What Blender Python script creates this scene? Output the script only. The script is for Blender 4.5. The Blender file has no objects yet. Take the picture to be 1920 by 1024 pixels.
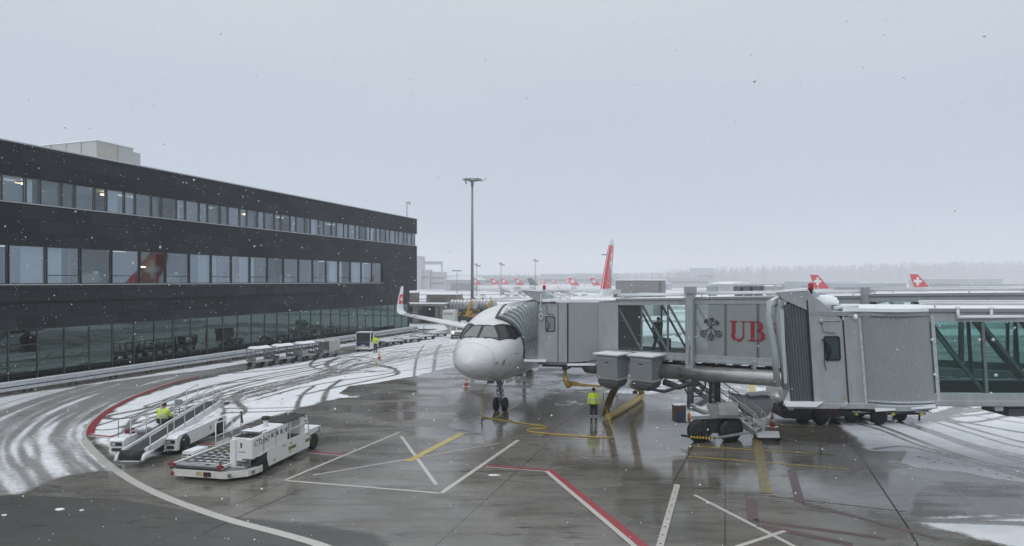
import bpy, math, random
import numpy as np
from mathutils import Vector, Matrix
R = math.radians
sc = bpy.context.scene
col = sc.collection
# ------------------------------------------------------------ camera, sky, sun, exposure
F = 1230.0; CX = 960.0; HY = 527.5; CH = 7.2     # focal length in photo pixels, horizon row, eye height (m)
cam_d = bpy.data.cameras.new("camera"); cam = bpy.data.objects.new("camera", cam_d); col.objects.link(cam)
cam.location = (0, 0, CH); cam.rotation_euler = (R(90), 0, 0)
cam_d.sensor_width = 36; cam_d.lens = F/1920*36; cam_d.shift_y = (HY-512)/1920
cam_d.clip_start = .1; cam_d.clip_end = 20000
sc.camera = cam
sc.view_settings.view_transform = 'Standard'; sc.view_settings.look = 'None'
sc.view_settings.exposure = .28; sc.view_settings.gamma = 1
SUN_EL, SUN_ROT = R(38), R(200)
world = bpy.data.worlds.new("World"); sc.world = world; world.use_nodes = True
nt = world.node_tree; nt.nodes.clear()
def nn(t, typ, **k):
    n = t.nodes.new(typ)
    for a, b in k.items(): setattr(n, a, b)
    return n
wo = nn(nt, 'ShaderNodeOutputWorld'); bg = nn(nt, 'ShaderNodeBackground'); bg.inputs[1].default_value = .1
sky = nn(nt, 'ShaderNodeTexSky', sky_type='NISHITA', sun_disc=False, sun_elevation=SUN_EL, sun_rotation=SUN_ROT, air_density=1.2, dust_density=6, ozone_density=2)
tc = nn(nt, 'ShaderNodeTexCoord'); sx = nn(nt, 'ShaderNodeSeparateXYZ'); rp = nn(nt, 'ShaderNodeValToRGB')
nt.links.new(tc.outputs['Generated'], sx.inputs[0])
nz = nn(nt, 'ShaderNodeTexNoise'); nz.inputs['Scale'].default_value = 1.6; nz.inputs['Detail'].default_value = 4
mpn = nn(nt, 'ShaderNodeMapping'); mpn.inputs['Scale'].default_value = (1, 1, 3.5)
nt.links.new(tc.outputs['Generated'], mpn.inputs[0]); nt.links.new(mpn.outputs[0], nz.inputs['Vector'])
ad = nn(nt, 'ShaderNodeMath', operation='MULTIPLY_ADD'); ad.inputs[1].default_value = .16
sb = nn(nt, 'ShaderNodeMath', operation='SUBTRACT'); sb.inputs[1].default_value = .08
nt.links.new(nz.outputs[0], ad.inputs[0]); nt.links.new(sx.outputs[2], ad.inputs[2]); nt.links.new(ad.outputs[0], sb.inputs[0])
nt.links.new(sb.outputs[0], rp.inputs[0])
cr = rp.color_ramp
cr.elements[0].position = 0; cr.elements[0].color = (.385, .445, .565, 1)
cr.elements[1].position = 1; cr.elements[1].color = (1, 1, 1, 1)
for p_, c_ in ((.10, (.415, .466, .572, 1)), (.25, (.462, .521, .604, 1)), (.42, (.545, .605, .65, 1)), (.60, (.78, .82, .84, 1))):
    e = cr.elements.new(p_); e.color = c_
ten = nn(nt, 'ShaderNodeVectorMath', operation='SCALE'); ten.inputs['Scale'].default_value = 9.6
nt.links.new(rp.outputs[0], ten.inputs[0])
mx = nn(nt, 'ShaderNodeMixRGB'); mx.inputs[0].default_value = .05
nt.links.new(ten.outputs[0], mx.inputs[1]); nt.links.new(sky.outputs[0], mx.inputs[2]); nt.links.new(mx.outputs[0], bg.inputs[0])
nt.links.new(bg.outputs[0], wo.inputs[0])
sd = bpy.data.lights.new("sun", 'SUN'); sd.energy = .5; sd.angle = R(25); sd.color = (1, .97, .93)
sun = bpy.data.objects.new("sun", sd); col.objects.link(sun)
sun.rotation_euler = (R(90)-SUN_EL, 0, -SUN_ROT+math.pi)

# ------------------------------------------------------------ helpers
def G(x, y, z=0.0):
    "photo pixel -> point on the level z"
    Y = (CH-z)*F/(y-HY); return Vector(((x-CX)/F*Y, Y, z))
def D(x, y, Y):
    "photo pixel -> point at distance Y"
    return Vector(((x-CX)/F*Y, Y, CH-(y-HY)*Y/F))
class MB:
    def __init__(s): s.v = []; s.f = []; s.m = []; s.s = []
    def add(s, vs, fs, mi=0, sm=False):
        n = len(s.v); s.v += [tuple(v) for v in vs]
        for f in fs: s.f.append(tuple(i+n for i in f)); s.m.append(mi); s.s.append(sm)
        return s
    def hexa(s, p, mi=0):
        return s.add(p, [(0,3,2,1),(4,5,6,7),(0,1,5,4),(1,2,6,5),(2,3,7,6),(3,0,4,7)], mi)
    def box(s, x0, x1, y0, y1, z0, z1, mi=0, bev=0):
        if bev:
            a = [(x0+bev,y0),(x1-bev,y0),(x1,y0+bev),(x1,y1-bev),(x1-bev,y1),(x0+bev,y1),(x0,y1-bev),(x0,y0+bev)]
            c = ((x0+x1)/2, (y0+y1)/2)
            ins = [(c[0]+(x-c[0])*(1-2*bev/max(1e-6,x1-x0)), c[1]+(y-c[1])*(1-2*bev/max(1e-6,y1-y0))) for x, y in a]
            return s.loft([[(x,y,z0) for x,y in ins],[(x,y,z0+bev) for x,y in a],[(x,y,z1-bev) for x,y in a],[(x,y,z1) for x,y in ins]], mi=mi)
        return s.hexa([(x0,y0,z0),(x1,y0,z0),(x1,y1,z0),(x0,y1,z0),(x0,y0,z1),(x1,y0,z1),(x1,y1,z1),(x0,y1,z1)], mi)
    def loft(s, rings, mi=0, sm=False, caps=True, closed=True):
        n = len(rings[0]); b = len(s.v); fs = []
        for i in range(len(rings)-1):
            for j in range(n if closed else n-1):
                k = (j+1) % n; fs.append((i*n+j, i*n+k, (i+1)*n+k, (i+1)*n+j))
        s.add([p for r in rings for p in r], fs, mi, sm)
        if caps and closed:
            s.f.append(tuple(b+j for j in reversed(range(n)))); s.m.append(mi); s.s.append(False)
            q = b+(len(rings)-1)*n; s.f.append(tuple(q+j for j in range(n))); s.m.append(mi); s.s.append(False)
        return s
    def tube(s, pts, r, n=8, mi=0, sm=True, sq=1):
        P = [Vector(p) for p in pts]
        rr = list(r) if hasattr(r, '__len__') else [r]*len(P)
        rings = []; up = None
        for i, p in enumerate(P):
            t = (P[min(i+1, len(P)-1)]-P[max(i-1, 0)]).normalized()
            if up is None:
                up = Vector((0,0,1)) if abs(t.z) < .9 else Vector((0,1,0))
            a = t.cross(up)
            if a.length < 1e-4: a = t.cross(Vector((1,0,0)))
            a.normalize(); b_ = a.cross(t).normalized(); up = b_
            rings.append([p+a*rr[i]*math.cos(2*math.pi*k/n)*sq+b_*rr[i]*math.sin(2*math.pi*k/n) for k in range(n)])
        return s.loft(rings, mi, sm)
    def beam(s, p, q, w, h, mi=0, up=(0,0,1)):
        p = Vector(p); q = Vector(q); t = (q-p).normalized(); u = Vector(up)
        if abs(t.dot(u)) > .98: u = Vector((0,1,0))
        a = t.cross(u).normalized()*w/2; b = a.cross(t).normalized()*h/2
        return s.hexa([p-a-b, p+a-b, q+a-b, q-a-b, p-a+b, p+a+b, q+a+b, q-a+b], mi)
    def lathe(s, prof, c=(0,0,0), ax='z', n=24, mi=0, sm=True):
        rings = []
        for r, h in prof:
            r = max(r, 1e-4); rg = []
            for k in range(n):
                a = 2*math.pi*k/n; x, y = r*math.cos(a), r*math.sin(a)
                v = (x, y, h) if ax == 'z' else ((h, x, y) if ax == 'x' else (y, h, x))
                rg.append((v[0]+c[0], v[1]+c[1], v[2]+c[2]))
            rings.append(rg)
        return s.loft(rings, mi, sm)
    def ball(s, c, rx, ry=None, rz=None, n=12, mi=0):
        ry = ry or rx; rz = rz or rx; k = 7
        b = len(s.v)
        s.lathe([(math.sin(math.pi*i/k), -math.cos(math.pi*i/k)) for i in range(k+1)], n=n, mi=mi)
        for i in range(b, len(s.v)):
            x, y, z = s.v[i]; s.v[i] = (c[0]+x*rx, c[1]+y*ry, c[2]+z*rz)
        return s
    def prism(s, poly, off, mi=0):
        P = [Vector(p) for p in poly]; o = Vector(off); n = len(P)
        fs = [tuple(range(n))[::-1], tuple(range(n, 2*n))]+[(i, (i+1) % n, n+(i+1) % n, n+i) for i in range(n)]
        return s.add(P+[p+o for p in P], fs, mi)
    def grid(s, rows, mi=0, sm=True):
        return s.loft(rows, mi, sm, caps=False, closed=False)
    def tf(s, M, start=0):
        for i in range(start, len(s.v)): s.v[i] = tuple(M @ Vector(s.v[i]))
        return s
    def build(s, name, mats, parent=None, world=False, off=None):
        me = bpy.data.meshes.new(name)
        vs = s.v
        if world and parent is not None:
            w = Vector((0,0,0)); q = parent
            while q is not None: w += q.location; q = q.parent
            vs = [(v[0]-w.x, v[1]-w.y, v[2]-w.z) for v in vs]
        me.from_pydata(vs, [], s.f)
        if not isinstance(mats, (list, tuple)): mats = [mats]
        for m in mats: me.materials.append(m)
        me.polygons.foreach_set('material_index', s.m); me.polygons.foreach_set('use_smooth', s.s)
        me.update()
        o = bpy.data.objects.new(name, me); col.objects.link(o)
        if parent is not None: o.parent = parent
        return o
def tag(o, label=None, cat=None, group=None, kind=None):
    if label: o['label'] = label
    if cat: o['category'] = cat
    if group: o['group'] = group
    if kind: o['kind'] = kind
    return o
def thing(name, label, cat, loc=(0,0,0), rz=0, group=None):
    o = bpy.data.objects.new(name, None); col.objects.link(o); o.empty_display_size = .3
    o.location = loc; o.rotation_euler = (0, 0, rz)
    return tag(o, label, cat, group)
def copy_tree(o, parent=None):
    c = o.copy(); col.objects.link(c)
    if parent is not None: c.parent = parent
    for ch in [x for x in o.children]: copy_tree(ch, c)
    return c
def place(proto, first, loc, rz, label, scale=None):
    o = proto if first else copy_tree(proto)
    o.location = loc; o.rotation_euler = (0, 0, rz); o['label'] = label
    if scale: o.scale = (scale,)*3
    return o
def text_polys(txt, size):
    "letter meshes in the xz plane from the built-in font: list of (verts2d, faces)"
    cu = bpy.data.curves.new("t", 'FONT'); cu.body = txt; cu.size = size; cu.resolution_u = 3
    ob = bpy.data.objects.new("t", cu); col.objects.link(ob)
    dg = bpy.context.evaluated_depsgraph_get()
    me = bpy.data.meshes.new_from_object(ob.evaluated_get(dg))
    vs = [(v.co.x, v.co.y) for v in me.vertices]; fs = [tuple(p.vertices) for p in me.polygons]
    bpy.data.objects.remove(ob); bpy.data.curves.remove(cu); bpy.data.meshes.remove(me)
    return vs, fs
# ------------------------------------------------------------ materials
MC = {}
def mat(name, colr, rough=.5, metal=0, var=.12, vs=2.5, snow=0, bump=0, bs=40, streak=0, emit=0, spec=.5):
    if name in MC: return MC[name]
    m = bpy.data.materials.new(name); m.use_nodes = True; t = m.node_tree; L = t.links
    p = t.nodes['Principled BSDF']; p.inputs['Roughness'].default_value = rough; p.inputs['Metallic'].default_value = metal
    p.inputs['Specular IOR Level'].default_value = spec
    tc = nn(t, 'ShaderNodeTexCoord'); n1 = nn(t, 'ShaderNodeTexNoise'); n1.inputs['Scale'].default_value = vs; n1.inputs['Detail'].default_value = 6; n1.inputs['Roughness'].default_value = .65
    mp = nn(t, 'ShaderNodeMapping'); L.new(tc.outputs['Object'], mp.inputs[0]); L.new(mp.outputs[0], n1.inputs['Vector'])
    if streak: mp.inputs['Scale'].default_value = (streak, streak, 1)
    mr = nn(t, 'ShaderNodeMapRange'); mr.inputs[1].default_value = .3; mr.inputs[2].default_value = .7
    mr.inputs[3].default_value = 1-var; mr.inputs[4].default_value = 1+var*.6
    L.new(n1.outputs[0], mr.inputs[0])
    v = nn(t, 'ShaderNodeVectorMath', operation='SCALE'); v.inputs[0].default_value = colr[:3]; L.new(mr.outputs[0], v.inputs['Scale'])
    out = v.outputs[0]
    r2 = nn(t, 'ShaderNodeMapRange'); r2.inputs[1].default_value = .3; r2.inputs[2].default_value = .7
    r2.inputs[3].default_value = max(.03, rough-.1); r2.inputs[4].default_value = min(1, rough+.12); L.new(n1.outputs[0], r2.inputs[0]); L.new(r2.outputs[0], p.inputs['Roughness'])
    if snow:
        g = nn(t, 'ShaderNodeNewGeometry'); sx = nn(t, 'ShaderNodeSeparateXYZ'); L.new(g.outputs['Normal'], sx.inputs[0])
        n2 = nn(t, 'ShaderNodeTexNoise'); n2.inputs['Scale'].default_value = 3.2; n2.inputs['Detail'].default_value = 5; L.new(tc.outputs['Object'], n2.inputs['Vector'])
        a = nn(t, 'ShaderNodeMath', operation='MULTIPLY_ADD'); a.inputs[1].default_value = .7; L.new(n2.outputs[0], a.inputs[0]); L.new(sx.outputs[2], a.inputs[2])
        q = nn(t, 'ShaderNodeMapRange'); q.inputs[1].default_value = 1.28-.3*snow; q.inputs[2].default_value = 1.42-.3*snow; q.interpolation_type = 'SMOOTHSTEP'; L.new(a.outputs[0], q.inputs[0])
        mm = nn(t, 'ShaderNodeMixRGB'); mm.inputs[2].default_value = (.78, .82, .87, 1); L.new(q.outputs[0], mm.inputs[0]); L.new(out, mm.inputs[1]); out = mm.outputs[0]
    L.new(out, p.inputs['Base Color'])
    if bump:
        n3 = nn(t, 'ShaderNodeTexNoise'); n3.inputs['Scale'].default_value = bs; n3.inputs['Detail'].default_value = 3; L.new(tc.outputs['Object'], n3.inputs['Vector'])
        b = nn(t, 'ShaderNodeBump'); b.inputs['Strength'].default_value = bump; b.inputs['Distance'].default_value = .02; L.new(n3.outputs[0], b.inputs['Height']); L.new(b.outputs[0], p.inputs['Normal'])
    if emit:
        p.inputs['Emission Color'].default_value = (*colr[:3], 1); p.inputs['Emission Strength'].default_value = emit
    MC[name] = m; return m
def glass(name, tint, gl=.08, fres=1.45, rough=.02, gcol=(1,1,1), bmp=.015):
    if name in MC: return MC[name]
    m = bpy.data.materials.new(name); m.use_nodes = True; t = m.node_tree; t.nodes.clear(); L = t.links
    o = nn(t, 'ShaderNodeOutputMaterial'); a = nn(t, 'ShaderNodeBsdfTransparent'); a.inputs[0].default_value = (*tint, 1)
    g = nn(t, 'ShaderNodeBsdfGlossy'); g.inputs[0].default_value = (*gcol, 1); g.inputs['Roughness'].default_value = rough
    tc = nn(t, 'ShaderNodeTexCoord'); n1 = nn(t, 'ShaderNodeTexNoise'); n1.inputs['Scale'].default_value = .7; L.new(tc.outputs['Object'], n1.inputs['Vector'])
    b = nn(t, 'ShaderNodeBump'); b.inputs['Strength'].default_value = bmp; b.inputs['Distance'].default_value = .1; L.new(n1.outputs[0], b.inputs['Height']); L.new(b.outputs[0], g.inputs['Normal'])
    ge = nn(t, 'ShaderNodeNewGeometry'); dt = nn(t, 'ShaderNodeVectorMath', operation='DOT_PRODUCT'); L.new(ge.outputs['Normal'], dt.inputs[0]); L.new(ge.outputs['Incoming'], dt.inputs[1])
    ab = nn(t, 'ShaderNodeMath', operation='ABSOLUTE'); L.new(dt.outputs['Value'], ab.inputs[0]); om = nn(t, 'ShaderNodeMath', operation='SUBTRACT'); om.inputs[0].default_value = 1; L.new(ab.outputs[0], om.inputs[1])
    f = nn(t, 'ShaderNodeMath', operation='POWER'); f.inputs[1].default_value = 5; L.new(om.outputs[0], f.inputs[0])
    mr = nn(t, 'ShaderNodeMapRange'); mr.inputs[3].default_value = gl; mr.inputs[4].default_value = 1; L.new(f.outputs[0], mr.inputs[0])
    mxs = nn(t, 'ShaderNodeMixShader'); L.new(mr.outputs[0], mxs.inputs[0]); L.new(a.outputs[0], mxs.inputs[1]); L.new(g.outputs[0], mxs.inputs[2]); L.new(mxs.outputs[0], o.inputs[0])
    MC[name] = m; return m
white = mat('white_paint', (.74,.76,.77), .35, var=.08, snow=.6)
dirty_white = mat('grimy_white_paint', (.62,.62,.59), .45, var=.2, vs=4, snow=.4)
black = mat('black_rubber', (.014,.014,.016), .55, var=.3)
dark = mat('dark_steel', (.035,.037,.04), .45, metal=.3, var=.3)
steel = mat('galvanised_steel', (.42,.44,.45), .35, metal=.75, var=.2, vs=6, snow=.5)
grey = mat('light_grey_panel', (.325,.36,.38), .42, var=.16, vs=1.6, streak=3, snow=.9)
grey2 = mat('mid_grey_metal', (.27,.29,.31), .4, var=.12, snow=.9)
grey3 = mat('dark_grey_metal', (.12,.13,.14), .45, var=.15, snow=.4)  # plain dark grey metal for poles, seams, floors and small fittings
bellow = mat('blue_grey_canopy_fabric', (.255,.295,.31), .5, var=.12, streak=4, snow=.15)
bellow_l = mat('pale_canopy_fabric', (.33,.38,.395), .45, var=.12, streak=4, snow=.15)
snowm = mat('fresh_snow', (.80,.84,.88), .75, var=.04, bump=.4, bs=14)
teal = glass('teal_window_glass', (.90,.95,.945), .03)
teal_d = glass('deep_teal_glass', (.75,.835,.82), .02)
tyre = mat('tyre_rubber', (.012,.012,.013), .6, var=.3, bump=.3, bs=60)
rim = mat('wheel_rim_paint', (.35,.35,.34), .45, var=.2)
red = mat('signal_red', (.55,.02,.03), .4, var=.12)
yellow = mat('warning_yellow', (.70,.48,.03), .45, var=.15)
hose_y = mat('yellow_hose_fabric', (.52,.36,.05), .5, var=.25, vs=7)
concrete = mat('weathered_concrete', (.22,.21,.195), .8, var=.25, vs=1.5, snow=1)
lampglow = mat('lit_headlamp', (1, .86, .62), .3, emit=3)
sc.cycles.volume_bounces = 3; sc.cycles.max_bounces = 10; sc.cycles.transparent_max_bounces = 24
# ------------------------------------------------------------ ground: one sheet with real surface attributes
def PX(*pts): return np.array([tuple(G(x, y))[:2] for x, y in pts])
def catmull(P, n=6, closed=False):
    P = np.array(P, float); out = []
    N = len(P)
    for i in range(N-1):
        p0 = P[max(i-1,0)]; p1 = P[i]; p2 = P[i+1]; p3 = P[min(i+2,N-1)]
        for k in range(n):
            t = k/n; out.append(.5*((2*p1)+(-p0+p2)*t+(2*p0-5*p1+4*p2-p3)*t*t+(-p0+3*p1-3*p2+p3)*t**3))
    out.append(P[-1]); return np.array(out)
curve_px = [(700,1060),(600,1022),(525,1000),(440,978),(370,955),(300,928),(245,900),(205,872),(178,848),(162,830),(155,815),(161,799),(176,783),(202,765),(242,745),(290,727),(335,713),(405,697),(500,678),(600,661),(690,648)]
CURVE = catmull(PX(*curve_px), 6)
far = np.array([130,160,200,260,340,450,600,850,1200,1700,2400,3300.])
xs = np.concatenate([-far[::-1][:9], np.array([-95,-70,-55,-46]), np.arange(-40,34,.13), np.array([38,46,60,80,105]), far[:9]])
ys = [-60,-25,-5,8,14]; y = 16.5
while y < 105: ys.append(y); y += max(.07, y*.0042)
while y < 3400: ys.append(y); y *= 1.012
ys = np.array(ys)
XX, YY = np.meshgrid(xs, ys); shp = XX.shape
x_ = XX.ravel(); y_ = YY.ravel()
def sdist(P, mask=None):
    "distance and arc length to an open polyline"
    d = np.full(x_.shape, 1e9); arc = np.zeros_like(d); s0 = 0; sg = np.zeros_like(d)
    idx = np.nonzero((x_ > P[:,0].min()-18) & (x_ < P[:,0].max()+18) & (y_ > P[:,1].min()-18) & (y_ < P[:,1].max()+18))[0] if mask is None else mask
    X = x_[idx]; Y = y_[idx]; dd = np.full(X.shape, 1e9); aa = np.zeros_like(X); ss = np.zeros_like(X)
    for a, b in zip(P[:-1], P[1:]):
        v = b-a; L2 = v@v; L = math.sqrt(L2)
        if L < 1e-6: continue
        t = np.clip(((X-a[0])*v[0]+(Y-a[1])*v[1])/L2, 0, 1)
        e = np.hypot(X-a[0]-t*v[0], Y-a[1]-t*v[1]); m = e < dd
        dd = np.where(m, e, dd); aa = np.where(m, s0+t*L, aa)
        cr_ = v[0]*(Y-a[1])-v[1]*(X-a[0]); ss = np.where(m, np.sign(cr_), ss); s0 += L
    d[idx] = dd; arc[idx] = aa; sg[idx] = ss
    return d, arc, sg
def pdist(P):
    "signed distance to a polygon, positive inside"
    P = np.array(P); Q = np.vstack([P, P[:1]]); d = np.full(x_.shape, 1e9); ins = np.zeros(x_.shape, bool)
    for a, b in zip(Q[:-1], Q[1:]):
        v = b-a; L2 = max(v@v, 1e-9)
        t = np.clip(((x_-a[0])*v[0]+(y_-a[1])*v[1])/L2, 0, 1)
        d = np.minimum(d, np.hypot(x_-a[0]-t*v[0], y_-a[1]-t*v[1]))
        c = ((a[1] > y_) != (b[1] > y_)) & (x_ < (b[0]-a[0])*(y_-a[1])/(b[1]-a[1]+1e-12)+a[0])
        ins ^= c
    return np.where(ins, d, -d)
rs = np.random.RandomState(4)
TAB = rs.rand(256, 256)
def vnoise(u, v):
    iu = np.floor(u).astype(int); iv = np.floor(v).astype(int); fu = u-iu; fv = v-iv
    fu = fu*fu*(3-2*fu); fv = fv*fv*(3-2*fv)
    g = lambda a, b: TAB[a % 256, b % 256]
    return (g(iu,iv)*(1-fu)+g(iu+1,iv)*fu)*(1-fv)+(g(iu,iv+1)*(1-fu)+g(iu+1,iv+1)*fu)*fv
def fbm(u, v, o=3):
    r = 0; a = .5
    for k in range(o): r = r+a*vnoise(u*2**k+17*k, v*2**k+31*k); a *= .5
    return r/(1-.5**o)
def sst(a, b, x): t = np.clip((x-a)/(b-a), 0, 1); return t*t*(3-2*t)
snow = np.full(x_.shape, -3.0)          # >0: snow lies here (metres inside the edge)
tone = np.zeros(x_.shape)               # darker / lighter paving
wet = np.ones(x_.shape)*.8
# central snow field inside the painted curve, up to the aircraft
A = PX((168,812),(185,790),(215,768),(252,748),(300,732),(345,719),(415,703),(520,684),(640,666),(760,645),(850,636),(905,640),(900,672),(880,684),(850,688),(800,700),(742,716),(716,722),(700,736),(668,745),(640,746),(600,754),(548,770),(480,788),(430,806),(380,826),(330,836),(262,868),(222,862),(206,842))
snow = np.maximum(snow, pdist(A))
hole = pdist(PX((632,738),(652,724),(700,718),(760,708),(850,694),(850,712),(740,724),(700,738),(660,744)))
snow = np.where(hole > 0, np.minimum(snow, -hole*1.2), snow)
# road on the left: streaks that follow the curve
B = pdist(PX((-260,770),(0,741),(120,728),(300,704),(440,688),(560,672),(660,656),(690,652),(600,664),(500,681),(405,700),(335,716),(290,730),(242,748),(202,768),(176,786),(161,802),(157,815),(170,838),(200,868),(218,884),(190,882),(110,896),(40,926),(-30,932),(-400,960)))
dC, aC, sC = sdist(CURVE)
stre = fbm(dC*1.5+fbm(aC*.25, dC*.3)*1.6, aC*.16, 3)
cover = .50-.10*sst(24, 34, y_)+.05*sst(1,3,dC)*sst(60,30,y_)
cover = np.where(dC < 4.6, np.where((aC > 45) | (y_ > 34), .33, cover), cover)
str2 = .6*fbm(dC*3.6+fbm(aC*.3, dC*.4)*.9, aC*.10+3, 4)+.4*fbm(dC*.6, aC*.09, 2)
cov2 = .525-.14*sst(27, 42, y_)*sst(6.5, 3.5, dC)+.10*sst(5,8,dC)*sst(28,40,y_)
str3 = .72*str2+.28*fbm(dC*6.5, aC*.25, 3)
trkB = np.clip((1-cov2-str3)*5+.5, .36, .98)*(.74+.42*fbm(dC*9, aC*.16, 3))
bs_ = np.full(x_.shape, .7)
snow = np.where(B > -.1, np.maximum(snow, np.minimum(bs_, B*1.1)), snow)
roadpart = B > 0; pdB = B
# clear lane right beside the curve (dark strip of road in the distance)
# strip along the building
WV = np.array([.330,.944]); WN = np.array([.944,-.330]); W0 = np.array([-33.2,42.6])
dw = (x_-W0[0])*WN[0]+(y_-W0[1])*WN[1]; sw = (x_-W0[0])*WV[0]+(y_-W0[1])*WV[1]
snow = np.where((dw > 2.2) & (dw < 4.0+.5*fbm(sw*.3, dw*0)) & (sw < 62) & (sw > -20), np.maximum(snow, .8-.9*(fbm(sw*.22, dw*1.3) > .62)), snow)
snow = np.where((dw > .0) & (dw < 2.1) & (sw < 56), -.5, snow)
# right-hand snow
C1 = pdist(PX((1575,798),(1640,794),(1770,790),(1800,770),(1830,758),(1920,752),(2300,748),(2500,800),(2300,1000),(1920,914),(1800,884),(1700,876),(1668,868),(1690,852),(1640,852),(1608,826)))
C2 = pdist(PX((1712,972),(1800,966),(1920,965),(2300,975),(2300,1120),(1940,1042),(1850,1012),(1760,992)))
C3 = pdist(PX((1440,700),(1560,700),(2300,700),(2300,760),(1800,760),(1700,790),(1590,797),(1500,760)))
for c in (C1, C2, C3): snow = np.maximum(snow, np.where(c > 0, c, np.maximum(snow, c)))
wash = pdist(PX((1590,845),(1700,846),(1685,868),(1720,878),(1920,905),(2100,960),(1920,962),(1720,965),(1660,900),(1600,862)))
snow = np.where(wash > 0, np.minimum(snow, (fbm(x_*.5, y_*1.5)-.72)*2.5), snow)
# far airfield
fz = fbm(y_*.03+x_*.004, x_*.008-y_*.02, 3)
farS = np.where(fz > .40, 1.0, -.15)
band = np.abs(((y_-105)*.9+x_*.45)/26 % 2-1)
farS = np.where((band < .17) & (y_ < 420), -.03, farS)
ff = sst(74, 96, y_+x_*.25)
snow = np.where(y_ > 96-.25*np.clip(x_,-40,40), np.maximum(farS, -.3), snow)
# slush between aircraft and bridge
slush = pdist(PX((1010,690),(1440,690),(1440,760),(1300,800),(1220,760),(1040,760),(985,720)))
snow = np.where(slush > 0, np.maximum(snow, np.minimum(slush, (fbm(x_*.35, y_*.35)-.50)*1.2)), snow)
snow = np.where((slush <= 0) & (y_ > 55) & (y_ < 90) & (x_ > -14) & (x_ < 40), np.maximum(snow, (fbm(x_*.12+5, y_*.1)-.42)*2.5), snow)
film = pdist(PX((1440,885),(1600,885),(1690,960),(1800,1040),(1560,1060),(1470,1000)))
film0 = film
film = np.where((film > 0), np.minimum(film*.5, .25)*(fbm(x_*.5, y_*.35, 3) > .40), 0)
# tyre tracks
trk = np.where(B > -.1, trkB, 0.0)
def track(pts, w=.28, gap=0, dep=1.0, n=7, pix=True):
    global trk
    P = catmull(PX(*pts) if pix else np.array(pts), n)
    lo = P.min(0)-2.2; hi = P.max(0)+2.2
    idx = np.nonzero((x_ > lo[0]) & (x_ < hi[0]) & (y_ > lo[1]) & (y_ < hi[1]))[0]
    d, a, s_ = sdist(P, idx)
    dd = np.abs(d-gap/2) if gap else d
    k = np.clip(1.15-dd/(w/2*1.25), 0, 1)*dep*(.6+.6*fbm(a*.6, d*3+a*0))
    trk = np.maximum(trk, np.where(d < 1e8, np.clip(k*1.4, 0, 1), 0))
T = [
 [(205,800),(330,762),(450,735),(560,713),(660,688),(760,668),(850,650)],
 [(212,818),(340,772),(470,738),(600,704),(700,678),(850,660)],
 [(230,780),(300,765),(385,735),(470,712),(560,695),(660,676)],
 [(300,760),(420,722),(520,706),(600,690),(640,676),(680,664),(830,640)],
 [(452,692),(520,687),(600,672)], [(440,700),(540,690),(630,674),(690,666)],
 [(560,716),(610,700),(640,690),(655,680),(690,672),(760,660),(850,644)],
 [(640,664),(600,672),(582,682),(590,690),(620,694),(680,690),(740,686)],
 [(700,672),(650,668),(620,676),(612,686),(640,694),(700,696)],
 [(690,668),(640,672),(615,684),(640,700),(720,694),(745,690)],
 [(680,680),(730,688),(742,696),(720,702),(650,712),(560,728),(480,750)],
 [(700,684),(738,692),(746,700),(728,706),(640,724),(560,742)],
 [(419,742),(406,748),(410,757),(421,770),(408,783),(386,794),(360,806)],
 [(452,742),(443,751),(449,759),(460,770),(441,786),(410,812)],
 [(520,716),(470,728),(440,740),(446,756),(458,766)],
 [(500,714),(440,730),(408,744),(406,752),(416,762)],
 [(589,724),(570,737),(559,755),(557,770)], [(640,712),(617,728),(608,745),(606,752)],
 [(420,766),(520,765),(620,761)], [(418,774),(500,772),(580,768)],
 [(215,845),(240,800),(262,778),(300,760),(330,742),(400,724),(480,712)],
 [(770,672),(860,676),(900,680)], [(740,654),(860,648)], [(730,660),(880,656)],
 [(776,716),(778,690),(784,664),(796,646)], [(812,706),(814,686),(818,660),(826,646)],
 [(232,812),(300,798),(380,790)], [(225,800),(270,792),(330,788)],
 [(470,745),(520,732),(580,716),(660,700),(770,694),(850,684)],
]
for i, t_ in enumerate(T): track(t_, w=.24+.1*(i % 3), gap=(1.5 if i in (0, 2, 3, 6) else 0), dep=.85)
rnd = random.Random(3)
for k in range(9):
    a0 = rnd.uniform(0, 1)
    track([(240+60*a0+k*12, 815-k*6),(400+k*10, 765-k*5),(560+k*8, 722-k*4),(690, 690-k*3),(790, 668-k*2),(870,656-k*2)], w=.2, dep=.55)
for k in range(14):
    a0 = rnd.random(); b0 = rnd.uniform(-1, 1)
    track([(230+90*a0, 826-60*a0),(360+60*b0, 775-22*a0),(500+80*b0, 726-14*b0),(640+40*a0, 690+8*b0),(760+30*b0, 664+10*b0),(868, 646+26*a0)], w=.13, dep=.5+.35*a0, gap=(1.4 if k % 3 == 0 else 0))
TR = [
 [(1590,790),(1650,806),(1720,834),(1810,860),(1920,880),(2050,900)],
 [(1640,786),(1700,806),(1780,836),(1860,862),(1960,892)],
 [(1680,788),(1740,806),(1820,836),(1920,862),(2000,880)],
 [(1720,790),(1790,812),(1860,834),(1960,856)], [(1740,778),(1830,806),(1920,830),(2000,850)],
 [(1760,784),(1830,796),(1920,812),(2000,824)], [(1770,774),(1840,782),(1920,794)],
 [(1790,762),(1850,770),(1920,784),(2000,790)], [(1800,756),(1848,760),(1870,768),(1850,776),(1780,782),(1700,788)],
 [(1640,842),(1700,838),(1800,862),(1920,896)], [(1920,772),(1840,790),(1780,792)], [(1715,975),(1800,978),(1920,982),(2000,986)],
 [(1650,975),(1700,975),(1800,974),(1940,968)],
 [(1560,772),(1640,778),(1740,776),(1850,764)], [(1580,782),(1700,782),(1820,772),(1880,760)],
]
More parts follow.
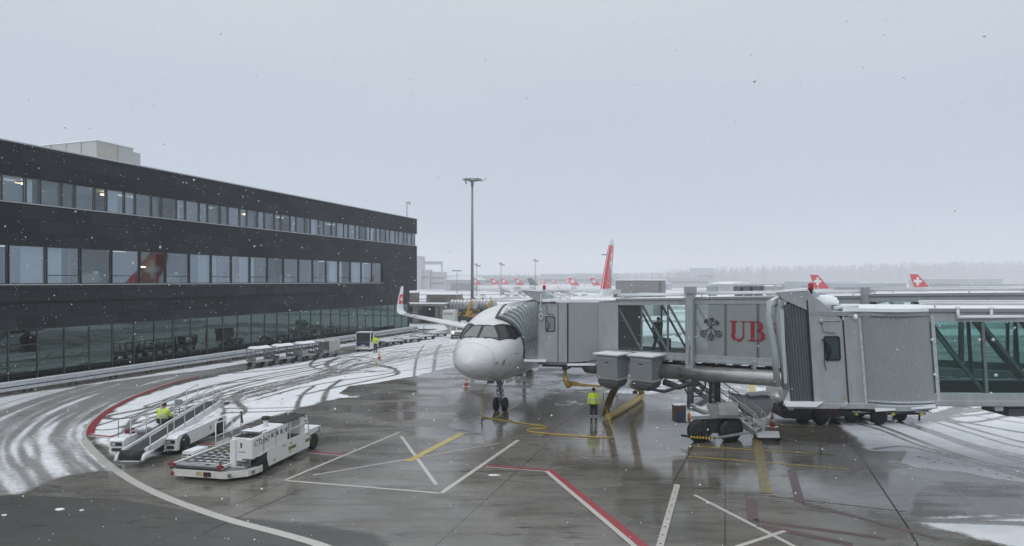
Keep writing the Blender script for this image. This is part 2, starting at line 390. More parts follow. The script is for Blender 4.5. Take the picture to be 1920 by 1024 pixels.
for i, t_ in enumerate(TR): track(t_, w=.26+.08*(i % 3), gap=(1.5 if i in (1, 3) else 0), dep=.95)
# footprints on the right patch
for fx, fy in ((1668,866),(1690,869),(1720,856),(1735,860),(1742,868),(1750,866),(1758,862),(1775,868),(1790,853),(1808,872),(1832,880),(1866,888),(1892,896),(1730,876)):
    track([(fx,fy),(fx+9,fy+2)], w=.13, dep=1)
# tracks beside the dollies / far side
track([(840,632),(760,640),(690,655),(600,668)], w=.5, dep=.6)
for k in range(5): track([(790+k*25,598+k*2),(840,606+k*3),(900,612+k*4)], w=.9, dep=.7)
# dark (tar) patch bottom-left, lighter tone elsewhere
DP = pdist(PX((-500,905),(-50,926),(40,928),(230,934),(400,963),(600,985),(700,1000),(760,1040),(600,1300),(-900,1300)))
tone = np.where(DP > 0, -1, 0)*sst(0, .12, np.abs(DP))
wet = np.where(DP > 0, .25, wet)
wetzone = pdist(PX((1290,800),(1560,800),(1620,868),(1590,885),(1290,862)))
wet = np.where(wetzone > 0, 1.0, wet)
wet2 = pdist(PX((880,745),(1300,745),(1300,860),(1180,870),(840,800)))
wet = np.where(wet2 > 0, 1.0, wet)
wet = np.where(film > -.0001, wet, wet); wet3 = pdist(PX((1180,840),(1500,860),(1720,900),(1700,1010),(1400,1030),(1150,960))); wet = np.where(wet3 > 0, .95, wet)
wet = np.where(roadpart, .35, wet)
tone = np.where((tone > -.01) & (roadpart) & (snow < 90), np.maximum(tone, .55*sst(.2, 1, pdB)), tone)
for P_, a_ in ((wash, .9), (slush, .7), (film0, .6)):
    tone = np.where(P_ > 0, np.maximum(tone, a_*np.clip(P_/1.5, 0, 1)*sst(.36, .6, fbm(x_*.45+a_, y_*.6, 4))), tone)
drop = -1.7*sst(105, 210, y_)
zz = drop
me = bpy.data.meshes.new('ground')
ny, nx = shp
vid = np.arange(nx*ny).reshape(ny, nx)
q = np.stack([vid[:-1,:-1], vid[:-1,1:], vid[1:,1:], vid[1:,:-1]], -1).reshape(-1, 4)
me.vertices.add(nx*ny); me.vertices.foreach_set('co', np.stack([x_, y_, zz], -1).astype(np.float32).ravel())
me.loops.add(q.size); me.loops.foreach_set('vertex_index', q.ravel().astype(np.int32))
me.polygons.add(len(q)); me.polygons.foreach_set('loop_start', (np.arange(len(q))*4).astype(np.int32)); me.polygons.foreach_set('loop_total', np.full(len(q), 4, np.int32))
me.polygons.foreach_set('use_smooth', np.ones(len(q), bool))
me.update(calc_edges=True)
for nm, arr in (('snow', snow), ('track', trk), ('tone', tone), ('wet', wet)):
    at_ = me.attributes.new(nm, 'FLOAT', 'POINT'); at_.data.foreach_set('value', arr.astype(np.float32))
ground = bpy.data.objects.new('ground', me); col.objects.link(ground); tag(ground, kind='structure')
m = bpy.data.materials.new('wet_apron_with_snow'); m.use_nodes = True; t = m.node_tree; L = t.links
p = t.nodes['Principled BSDF']; me.materials.append(m)
geo = nn(t, 'ShaderNodeNewGeometry')
def att(n): a = nn(t, 'ShaderNodeAttribute'); a.attribute_name = n; return a.outputs['Fac']
def noi(scale, det=5, rough=.6, sc3=(1,1,1)):
    mp = nn(t, 'ShaderNodeMapping'); mp.inputs['Scale'].default_value = sc3; L.new(geo.outputs['Position'], mp.inputs[0])
    n = nn(t, 'ShaderNodeTexNoise'); n.inputs['Scale'].default_value = scale; n.inputs['Detail'].default_value = det; n.inputs['Roughness'].default_value = rough
    L.new(mp.outputs[0], n.inputs['Vector']); return n.outputs[0]
def ma(op, a, b=0, c=0):
    n = nn(t, 'ShaderNodeMath', operation=op)
    for i, v in enumerate((a, b, c)):
        if hasattr(v, 'links'): L.new(v, n.inputs[i])
        else: n.inputs[i].default_value = v
    return n.outputs[0]
def mrg(x, a, b, c=0, d=1, sm=True):
    n = nn(t, 'ShaderNodeMapRange'); L.new(x, n.inputs[0])
    if sm: n.interpolation_type = 'SMOOTHSTEP'
    for i, v in enumerate((a, b, c, d)): n.inputs[i+1].default_value = v
    return n.outputs[0]
def mixc(f, a, b):
    n = nn(t, 'ShaderNodeMixRGB')
    for i, v in enumerate((f, a, b)):
        if hasattr(v, 'links'): L.new(v, n.inputs[i])
        else: n.inputs[i].default_value = (*v, 1) if isinstance(v, tuple) else ((v, v, v, 1) if i else v)
    return n.outputs[0]
nA = noi(.9, 6); nB = noi(6, 5); nC = noi(.16, 4); nD = noi(28, 3); nE = noi(1, 5, .6, (.55, 2.6, 1)); nF = noi(.5, 6, .65, (.5, 2.0, 1))
sv = ma('ADD', att('snow'), ma('MULTIPLY', ma('SUBTRACT', nA, .5), 1.1))
sv = ma('ADD', sv, ma('MULTIPLY', ma('SUBTRACT', nB, .5), .5))
smask = mrg(sv, -.12, .22)
tk = ma('ADD', att('track'), ma('MULTIPLY', ma('SUBTRACT', nB, .5), .7))
tkm = mrg(ma('ADD', tk, ma('MULTIPLY', ma('SUBTRACT', noi(14, 4, .7), .5), .5)), .2, .85, 0, .93)
tkm = ma('MULTIPLY', tkm, mrg(att('track'), .05, .3))
smf = ma('MULTIPLY', smask, ma('SUBTRACT', 1, tkm))
# paving colour: concrete with stains, slab tone, fine transverse grooves
base = mixc(mrg(nC, .35, .65), (.138,.129,.113), (.21,.20,.178))
base = mixc(mrg(nF, .45, .75, 0, .75), base, (.062,.057,.050))
base = mixc(mrg(nE, .5, .8, 0, .45), base, (.175,.168,.15))
nG = noi(1, 5, .65, (.30, 3.2, 1)); nI = noi(1, 6, .7, (.9, 3.4, 1)); nJ = noi(1, 4, .6, (.16, .5, 1)); nH = noi(.22, 6, .6)
base = mixc(mrg(nG, .50, .72, 0, .65), base, (.062,.057,.050))
base = mixc(mrg(nH, .52, .70, 0, .55), base, (.072,.067,.06))
base = mixc(mrg(nG, .46, .28, 0, .35), base, (.21,.20,.18))
base = mixc(ma('MULTIPLY', mrg(nI, .54, .60), mrg(nJ, .45, .62, 0, .75)), base, (.040,.037,.034))
base = mixc(ma('MULTIPLY', mrg(nI, .40, .34), mrg(nJ, .5, .40, 0, .5)), base, (.30,.30,.29))
base = mixc(mrg(nD, .3, .7, 0, .25), base, (.05,.05,.048))
tn = ma('MAXIMUM', att('tone'), 0)
base = mixc(ma('MULTIPLY', tn, mrg(nF, .35, .6, .25, .9)), base, (.30,.31,.325))
base = mixc(ma('MAXIMUM', ma('MULTIPLY', att('tone'), -.8), 0), base, (.038,.038,.037))
# slab joints
sep = nn(t, 'ShaderNodeSeparateXYZ')
rot = nn(t, 'ShaderNodeVectorRotate', rotation_type='Z_AXIS'); rot.inputs['Angle'].default_value = R(18); L.new(geo.outputs['Position'], rot.inputs['Vector']); L.new(rot.outputs[0], sep.inputs[0])
jx = ma('ABSOLUTE', ma('SUBTRACT', ma('FRACT', ma('DIVIDE', sep.outputs[0], 7.5)), .5)); jy = ma('ABSOLUTE', ma('SUBTRACT', ma('FRACT', ma('DIVIDE', sep.outputs[1], 7.5)), .5))
jn = ma('MAXIMUM', mrg(jx, .4955, .498), mrg(jy, .4955, .498))
base = mixc(ma('MULTIPLY', jn, .6), base, (.02,.02,.02))
snc = mixc(mrg(nA, .35, .7), (.74,.78,.84), (.83,.86,.90))
snc = mixc(mrg(nE, .48, .72, 0, .5), snc, (.50,.53,.57))
snc = mixc(mrg(nF, .5, .75, 0, .35), snc, (.42,.44,.47))
pav = mixc(ma('MULTIPLY', smask, ma('MULTIPLY', tkm, mrg(nG, .3, .7, .08, .42))), base, (.26,.27,.28))
L.new(mixc(smf, pav, snc), p.inputs['Base Color'])
pud = mrg(ma('ADD', noi(.35, 5, .55, (.6, 1.5, 1)), ma('MULTIPLY', ma('SUBTRACT', att('wet'), .8), .9)), .40, .58)
rw = ma('MULTIPLY_ADD', pud, -.28, .33)
rw = ma('ADD', rw, ma('MULTIPLY', ma('SUBTRACT', nG, .5), .35))
rw = ma('SUBTRACT', rw, ma('MULTIPLY', mrg(nI, .54, .60), mrg(nJ, .45, .62, 0, .15)))
rw = ma('MAXIMUM', rw, .045)
rw = ma('ADD', rw, ma('MULTIPLY', nD, .05))
L.new(mixc(smf, rw, .8), p.inputs['Roughness']); p.inputs['Specular IOR Level'].default_value = .6
p.inputs['IOR'].default_value = 1.5
bmp = nn(t, 'ShaderNodeBump'); bmp.inputs['Distance'].default_value = .05
hgt = ma('ADD', ma('MULTIPLY', smf, ma('ADD', .6, ma('MULTIPLY', nB, .8))), ma('MULTIPLY', ma('MULTIPLY', nD, .12), ma('SUBTRACT', 1.15, pud)))
grv = nn(t, 'ShaderNodeTexWave'); grv.wave_type = 'BANDS'; grv.bands_direction = 'Y'; grv.inputs['Scale'].default_value = 1.6; grv.inputs['Distortion'].default_value = 3; grv.inputs['Detail'].default_value = 3; L.new(geo.outputs['Position'], grv.inputs['Vector'])
hgt = ma('ADD', hgt, ma('MULTIPLY', grv.outputs[0], .03))
L.new(hgt, bmp.inputs['Height']); bmp.inputs['Strength'].default_value = .5; L.new(bmp.outputs[0], p.inputs['Normal'])

# ------------------------------------------------------------ painted markings
def paint(name, c, wear=.4):
    m = bpy.data.materials.new(name); m.use_nodes = True; t = m.node_tree; L = t.links; p = t.nodes['Principled BSDF']
    g = nn(t, 'ShaderNodeNewGeometry'); n = nn(t, 'ShaderNodeTexNoise'); n.inputs['Scale'].default_value = 5; n.inputs['Detail'].default_value = 8; n.inputs['Roughness'].default_value = .75; L.new(g.outputs['Position'], n.inputs['Vector'])
    mr = nn(t, 'ShaderNodeMapRange'); mr.inputs[1].default_value = .62-wear*.45; mr.inputs[2].default_value = .80-wear*.3; L.new(n.outputs[0], mr.inputs[0])
    mx = nn(t, 'ShaderNodeMixRGB'); mx.inputs[1].default_value = (*c, 1); mx.inputs[2].default_value = (.09,.085,.08, 1); L.new(mr.outputs[0], mx.inputs[0]); L.new(mx.outputs[0], p.inputs['Base Color'])
    p.inputs['Roughness'].default_value = .28
    return m
pw = paint('white_road_paint', (.50,.50,.47), .12); pr = paint('red_road_paint', (.33,.03,.045), .25); prf = paint('worn_red_road_paint', (.20,.05,.055), .75)
py = paint('yellow_road_paint', (.50,.38,.05), .3); pyf = paint('worn_yellow_road_paint', (.36,.29,.06), .55)
def stripmesh(P, w, z, side=0):
    P = np.array(P); mb = MB(); rows = []
    for i in range(len(P)):
        t_ = P[min(i+1, len(P)-1)]-P[max(i-1, 0)]; t_ = t_/np.linalg.norm(t_); n = np.array([-t_[1], t_[0]])
        a = P[i]+n*(side-w/2); b = P[i]+n*(side+w/2); rows.append([(b[0], b[1], z), (a[0], a[1], z)])
    mb.grid(rows, sm=False); return mb
def line(name, pts, w, m, z=.004, side=0, px=True, curved=False):
    P = PX(*pts) if px else np.array(pts)
    if curved: P = catmull(P, 6)
    o = stripmesh(P, w, z, side).build(name, m); tag(o, kind='structure'); return o
line('painted_curve', CURVE[:57], .30, pw, .006, px=False); line('painted_curve', CURVE[56:100], .13, pw, .006, side=-.06, px=False)
i0 = 60
line('painted_red_curve', CURVE[i0:100], .34, pr, .010, side=-.32, px=False)
def dl(a, b, w=.14): line('painted_white_line', [a, b], w, pw, .005)
dl((748,811),(533,901),.13); dl((533,901),(827,925),.12); dl((827,925),(972,825),.17); dl((587,891),(760,862),.10); dl((760,862),(937,831),.07)
dl((752,818),(818,909),.14)
line('painted_yellow_bar', [(866,813),(765,865)], .34, py, .009)
for a, b in (((166,815),(228,821)),((362,831),(440,836)),((578,847),(645,852)),((912,873),(1030,882))):
    line('painted_red_line', [a, b], .15, pr, .012); 
    line('painted_white_line', [(a[0], a[1]+3), (b[0], b[1]+3)], .08, pw, .014)
line('painted_red_line', [(1030,882),(1214,1030)], .27, pr, .016); line('painted_white_line', [(1024,884),(1196,1030)], .17, pw, .018)
line('painted_white_line', [(1302,928),(1500,1030)], .14, pw, .005); line('painted_white_line', [(1380,1026),(1472,996)], .14, pw, .009)
for a, b, w, m_ in (((825,777),(1035,799),.10,pyf),((858,762),(1110,780),.09,pyf),((1290,836),(1562,853),.12,py),((1292,856),(1592,880),.12,py),((1462,797),(1540,800),.10,py),((1465,819),(1552,824),.10,pyf),((1440,842),(1578,855),.10,pyf),((1105,765),(1290,775),.08,pyf)):
    line('painted_yellow_line', [a, b], w, m_, .008)
line('painted_yellow_bar', [(1419,822),(1437,925)], .37, pyf, .012)
line('painted_yellow_bar', [(1409,716),(1412,742)], .42, py, .012)
line('painted_yellow_bar', [(985,752),(940,776),(925,788)], .22, pyf, .012)
for a, b, w in (((1408,935),(1412,976),.32),((1412,976),(1660,1010),.22),((1572,799),(1622,868),.16),((1622,868),(1590,888),.3),((1484,882),(1500,942),.3),((1500,942),(1760,1010),.22),((1120,745),(1040,800),.3),((1040,800),(1020,820),.3),((1420,985),(1600,1022),.3),((1590,790),(1640,797),.15)):
    line('worn_red_line', [a, b], w, prf, .006)
board = line('white_edge_board', [(1270,910),(1236,1030)], .20, mat('dirty_white_board', (.46,.46,.43), .5, var=.3, vs=9), .03)
ob = MB(); P0, P1 = PX((1270,910),(1236,1030))
for k in range(9):
    c = P0+(P1-P0)*(k+.5)/9; ob.lathe([(.02,.030),(.035,.034),(.001,.036)], (c[0], c[1], 0), n=8)
ob.build('bolt_heads', dark, board)
jm = mat('joint_sealant', (.018,.018,.018), .5)
for pts in ([(1308,822),(1262,905)],[(1622,868),(1700,985),(1730,1040)],[(380,1000),(480,955),(560,920)],[(1570,800),(1622,866)],[(1440,930),(1700,960)]):
    line('paving_joint', pts, .05, jm, .003)
def blob(name, cx, cy, rx, ry, m_, z=.02, seed=0):
    r_ = random.Random(seed); c = G(cx, cy); mb = MB(); n = 22; pts = []
    for k in range(n):
        a = 2*math.pi*k/n; f = r_.uniform(.7, 1.1); pts.append((c.x+rx*f*math.cos(a), c.y+ry*f*math.sin(a)))
    mb.loft([[(x, y, .001) for x, y in pts], [(c.x+(x-c.x)*.8, c.y+(y-c.y)*.8, z) for x, y in pts]])
    o = mb.build(name, m_); tag(o, kind='stuff'); return o
for i, (a, b, c_, d_) in enumerate(((112,955,.15,.1),(153,957,.07,.06),(926,891,.24,.07),(8,966,.09,.05))):
    o = blob('slush_patch', a, b, c_, d_, snowm, seed=i); o['category'] = 'snow'; o['label'] = ['small white lump of snow on dark paving at lower left','tiny snow crumb beside the larger lump at lower left','thin flat snow lump left of the red line','snow crumb on dark paving at the left edge'][i]
# ------------------------------------------------------------ terminal building (local x along the facade, y inward, z up)
FA = math.atan2(.944, .330)
panel = bpy.data.materials.new('charcoal_facade_panel'); panel.use_nodes = True; t = panel.node_tree; L = t.links; p = t.nodes['Principled BSDF']
tc_ = nn(t, 'ShaderNodeTexCoord'); sp_ = nn(t, 'ShaderNodeSeparateXYZ'); cb_ = nn(t, 'ShaderNodeCombineXYZ'); L.new(tc_.outputs['Object'], sp_.inputs[0]); L.new(sp_.outputs[0], cb_.inputs[0]); L.new(sp_.outputs[2], cb_.inputs[1])
br = nn(t, 'ShaderNodeTexBrick'); br.inputs['Scale'].default_value = 1; br.inputs['Brick Width'].default_value = 2.5; br.inputs['Row Height'].default_value = .95; br.inputs['Mortar Size'].default_value = .03
br.inputs['Color1'].default_value = (.009,.012,.015,1); br.inputs['Color2'].default_value = (.026,.031,.035,1); br.inputs['Mortar'].default_value = (.005,.006,.007,1); L.new(cb_.outputs[0], br.inputs[0])
n_ = nn(t, 'ShaderNodeTexNoise'); n_.inputs['Scale'].default_value = 5; n_.inputs['Detail'].default_value = 8; n_.inputs['Roughness'].default_value = .75; L.new(tc_.outputs['Object'], n_.inputs['Vector'])
m_ = nn(t, 'ShaderNodeMapRange'); m_.inputs[1].default_value = .35; m_.inputs[2].default_value = .7; m_.inputs[3].default_value = .8; m_.inputs[4].default_value = 1.35; L.new(n_.outputs[0], m_.inputs[0])
s_ = nn(t, 'ShaderNodeVectorMath', operation='SCALE'); L.new(br.outputs[0], s_.inputs[0]); L.new(m_.outputs[0], s_.inputs['Scale']); L.new(s_.outputs[0], p.inputs['Base Color'])
p.inputs['Roughness'].default_value = .5; p.inputs['Specular IOR Level'].default_value = .2
gf = glass('upper_window_glass', (.84,.90,.92), .13, 1.42, gcol=(.84,.92,1), bmp=.03)
gf2 = glass('upper_window_glass_clear', (.86,.92,.93), .08, 1.5, gcol=(.86,.93,1), bmp=.03); gf3 = glass('upper_window_glass_coated', (.74,.80,.83), .20, 1.5, gcol=(.84,.92,1), bmp=.03)
gg = glass('ground_floor_glass', (.22,.33,.31), .125, 1.5, gcol=(.72,.94,.89), bmp=.03)
sill = mat('pale_metal_sill', (.42,.44,.46), .4, snow=.9)
frame_m = mat('anthracite_frame', (.035,.037,.04), .4)
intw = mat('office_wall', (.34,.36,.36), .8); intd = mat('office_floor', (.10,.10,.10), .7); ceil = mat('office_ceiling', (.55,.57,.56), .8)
curt = mat('white_curtain', (.82,.84,.86), .8, var=.25, vs=6, streak=6)
bld = thing('terminal_building', 'long charcoal terminal building with three glazed storeys along the snowy service road', 'building', (W0[0], W0[1], 0), FA)
X0, X1 = -14, 57.9
def bx(name, m, *a, **k): return MB().box(*a).build(name, m, bld)
bx('wall', panel, X0, X1, 0, .35, 14.2, 16.38)
bx('wall', panel, X0, X1, 0, .35, 9.62, 12.40)
bx('wall', panel, X0, X1, 0, .35, 5.85, 6.94)
bx('wall', panel, X0, 55.8, .28, .6, 3.95, 5.85)
bx('wall', panel, 48.1, X1, 0, .35, 6.94, 9.62)
mbj = MB()
s = X0+.3
while s < 55.5: mbj.box(s-.012, s+.012, .262, .28, 3.97, 5.84); s += 1.9
mbj.build('panel_joint', black, bld)
bx('wall', panel, 55.8, 56.1, .28, 22, 0, 5.85)
bx('end_wall', panel, 57.6, X1, .35, 22, 5.85, 16.38)
bx('back_wall', panel, X0, X1, 21.7, 22, 0, 16.38)
bx('end_wall', panel, X0, X0+.3, .35, 21.7, 0, 16.38)
bx('soffit', mat('soffit_panel', (.05,.05,.05), .6), X0, X1-.3, .36, 22, 5.86, 5.98)
rf = bx('roof', snowm, X0+.1, X1-.1, .3, 21.8, 16.0, 16.2)
bx('parapet_cap', sill, X0-.05, X1+.05, -.05, .42, 16.38, 16.47)
MB().box(X0, X1, .02, .36, 16.47, 16.50).build('snow_cap', snowm, bld)
bx('window_sill', sill, X0, X1+.02, -.07, .0, 12.40, 12.47)
bx('window_sill', sill, X0, 48.2, -.07, .0, 6.94, 7.01)
bx('base_plinth', concrete, X0, 55.8, .2, .6, 0, .45)
# interior slabs and back walls
for z0, z1 in ((5.98, 6.9), (9.7, 12.38), (14.25, 15.9)):
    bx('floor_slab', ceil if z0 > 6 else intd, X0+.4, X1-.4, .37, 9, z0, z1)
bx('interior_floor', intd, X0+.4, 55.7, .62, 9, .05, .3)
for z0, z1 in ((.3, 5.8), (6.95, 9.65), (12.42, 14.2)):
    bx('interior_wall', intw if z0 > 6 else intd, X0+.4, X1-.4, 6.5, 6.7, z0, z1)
rr = random.Random(8)
for k, s in enumerate(np.arange(-9.5, 56, 7.5)):
    for z0, z1 in ((6.95, 9.65), (12.42, 14.2)):
        MB().box(s-.06, s+.06, 1.2, 6.4, z0, z1).build('partition', intw, bld)
cl_m = mat('ceiling_light_strip', (.95,1,.93), .5, emit=.9)
for s in np.arange(-8.4, 54, 9.4):
    MB().box(s, s+1.5, 2.2, 2.45, 14.16, 14.2).build('ceiling_light', cl_m, bld); MB().box(s, s+1.5, 3.2, 3.4, 9.64, 9.68).build('ceiling_light', cl_m, bld)
def window(x0, x1, z0, z1, y, g, transom=0, fr=.05, blind=None):
    rt = [rr.uniform(-.003, .003) for _ in range(4)]; a_, b_, c_, d_ = x0+fr, x1-fr, z0+fr, z1-fr
    gl_ = MB().hexa([(a_,y+.05+rt[0],c_),(b_,y+.05+rt[1],c_),(b_,y+.07+rt[1],c_),(a_,y+.07+rt[0],c_),(a_,y+.05+rt[2],d_),(b_,y+.05+rt[3],d_),(b_,y+.07+rt[3],d_),(a_,y+.07+rt[2],d_)]).build('window', g, bld)
    f = MB(); f.box(x0, x0+fr, y, y+.12, z0, z1); f.box(x1-fr, x1, y, y+.12, z0, z1)
    f.box(x0+fr, x1-fr, y, y+.12, z0, z0+fr); f.box(x0+fr, x1-fr, y, y+.12, z1-fr, z1)
    if transom: f.box(x0+fr, x1-fr, y, y+.12, transom-.03, transom+.03)
    f.build('frame', frame_m if y > .15 or fr > .055 else mat('grey_window_frame', (.12,.13,.135), .4), gl_)
    return gl_
# top storey: alternating 1.52 / .98 m panes
pos = -12.39; k = 0; xs_t = []
while pos < 57.0:
    w = 1.52 if k % 2 == 0 else .98
    xs_t.append((pos, min(pos+w, 57.85))); pos += w; k += 1
for i, (a, b) in enumerate(xs_t):
    if b < -3: continue
    window(a+.05, b-.05, 12.47, 14.2, .10, (gf, gf2, gf3)[int(rr.random()*3)])
    if i % 7 in (3, 5) or 26 < i < 31:
        bl = MB()
        for q_ in range(18): z = 12.55+q_*.09; bl.box(a+.1, b-.1, .42, .46, z, z+.06)
        bl.build('blind', mat('grey_blind', (.30,.32,.33), .6), bld)
    elif i % 5 == 1: MB().box(a+.1, b-.3, .45, .5, 12.5, 14.15).build('blind', curt, bld)
MB().tube([(X0,.16,13.3),(X0+.01,.16,13.3)], .01).build('stay', dark, bld)
# middle storey: 2.5 m panes
k = 0; s = -14.47+2.5*2
while s < 48:
    a, b = s, min(s+2.5, 48.05)
    if b > -4: window(a+.05, b-.05, 7.01, 9.62, .12, (gf, gf2, gf, gf3)[int(rr.random()*4)], transom=7.62 if (k % 2 == 1 and s > 2) else 0, fr=.06)
    if s > -4 and k % 8 in (3, 4, 5, 8, 10, 13, 2): 
        cb = MB(); n = 26; wdt = rr.uniform(.7, 1.6); o0 = a+.1 if k % 2 else b-.1-wdt
        cb.grid([[(o0+wdt*j/n, .5+.07*math.sin(j*1.9)+.03*math.sin(j*.7), z) for j in range(n+1)] for z in (7.05, 9.58)])
        cb.build('curtain', curt, bld)
    if s > -3 and k % 3 == 0:
        MB().box(a+.4, a+.75, 1.3, 1.4, 7.8, 8.1).build('monitor', black, bld); MB().box(b-.8, b-.5, .9, 1.1, 7.78, 7.98).build('paper_stack', curt, bld)
        MB().box(a+.3, b-.4, .8, 1.6, 7.0, 7.78).build('desk', mat('office_desk', (.30,.30,.29), .5), bld)
    k += 1; s += 2.5
# lamps that are lit in the photograph
for (sx_, z, w) in ((12.2, 8.35, .35), (24.0, 13.9, .5), (2.2, 13.95, .5), (8.6, 13.95, .5)):
    MB().box(sx_, sx_+w, 1.8, 2.0, z, z+.10).build('ceiling_lamp', mat('lit_lamp', (1,.72,.38), .4, emit=5), bld)
# ground floor
k = 0; s = -12.62
while s < 55.3:
    a, b = s, min(s+1.9, 55.8)
    if b > -4: window(a+.0, b, .45, 3.95, .30, gg, fr=.05, transom=(2.9 if k % 9 == 7 else 0))
    k += 1; s += 1.9
for i in range(9):
    s = -2+i*6.3; MB().box(s, s+rr.uniform(1,3), 3, 4.2, .3, rr.uniform(1,2.6)).build('storage_cabinet', mat('cabinet', (.12,.13,.12), .6), bld)
# rooftop plant room
rp_ = mat('plant_room_cladding', (.44,.46,.46), .5, var=.06, snow=.8); rp2 = mat('plant_room_beige', (.42,.41,.38), .5, var=.06, snow=.8)
pr_ = MB().box(9.05, 12.4, 3, 9.7, 16.2, 18.38).build('plant_room', rp_, bld)
MB().box(9.05, 10.9, 2.94, 3, 16.2, 18.34).build('louvre_panel', rp2, pr_)
MB().box(12.4, 13.3, 3.2, 9.2, 16.2, 18.15).build('plant_annex', rp_, pr_)
MB().box(8.95, 12.5, 2.9, 9.8, 18.38, 18.46).build('roof_cap', snowm, pr_)
q = MB()
for yy in (4.6, 6.3, 8.0): q.box(9.02, 9.05, yy, yy+.03, 16.2, 18.38)
q.box(10.9, 10.94, 2.93, 3.0, 16.2, 18.38); q.build('seam', grey3, pr_)
# weather mast on the roof edge
wm = thing('weather_mast', 'thin roof mast with small camera on the far end of the charcoal building', 'mast', tuple(Vector((W0[0]+.33*56.3-.944*.8, W0[1]+.944*56.3+.33*.8, 16.2))))
MB().tube([(0,0,0),(0,0,2.6)], .05).build('pole', grey3, wm); MB().box(-.15,.45,-.06,.06,2.45,2.6).box(.3,.5,-.1,.1,2.2,2.45).build('camera_head', grey2, wm)
# ------------------------------------------------------------ guard rail along the facade
gr = thing('guard_rail', 'long white steel guard rail with dark blue stripe in front of the charcoal building', 'guard rail', (W0[0]+WN[0]*1.5, W0[1]+WN[1]*1.5, 0), FA)
E1 = 55.2
MB().box(-16, E1, -.06, .02, .50, .76).box(-16, E1, -.06, .02, .22, .42).build('beam', mat('rail_white', (.52,.55,.57), .4, var=.2, vs=2, snow=.8), gr)
MB().box(-16, E1, -.04, .0, .42, .50).build('stripe', mat('navy_stripe', (.015,.03,.09), .5), gr)
MB().box(-16, E1, -.09, .10, .76, .81).build('snow_cap', snowm, gr)
s = -15
while s < E1:
    for o_ in (0, .45): MB().box(s+o_-.05, s+o_+.05, .03, .13, 0, .5).build('post', dark, gr)
    s += 3.1
kb = MB().box(X0, 56, 0, .9, 0, .14); kb.tf(Matrix.Translation((W0[0]+WN[0]*.9, W0[1]+WN[1]*.9, 0)) @ Matrix.Rotation(FA, 4, 'Z'))
tag(kb.build('kerb', concrete), kind='structure')
# ------------------------------------------------------------ aircraft
ST = [(0,-.58,-.60,.02),(.1,-.27,-.90,.40),(.3,-.04,-1.08,.67),(.6,.17,-1.26,.92),(1.0,.35,-1.42,1.15),(1.5,.52,-1.56,1.35),(2.0,.86,-1.68,1.49),(2.5,1.24,-1.77,1.61),(3,1.52,-1.85,1.70),(3.6,1.75,-1.93,1.79),(4.3,1.92,-2.0,1.88),(5.2,2.03,-2.05,1.95),(6.4,2.07,-2.07,1.975),(10,2.07,-2.07,1.975),(30.5,2.07,-2.07,1.975),(33,2.06,-1.85,1.93),(36,2.02,-1.2,1.72),(39,1.93,-.35,1.3),(41.5,1.8,.3,.85),(43.5,1.6,.85,.42),(44.4,1.35,1.1,.12)]
SA = np.array(ST); ZC = 3.82
def fus(st, L=44.4):
    return [np.interp(st, SA[:,0], SA[:,k]) for k in (1,2,3)]
def fsmooth(st):
    # light smoothing of the profile
    a = [np.mean([np.interp(st+d*min(1,.25*st+.02), SA[:,0], SA[:,k]) for d in (-.35,0,.35)]) for k in (1,2,3)]
    return a
def zcen(st, top, bot): k = float(sst(0, 6.5, np.array(st))); return (top+bot)/2*(1-k)
def fz(st, phi):
    top, bot, hw = fsmooth(st); zc = zcen(st, top, bot)
    c = math.cos(phi); return (hw*math.sin(phi), st, ZC+zc+((top-zc) if c > 0 else (zc-bot))*c)
def phi_for(st, z):
    top, bot, hw = fsmooth(st); zc = zcen(st, top, bot)
    c = (z-ZC-zc)/(top-zc) if z-ZC > zc else (z-ZC-zc)/(zc-bot)
    return math.acos(max(-1, min(1, c)))
def fpatch(corners, off=.012, n=8, side=1):
    "patch on the fuselage between four (station, z or phi) corners"
    C = []
    for st, z in corners: C.append((st, z if z < 1.0 and z >= 0 and False else (phi_for(st, z) if z > 1.2 else z)))
    rows = []
    for i in range(n+1):
        row = []
        for j in range(n+1):
            u, v = j/n, i/n
            a = [(1-u)*(1-v)*C[0][q]+u*(1-v)*C[1][q]+u*v*C[2][q]+(1-u)*v*C[3][q] for q in (0,1)]
            x, y, z = fz(a[0], a[1]); e = fz(a[0], a[1]+.02); g_ = fz(a[0]+.02, a[1])
            nrm = (Vector(e)-Vector((x,y,z))).cross(Vector(g_)-Vector((x,y,z))).normalized()
            if nrm.dot(Vector((x, 0 if a[0] > 5 else -1, z-ZC))) < 0: nrm = -nrm
            pt = Vector((x,y,z))+nrm*off; row.append((pt.x*side, pt.y, pt.z))
        rows.append(row)
    return rows
ac_white = mat('aircraft_white_paint', (.68,.70,.72), .28, var=.09, vs=1.1)
ac_red = mat('aircraft_red_paint', (.60,.025,.035), .25, var=.06)
ac_grey = mat('aircraft_grey_paint', (.33,.35,.37), .3, snow=.9)
ckglass = bpy.data.materials.new('cockpit_glass'); ckglass.use_nodes = True
p = ckglass.node_tree.nodes['Principled BSDF']; p.inputs['Base Color'].default_value = (.12,.15,.15,1); p.inputs['Roughness'].default_value = .05; p.inputs['IOR'].default_value = 1.9
ckdark = mat('dark_cockpit_glass', (.018,.022,.024), .08, var=.05)
chrome = mat('bare_metal_lip', (.55,.57,.6), .2, metal=.9)
def naca(c, t, n=10):
    xs_ = [.5*(1-math.cos(math.pi*i/n)) for i in range(n+1)]
    th = [5*t*(.2969*math.sqrt(x)-.126*x-.3516*x*x+.2843*x**3-.1036*x**4) for x in xs_]
    return [(x*c, h*c) for x, h in zip(xs_, th)]+[(x*c, -h*c*.8) for x, h in list(zip(xs_, th))[-2:0:-1]]
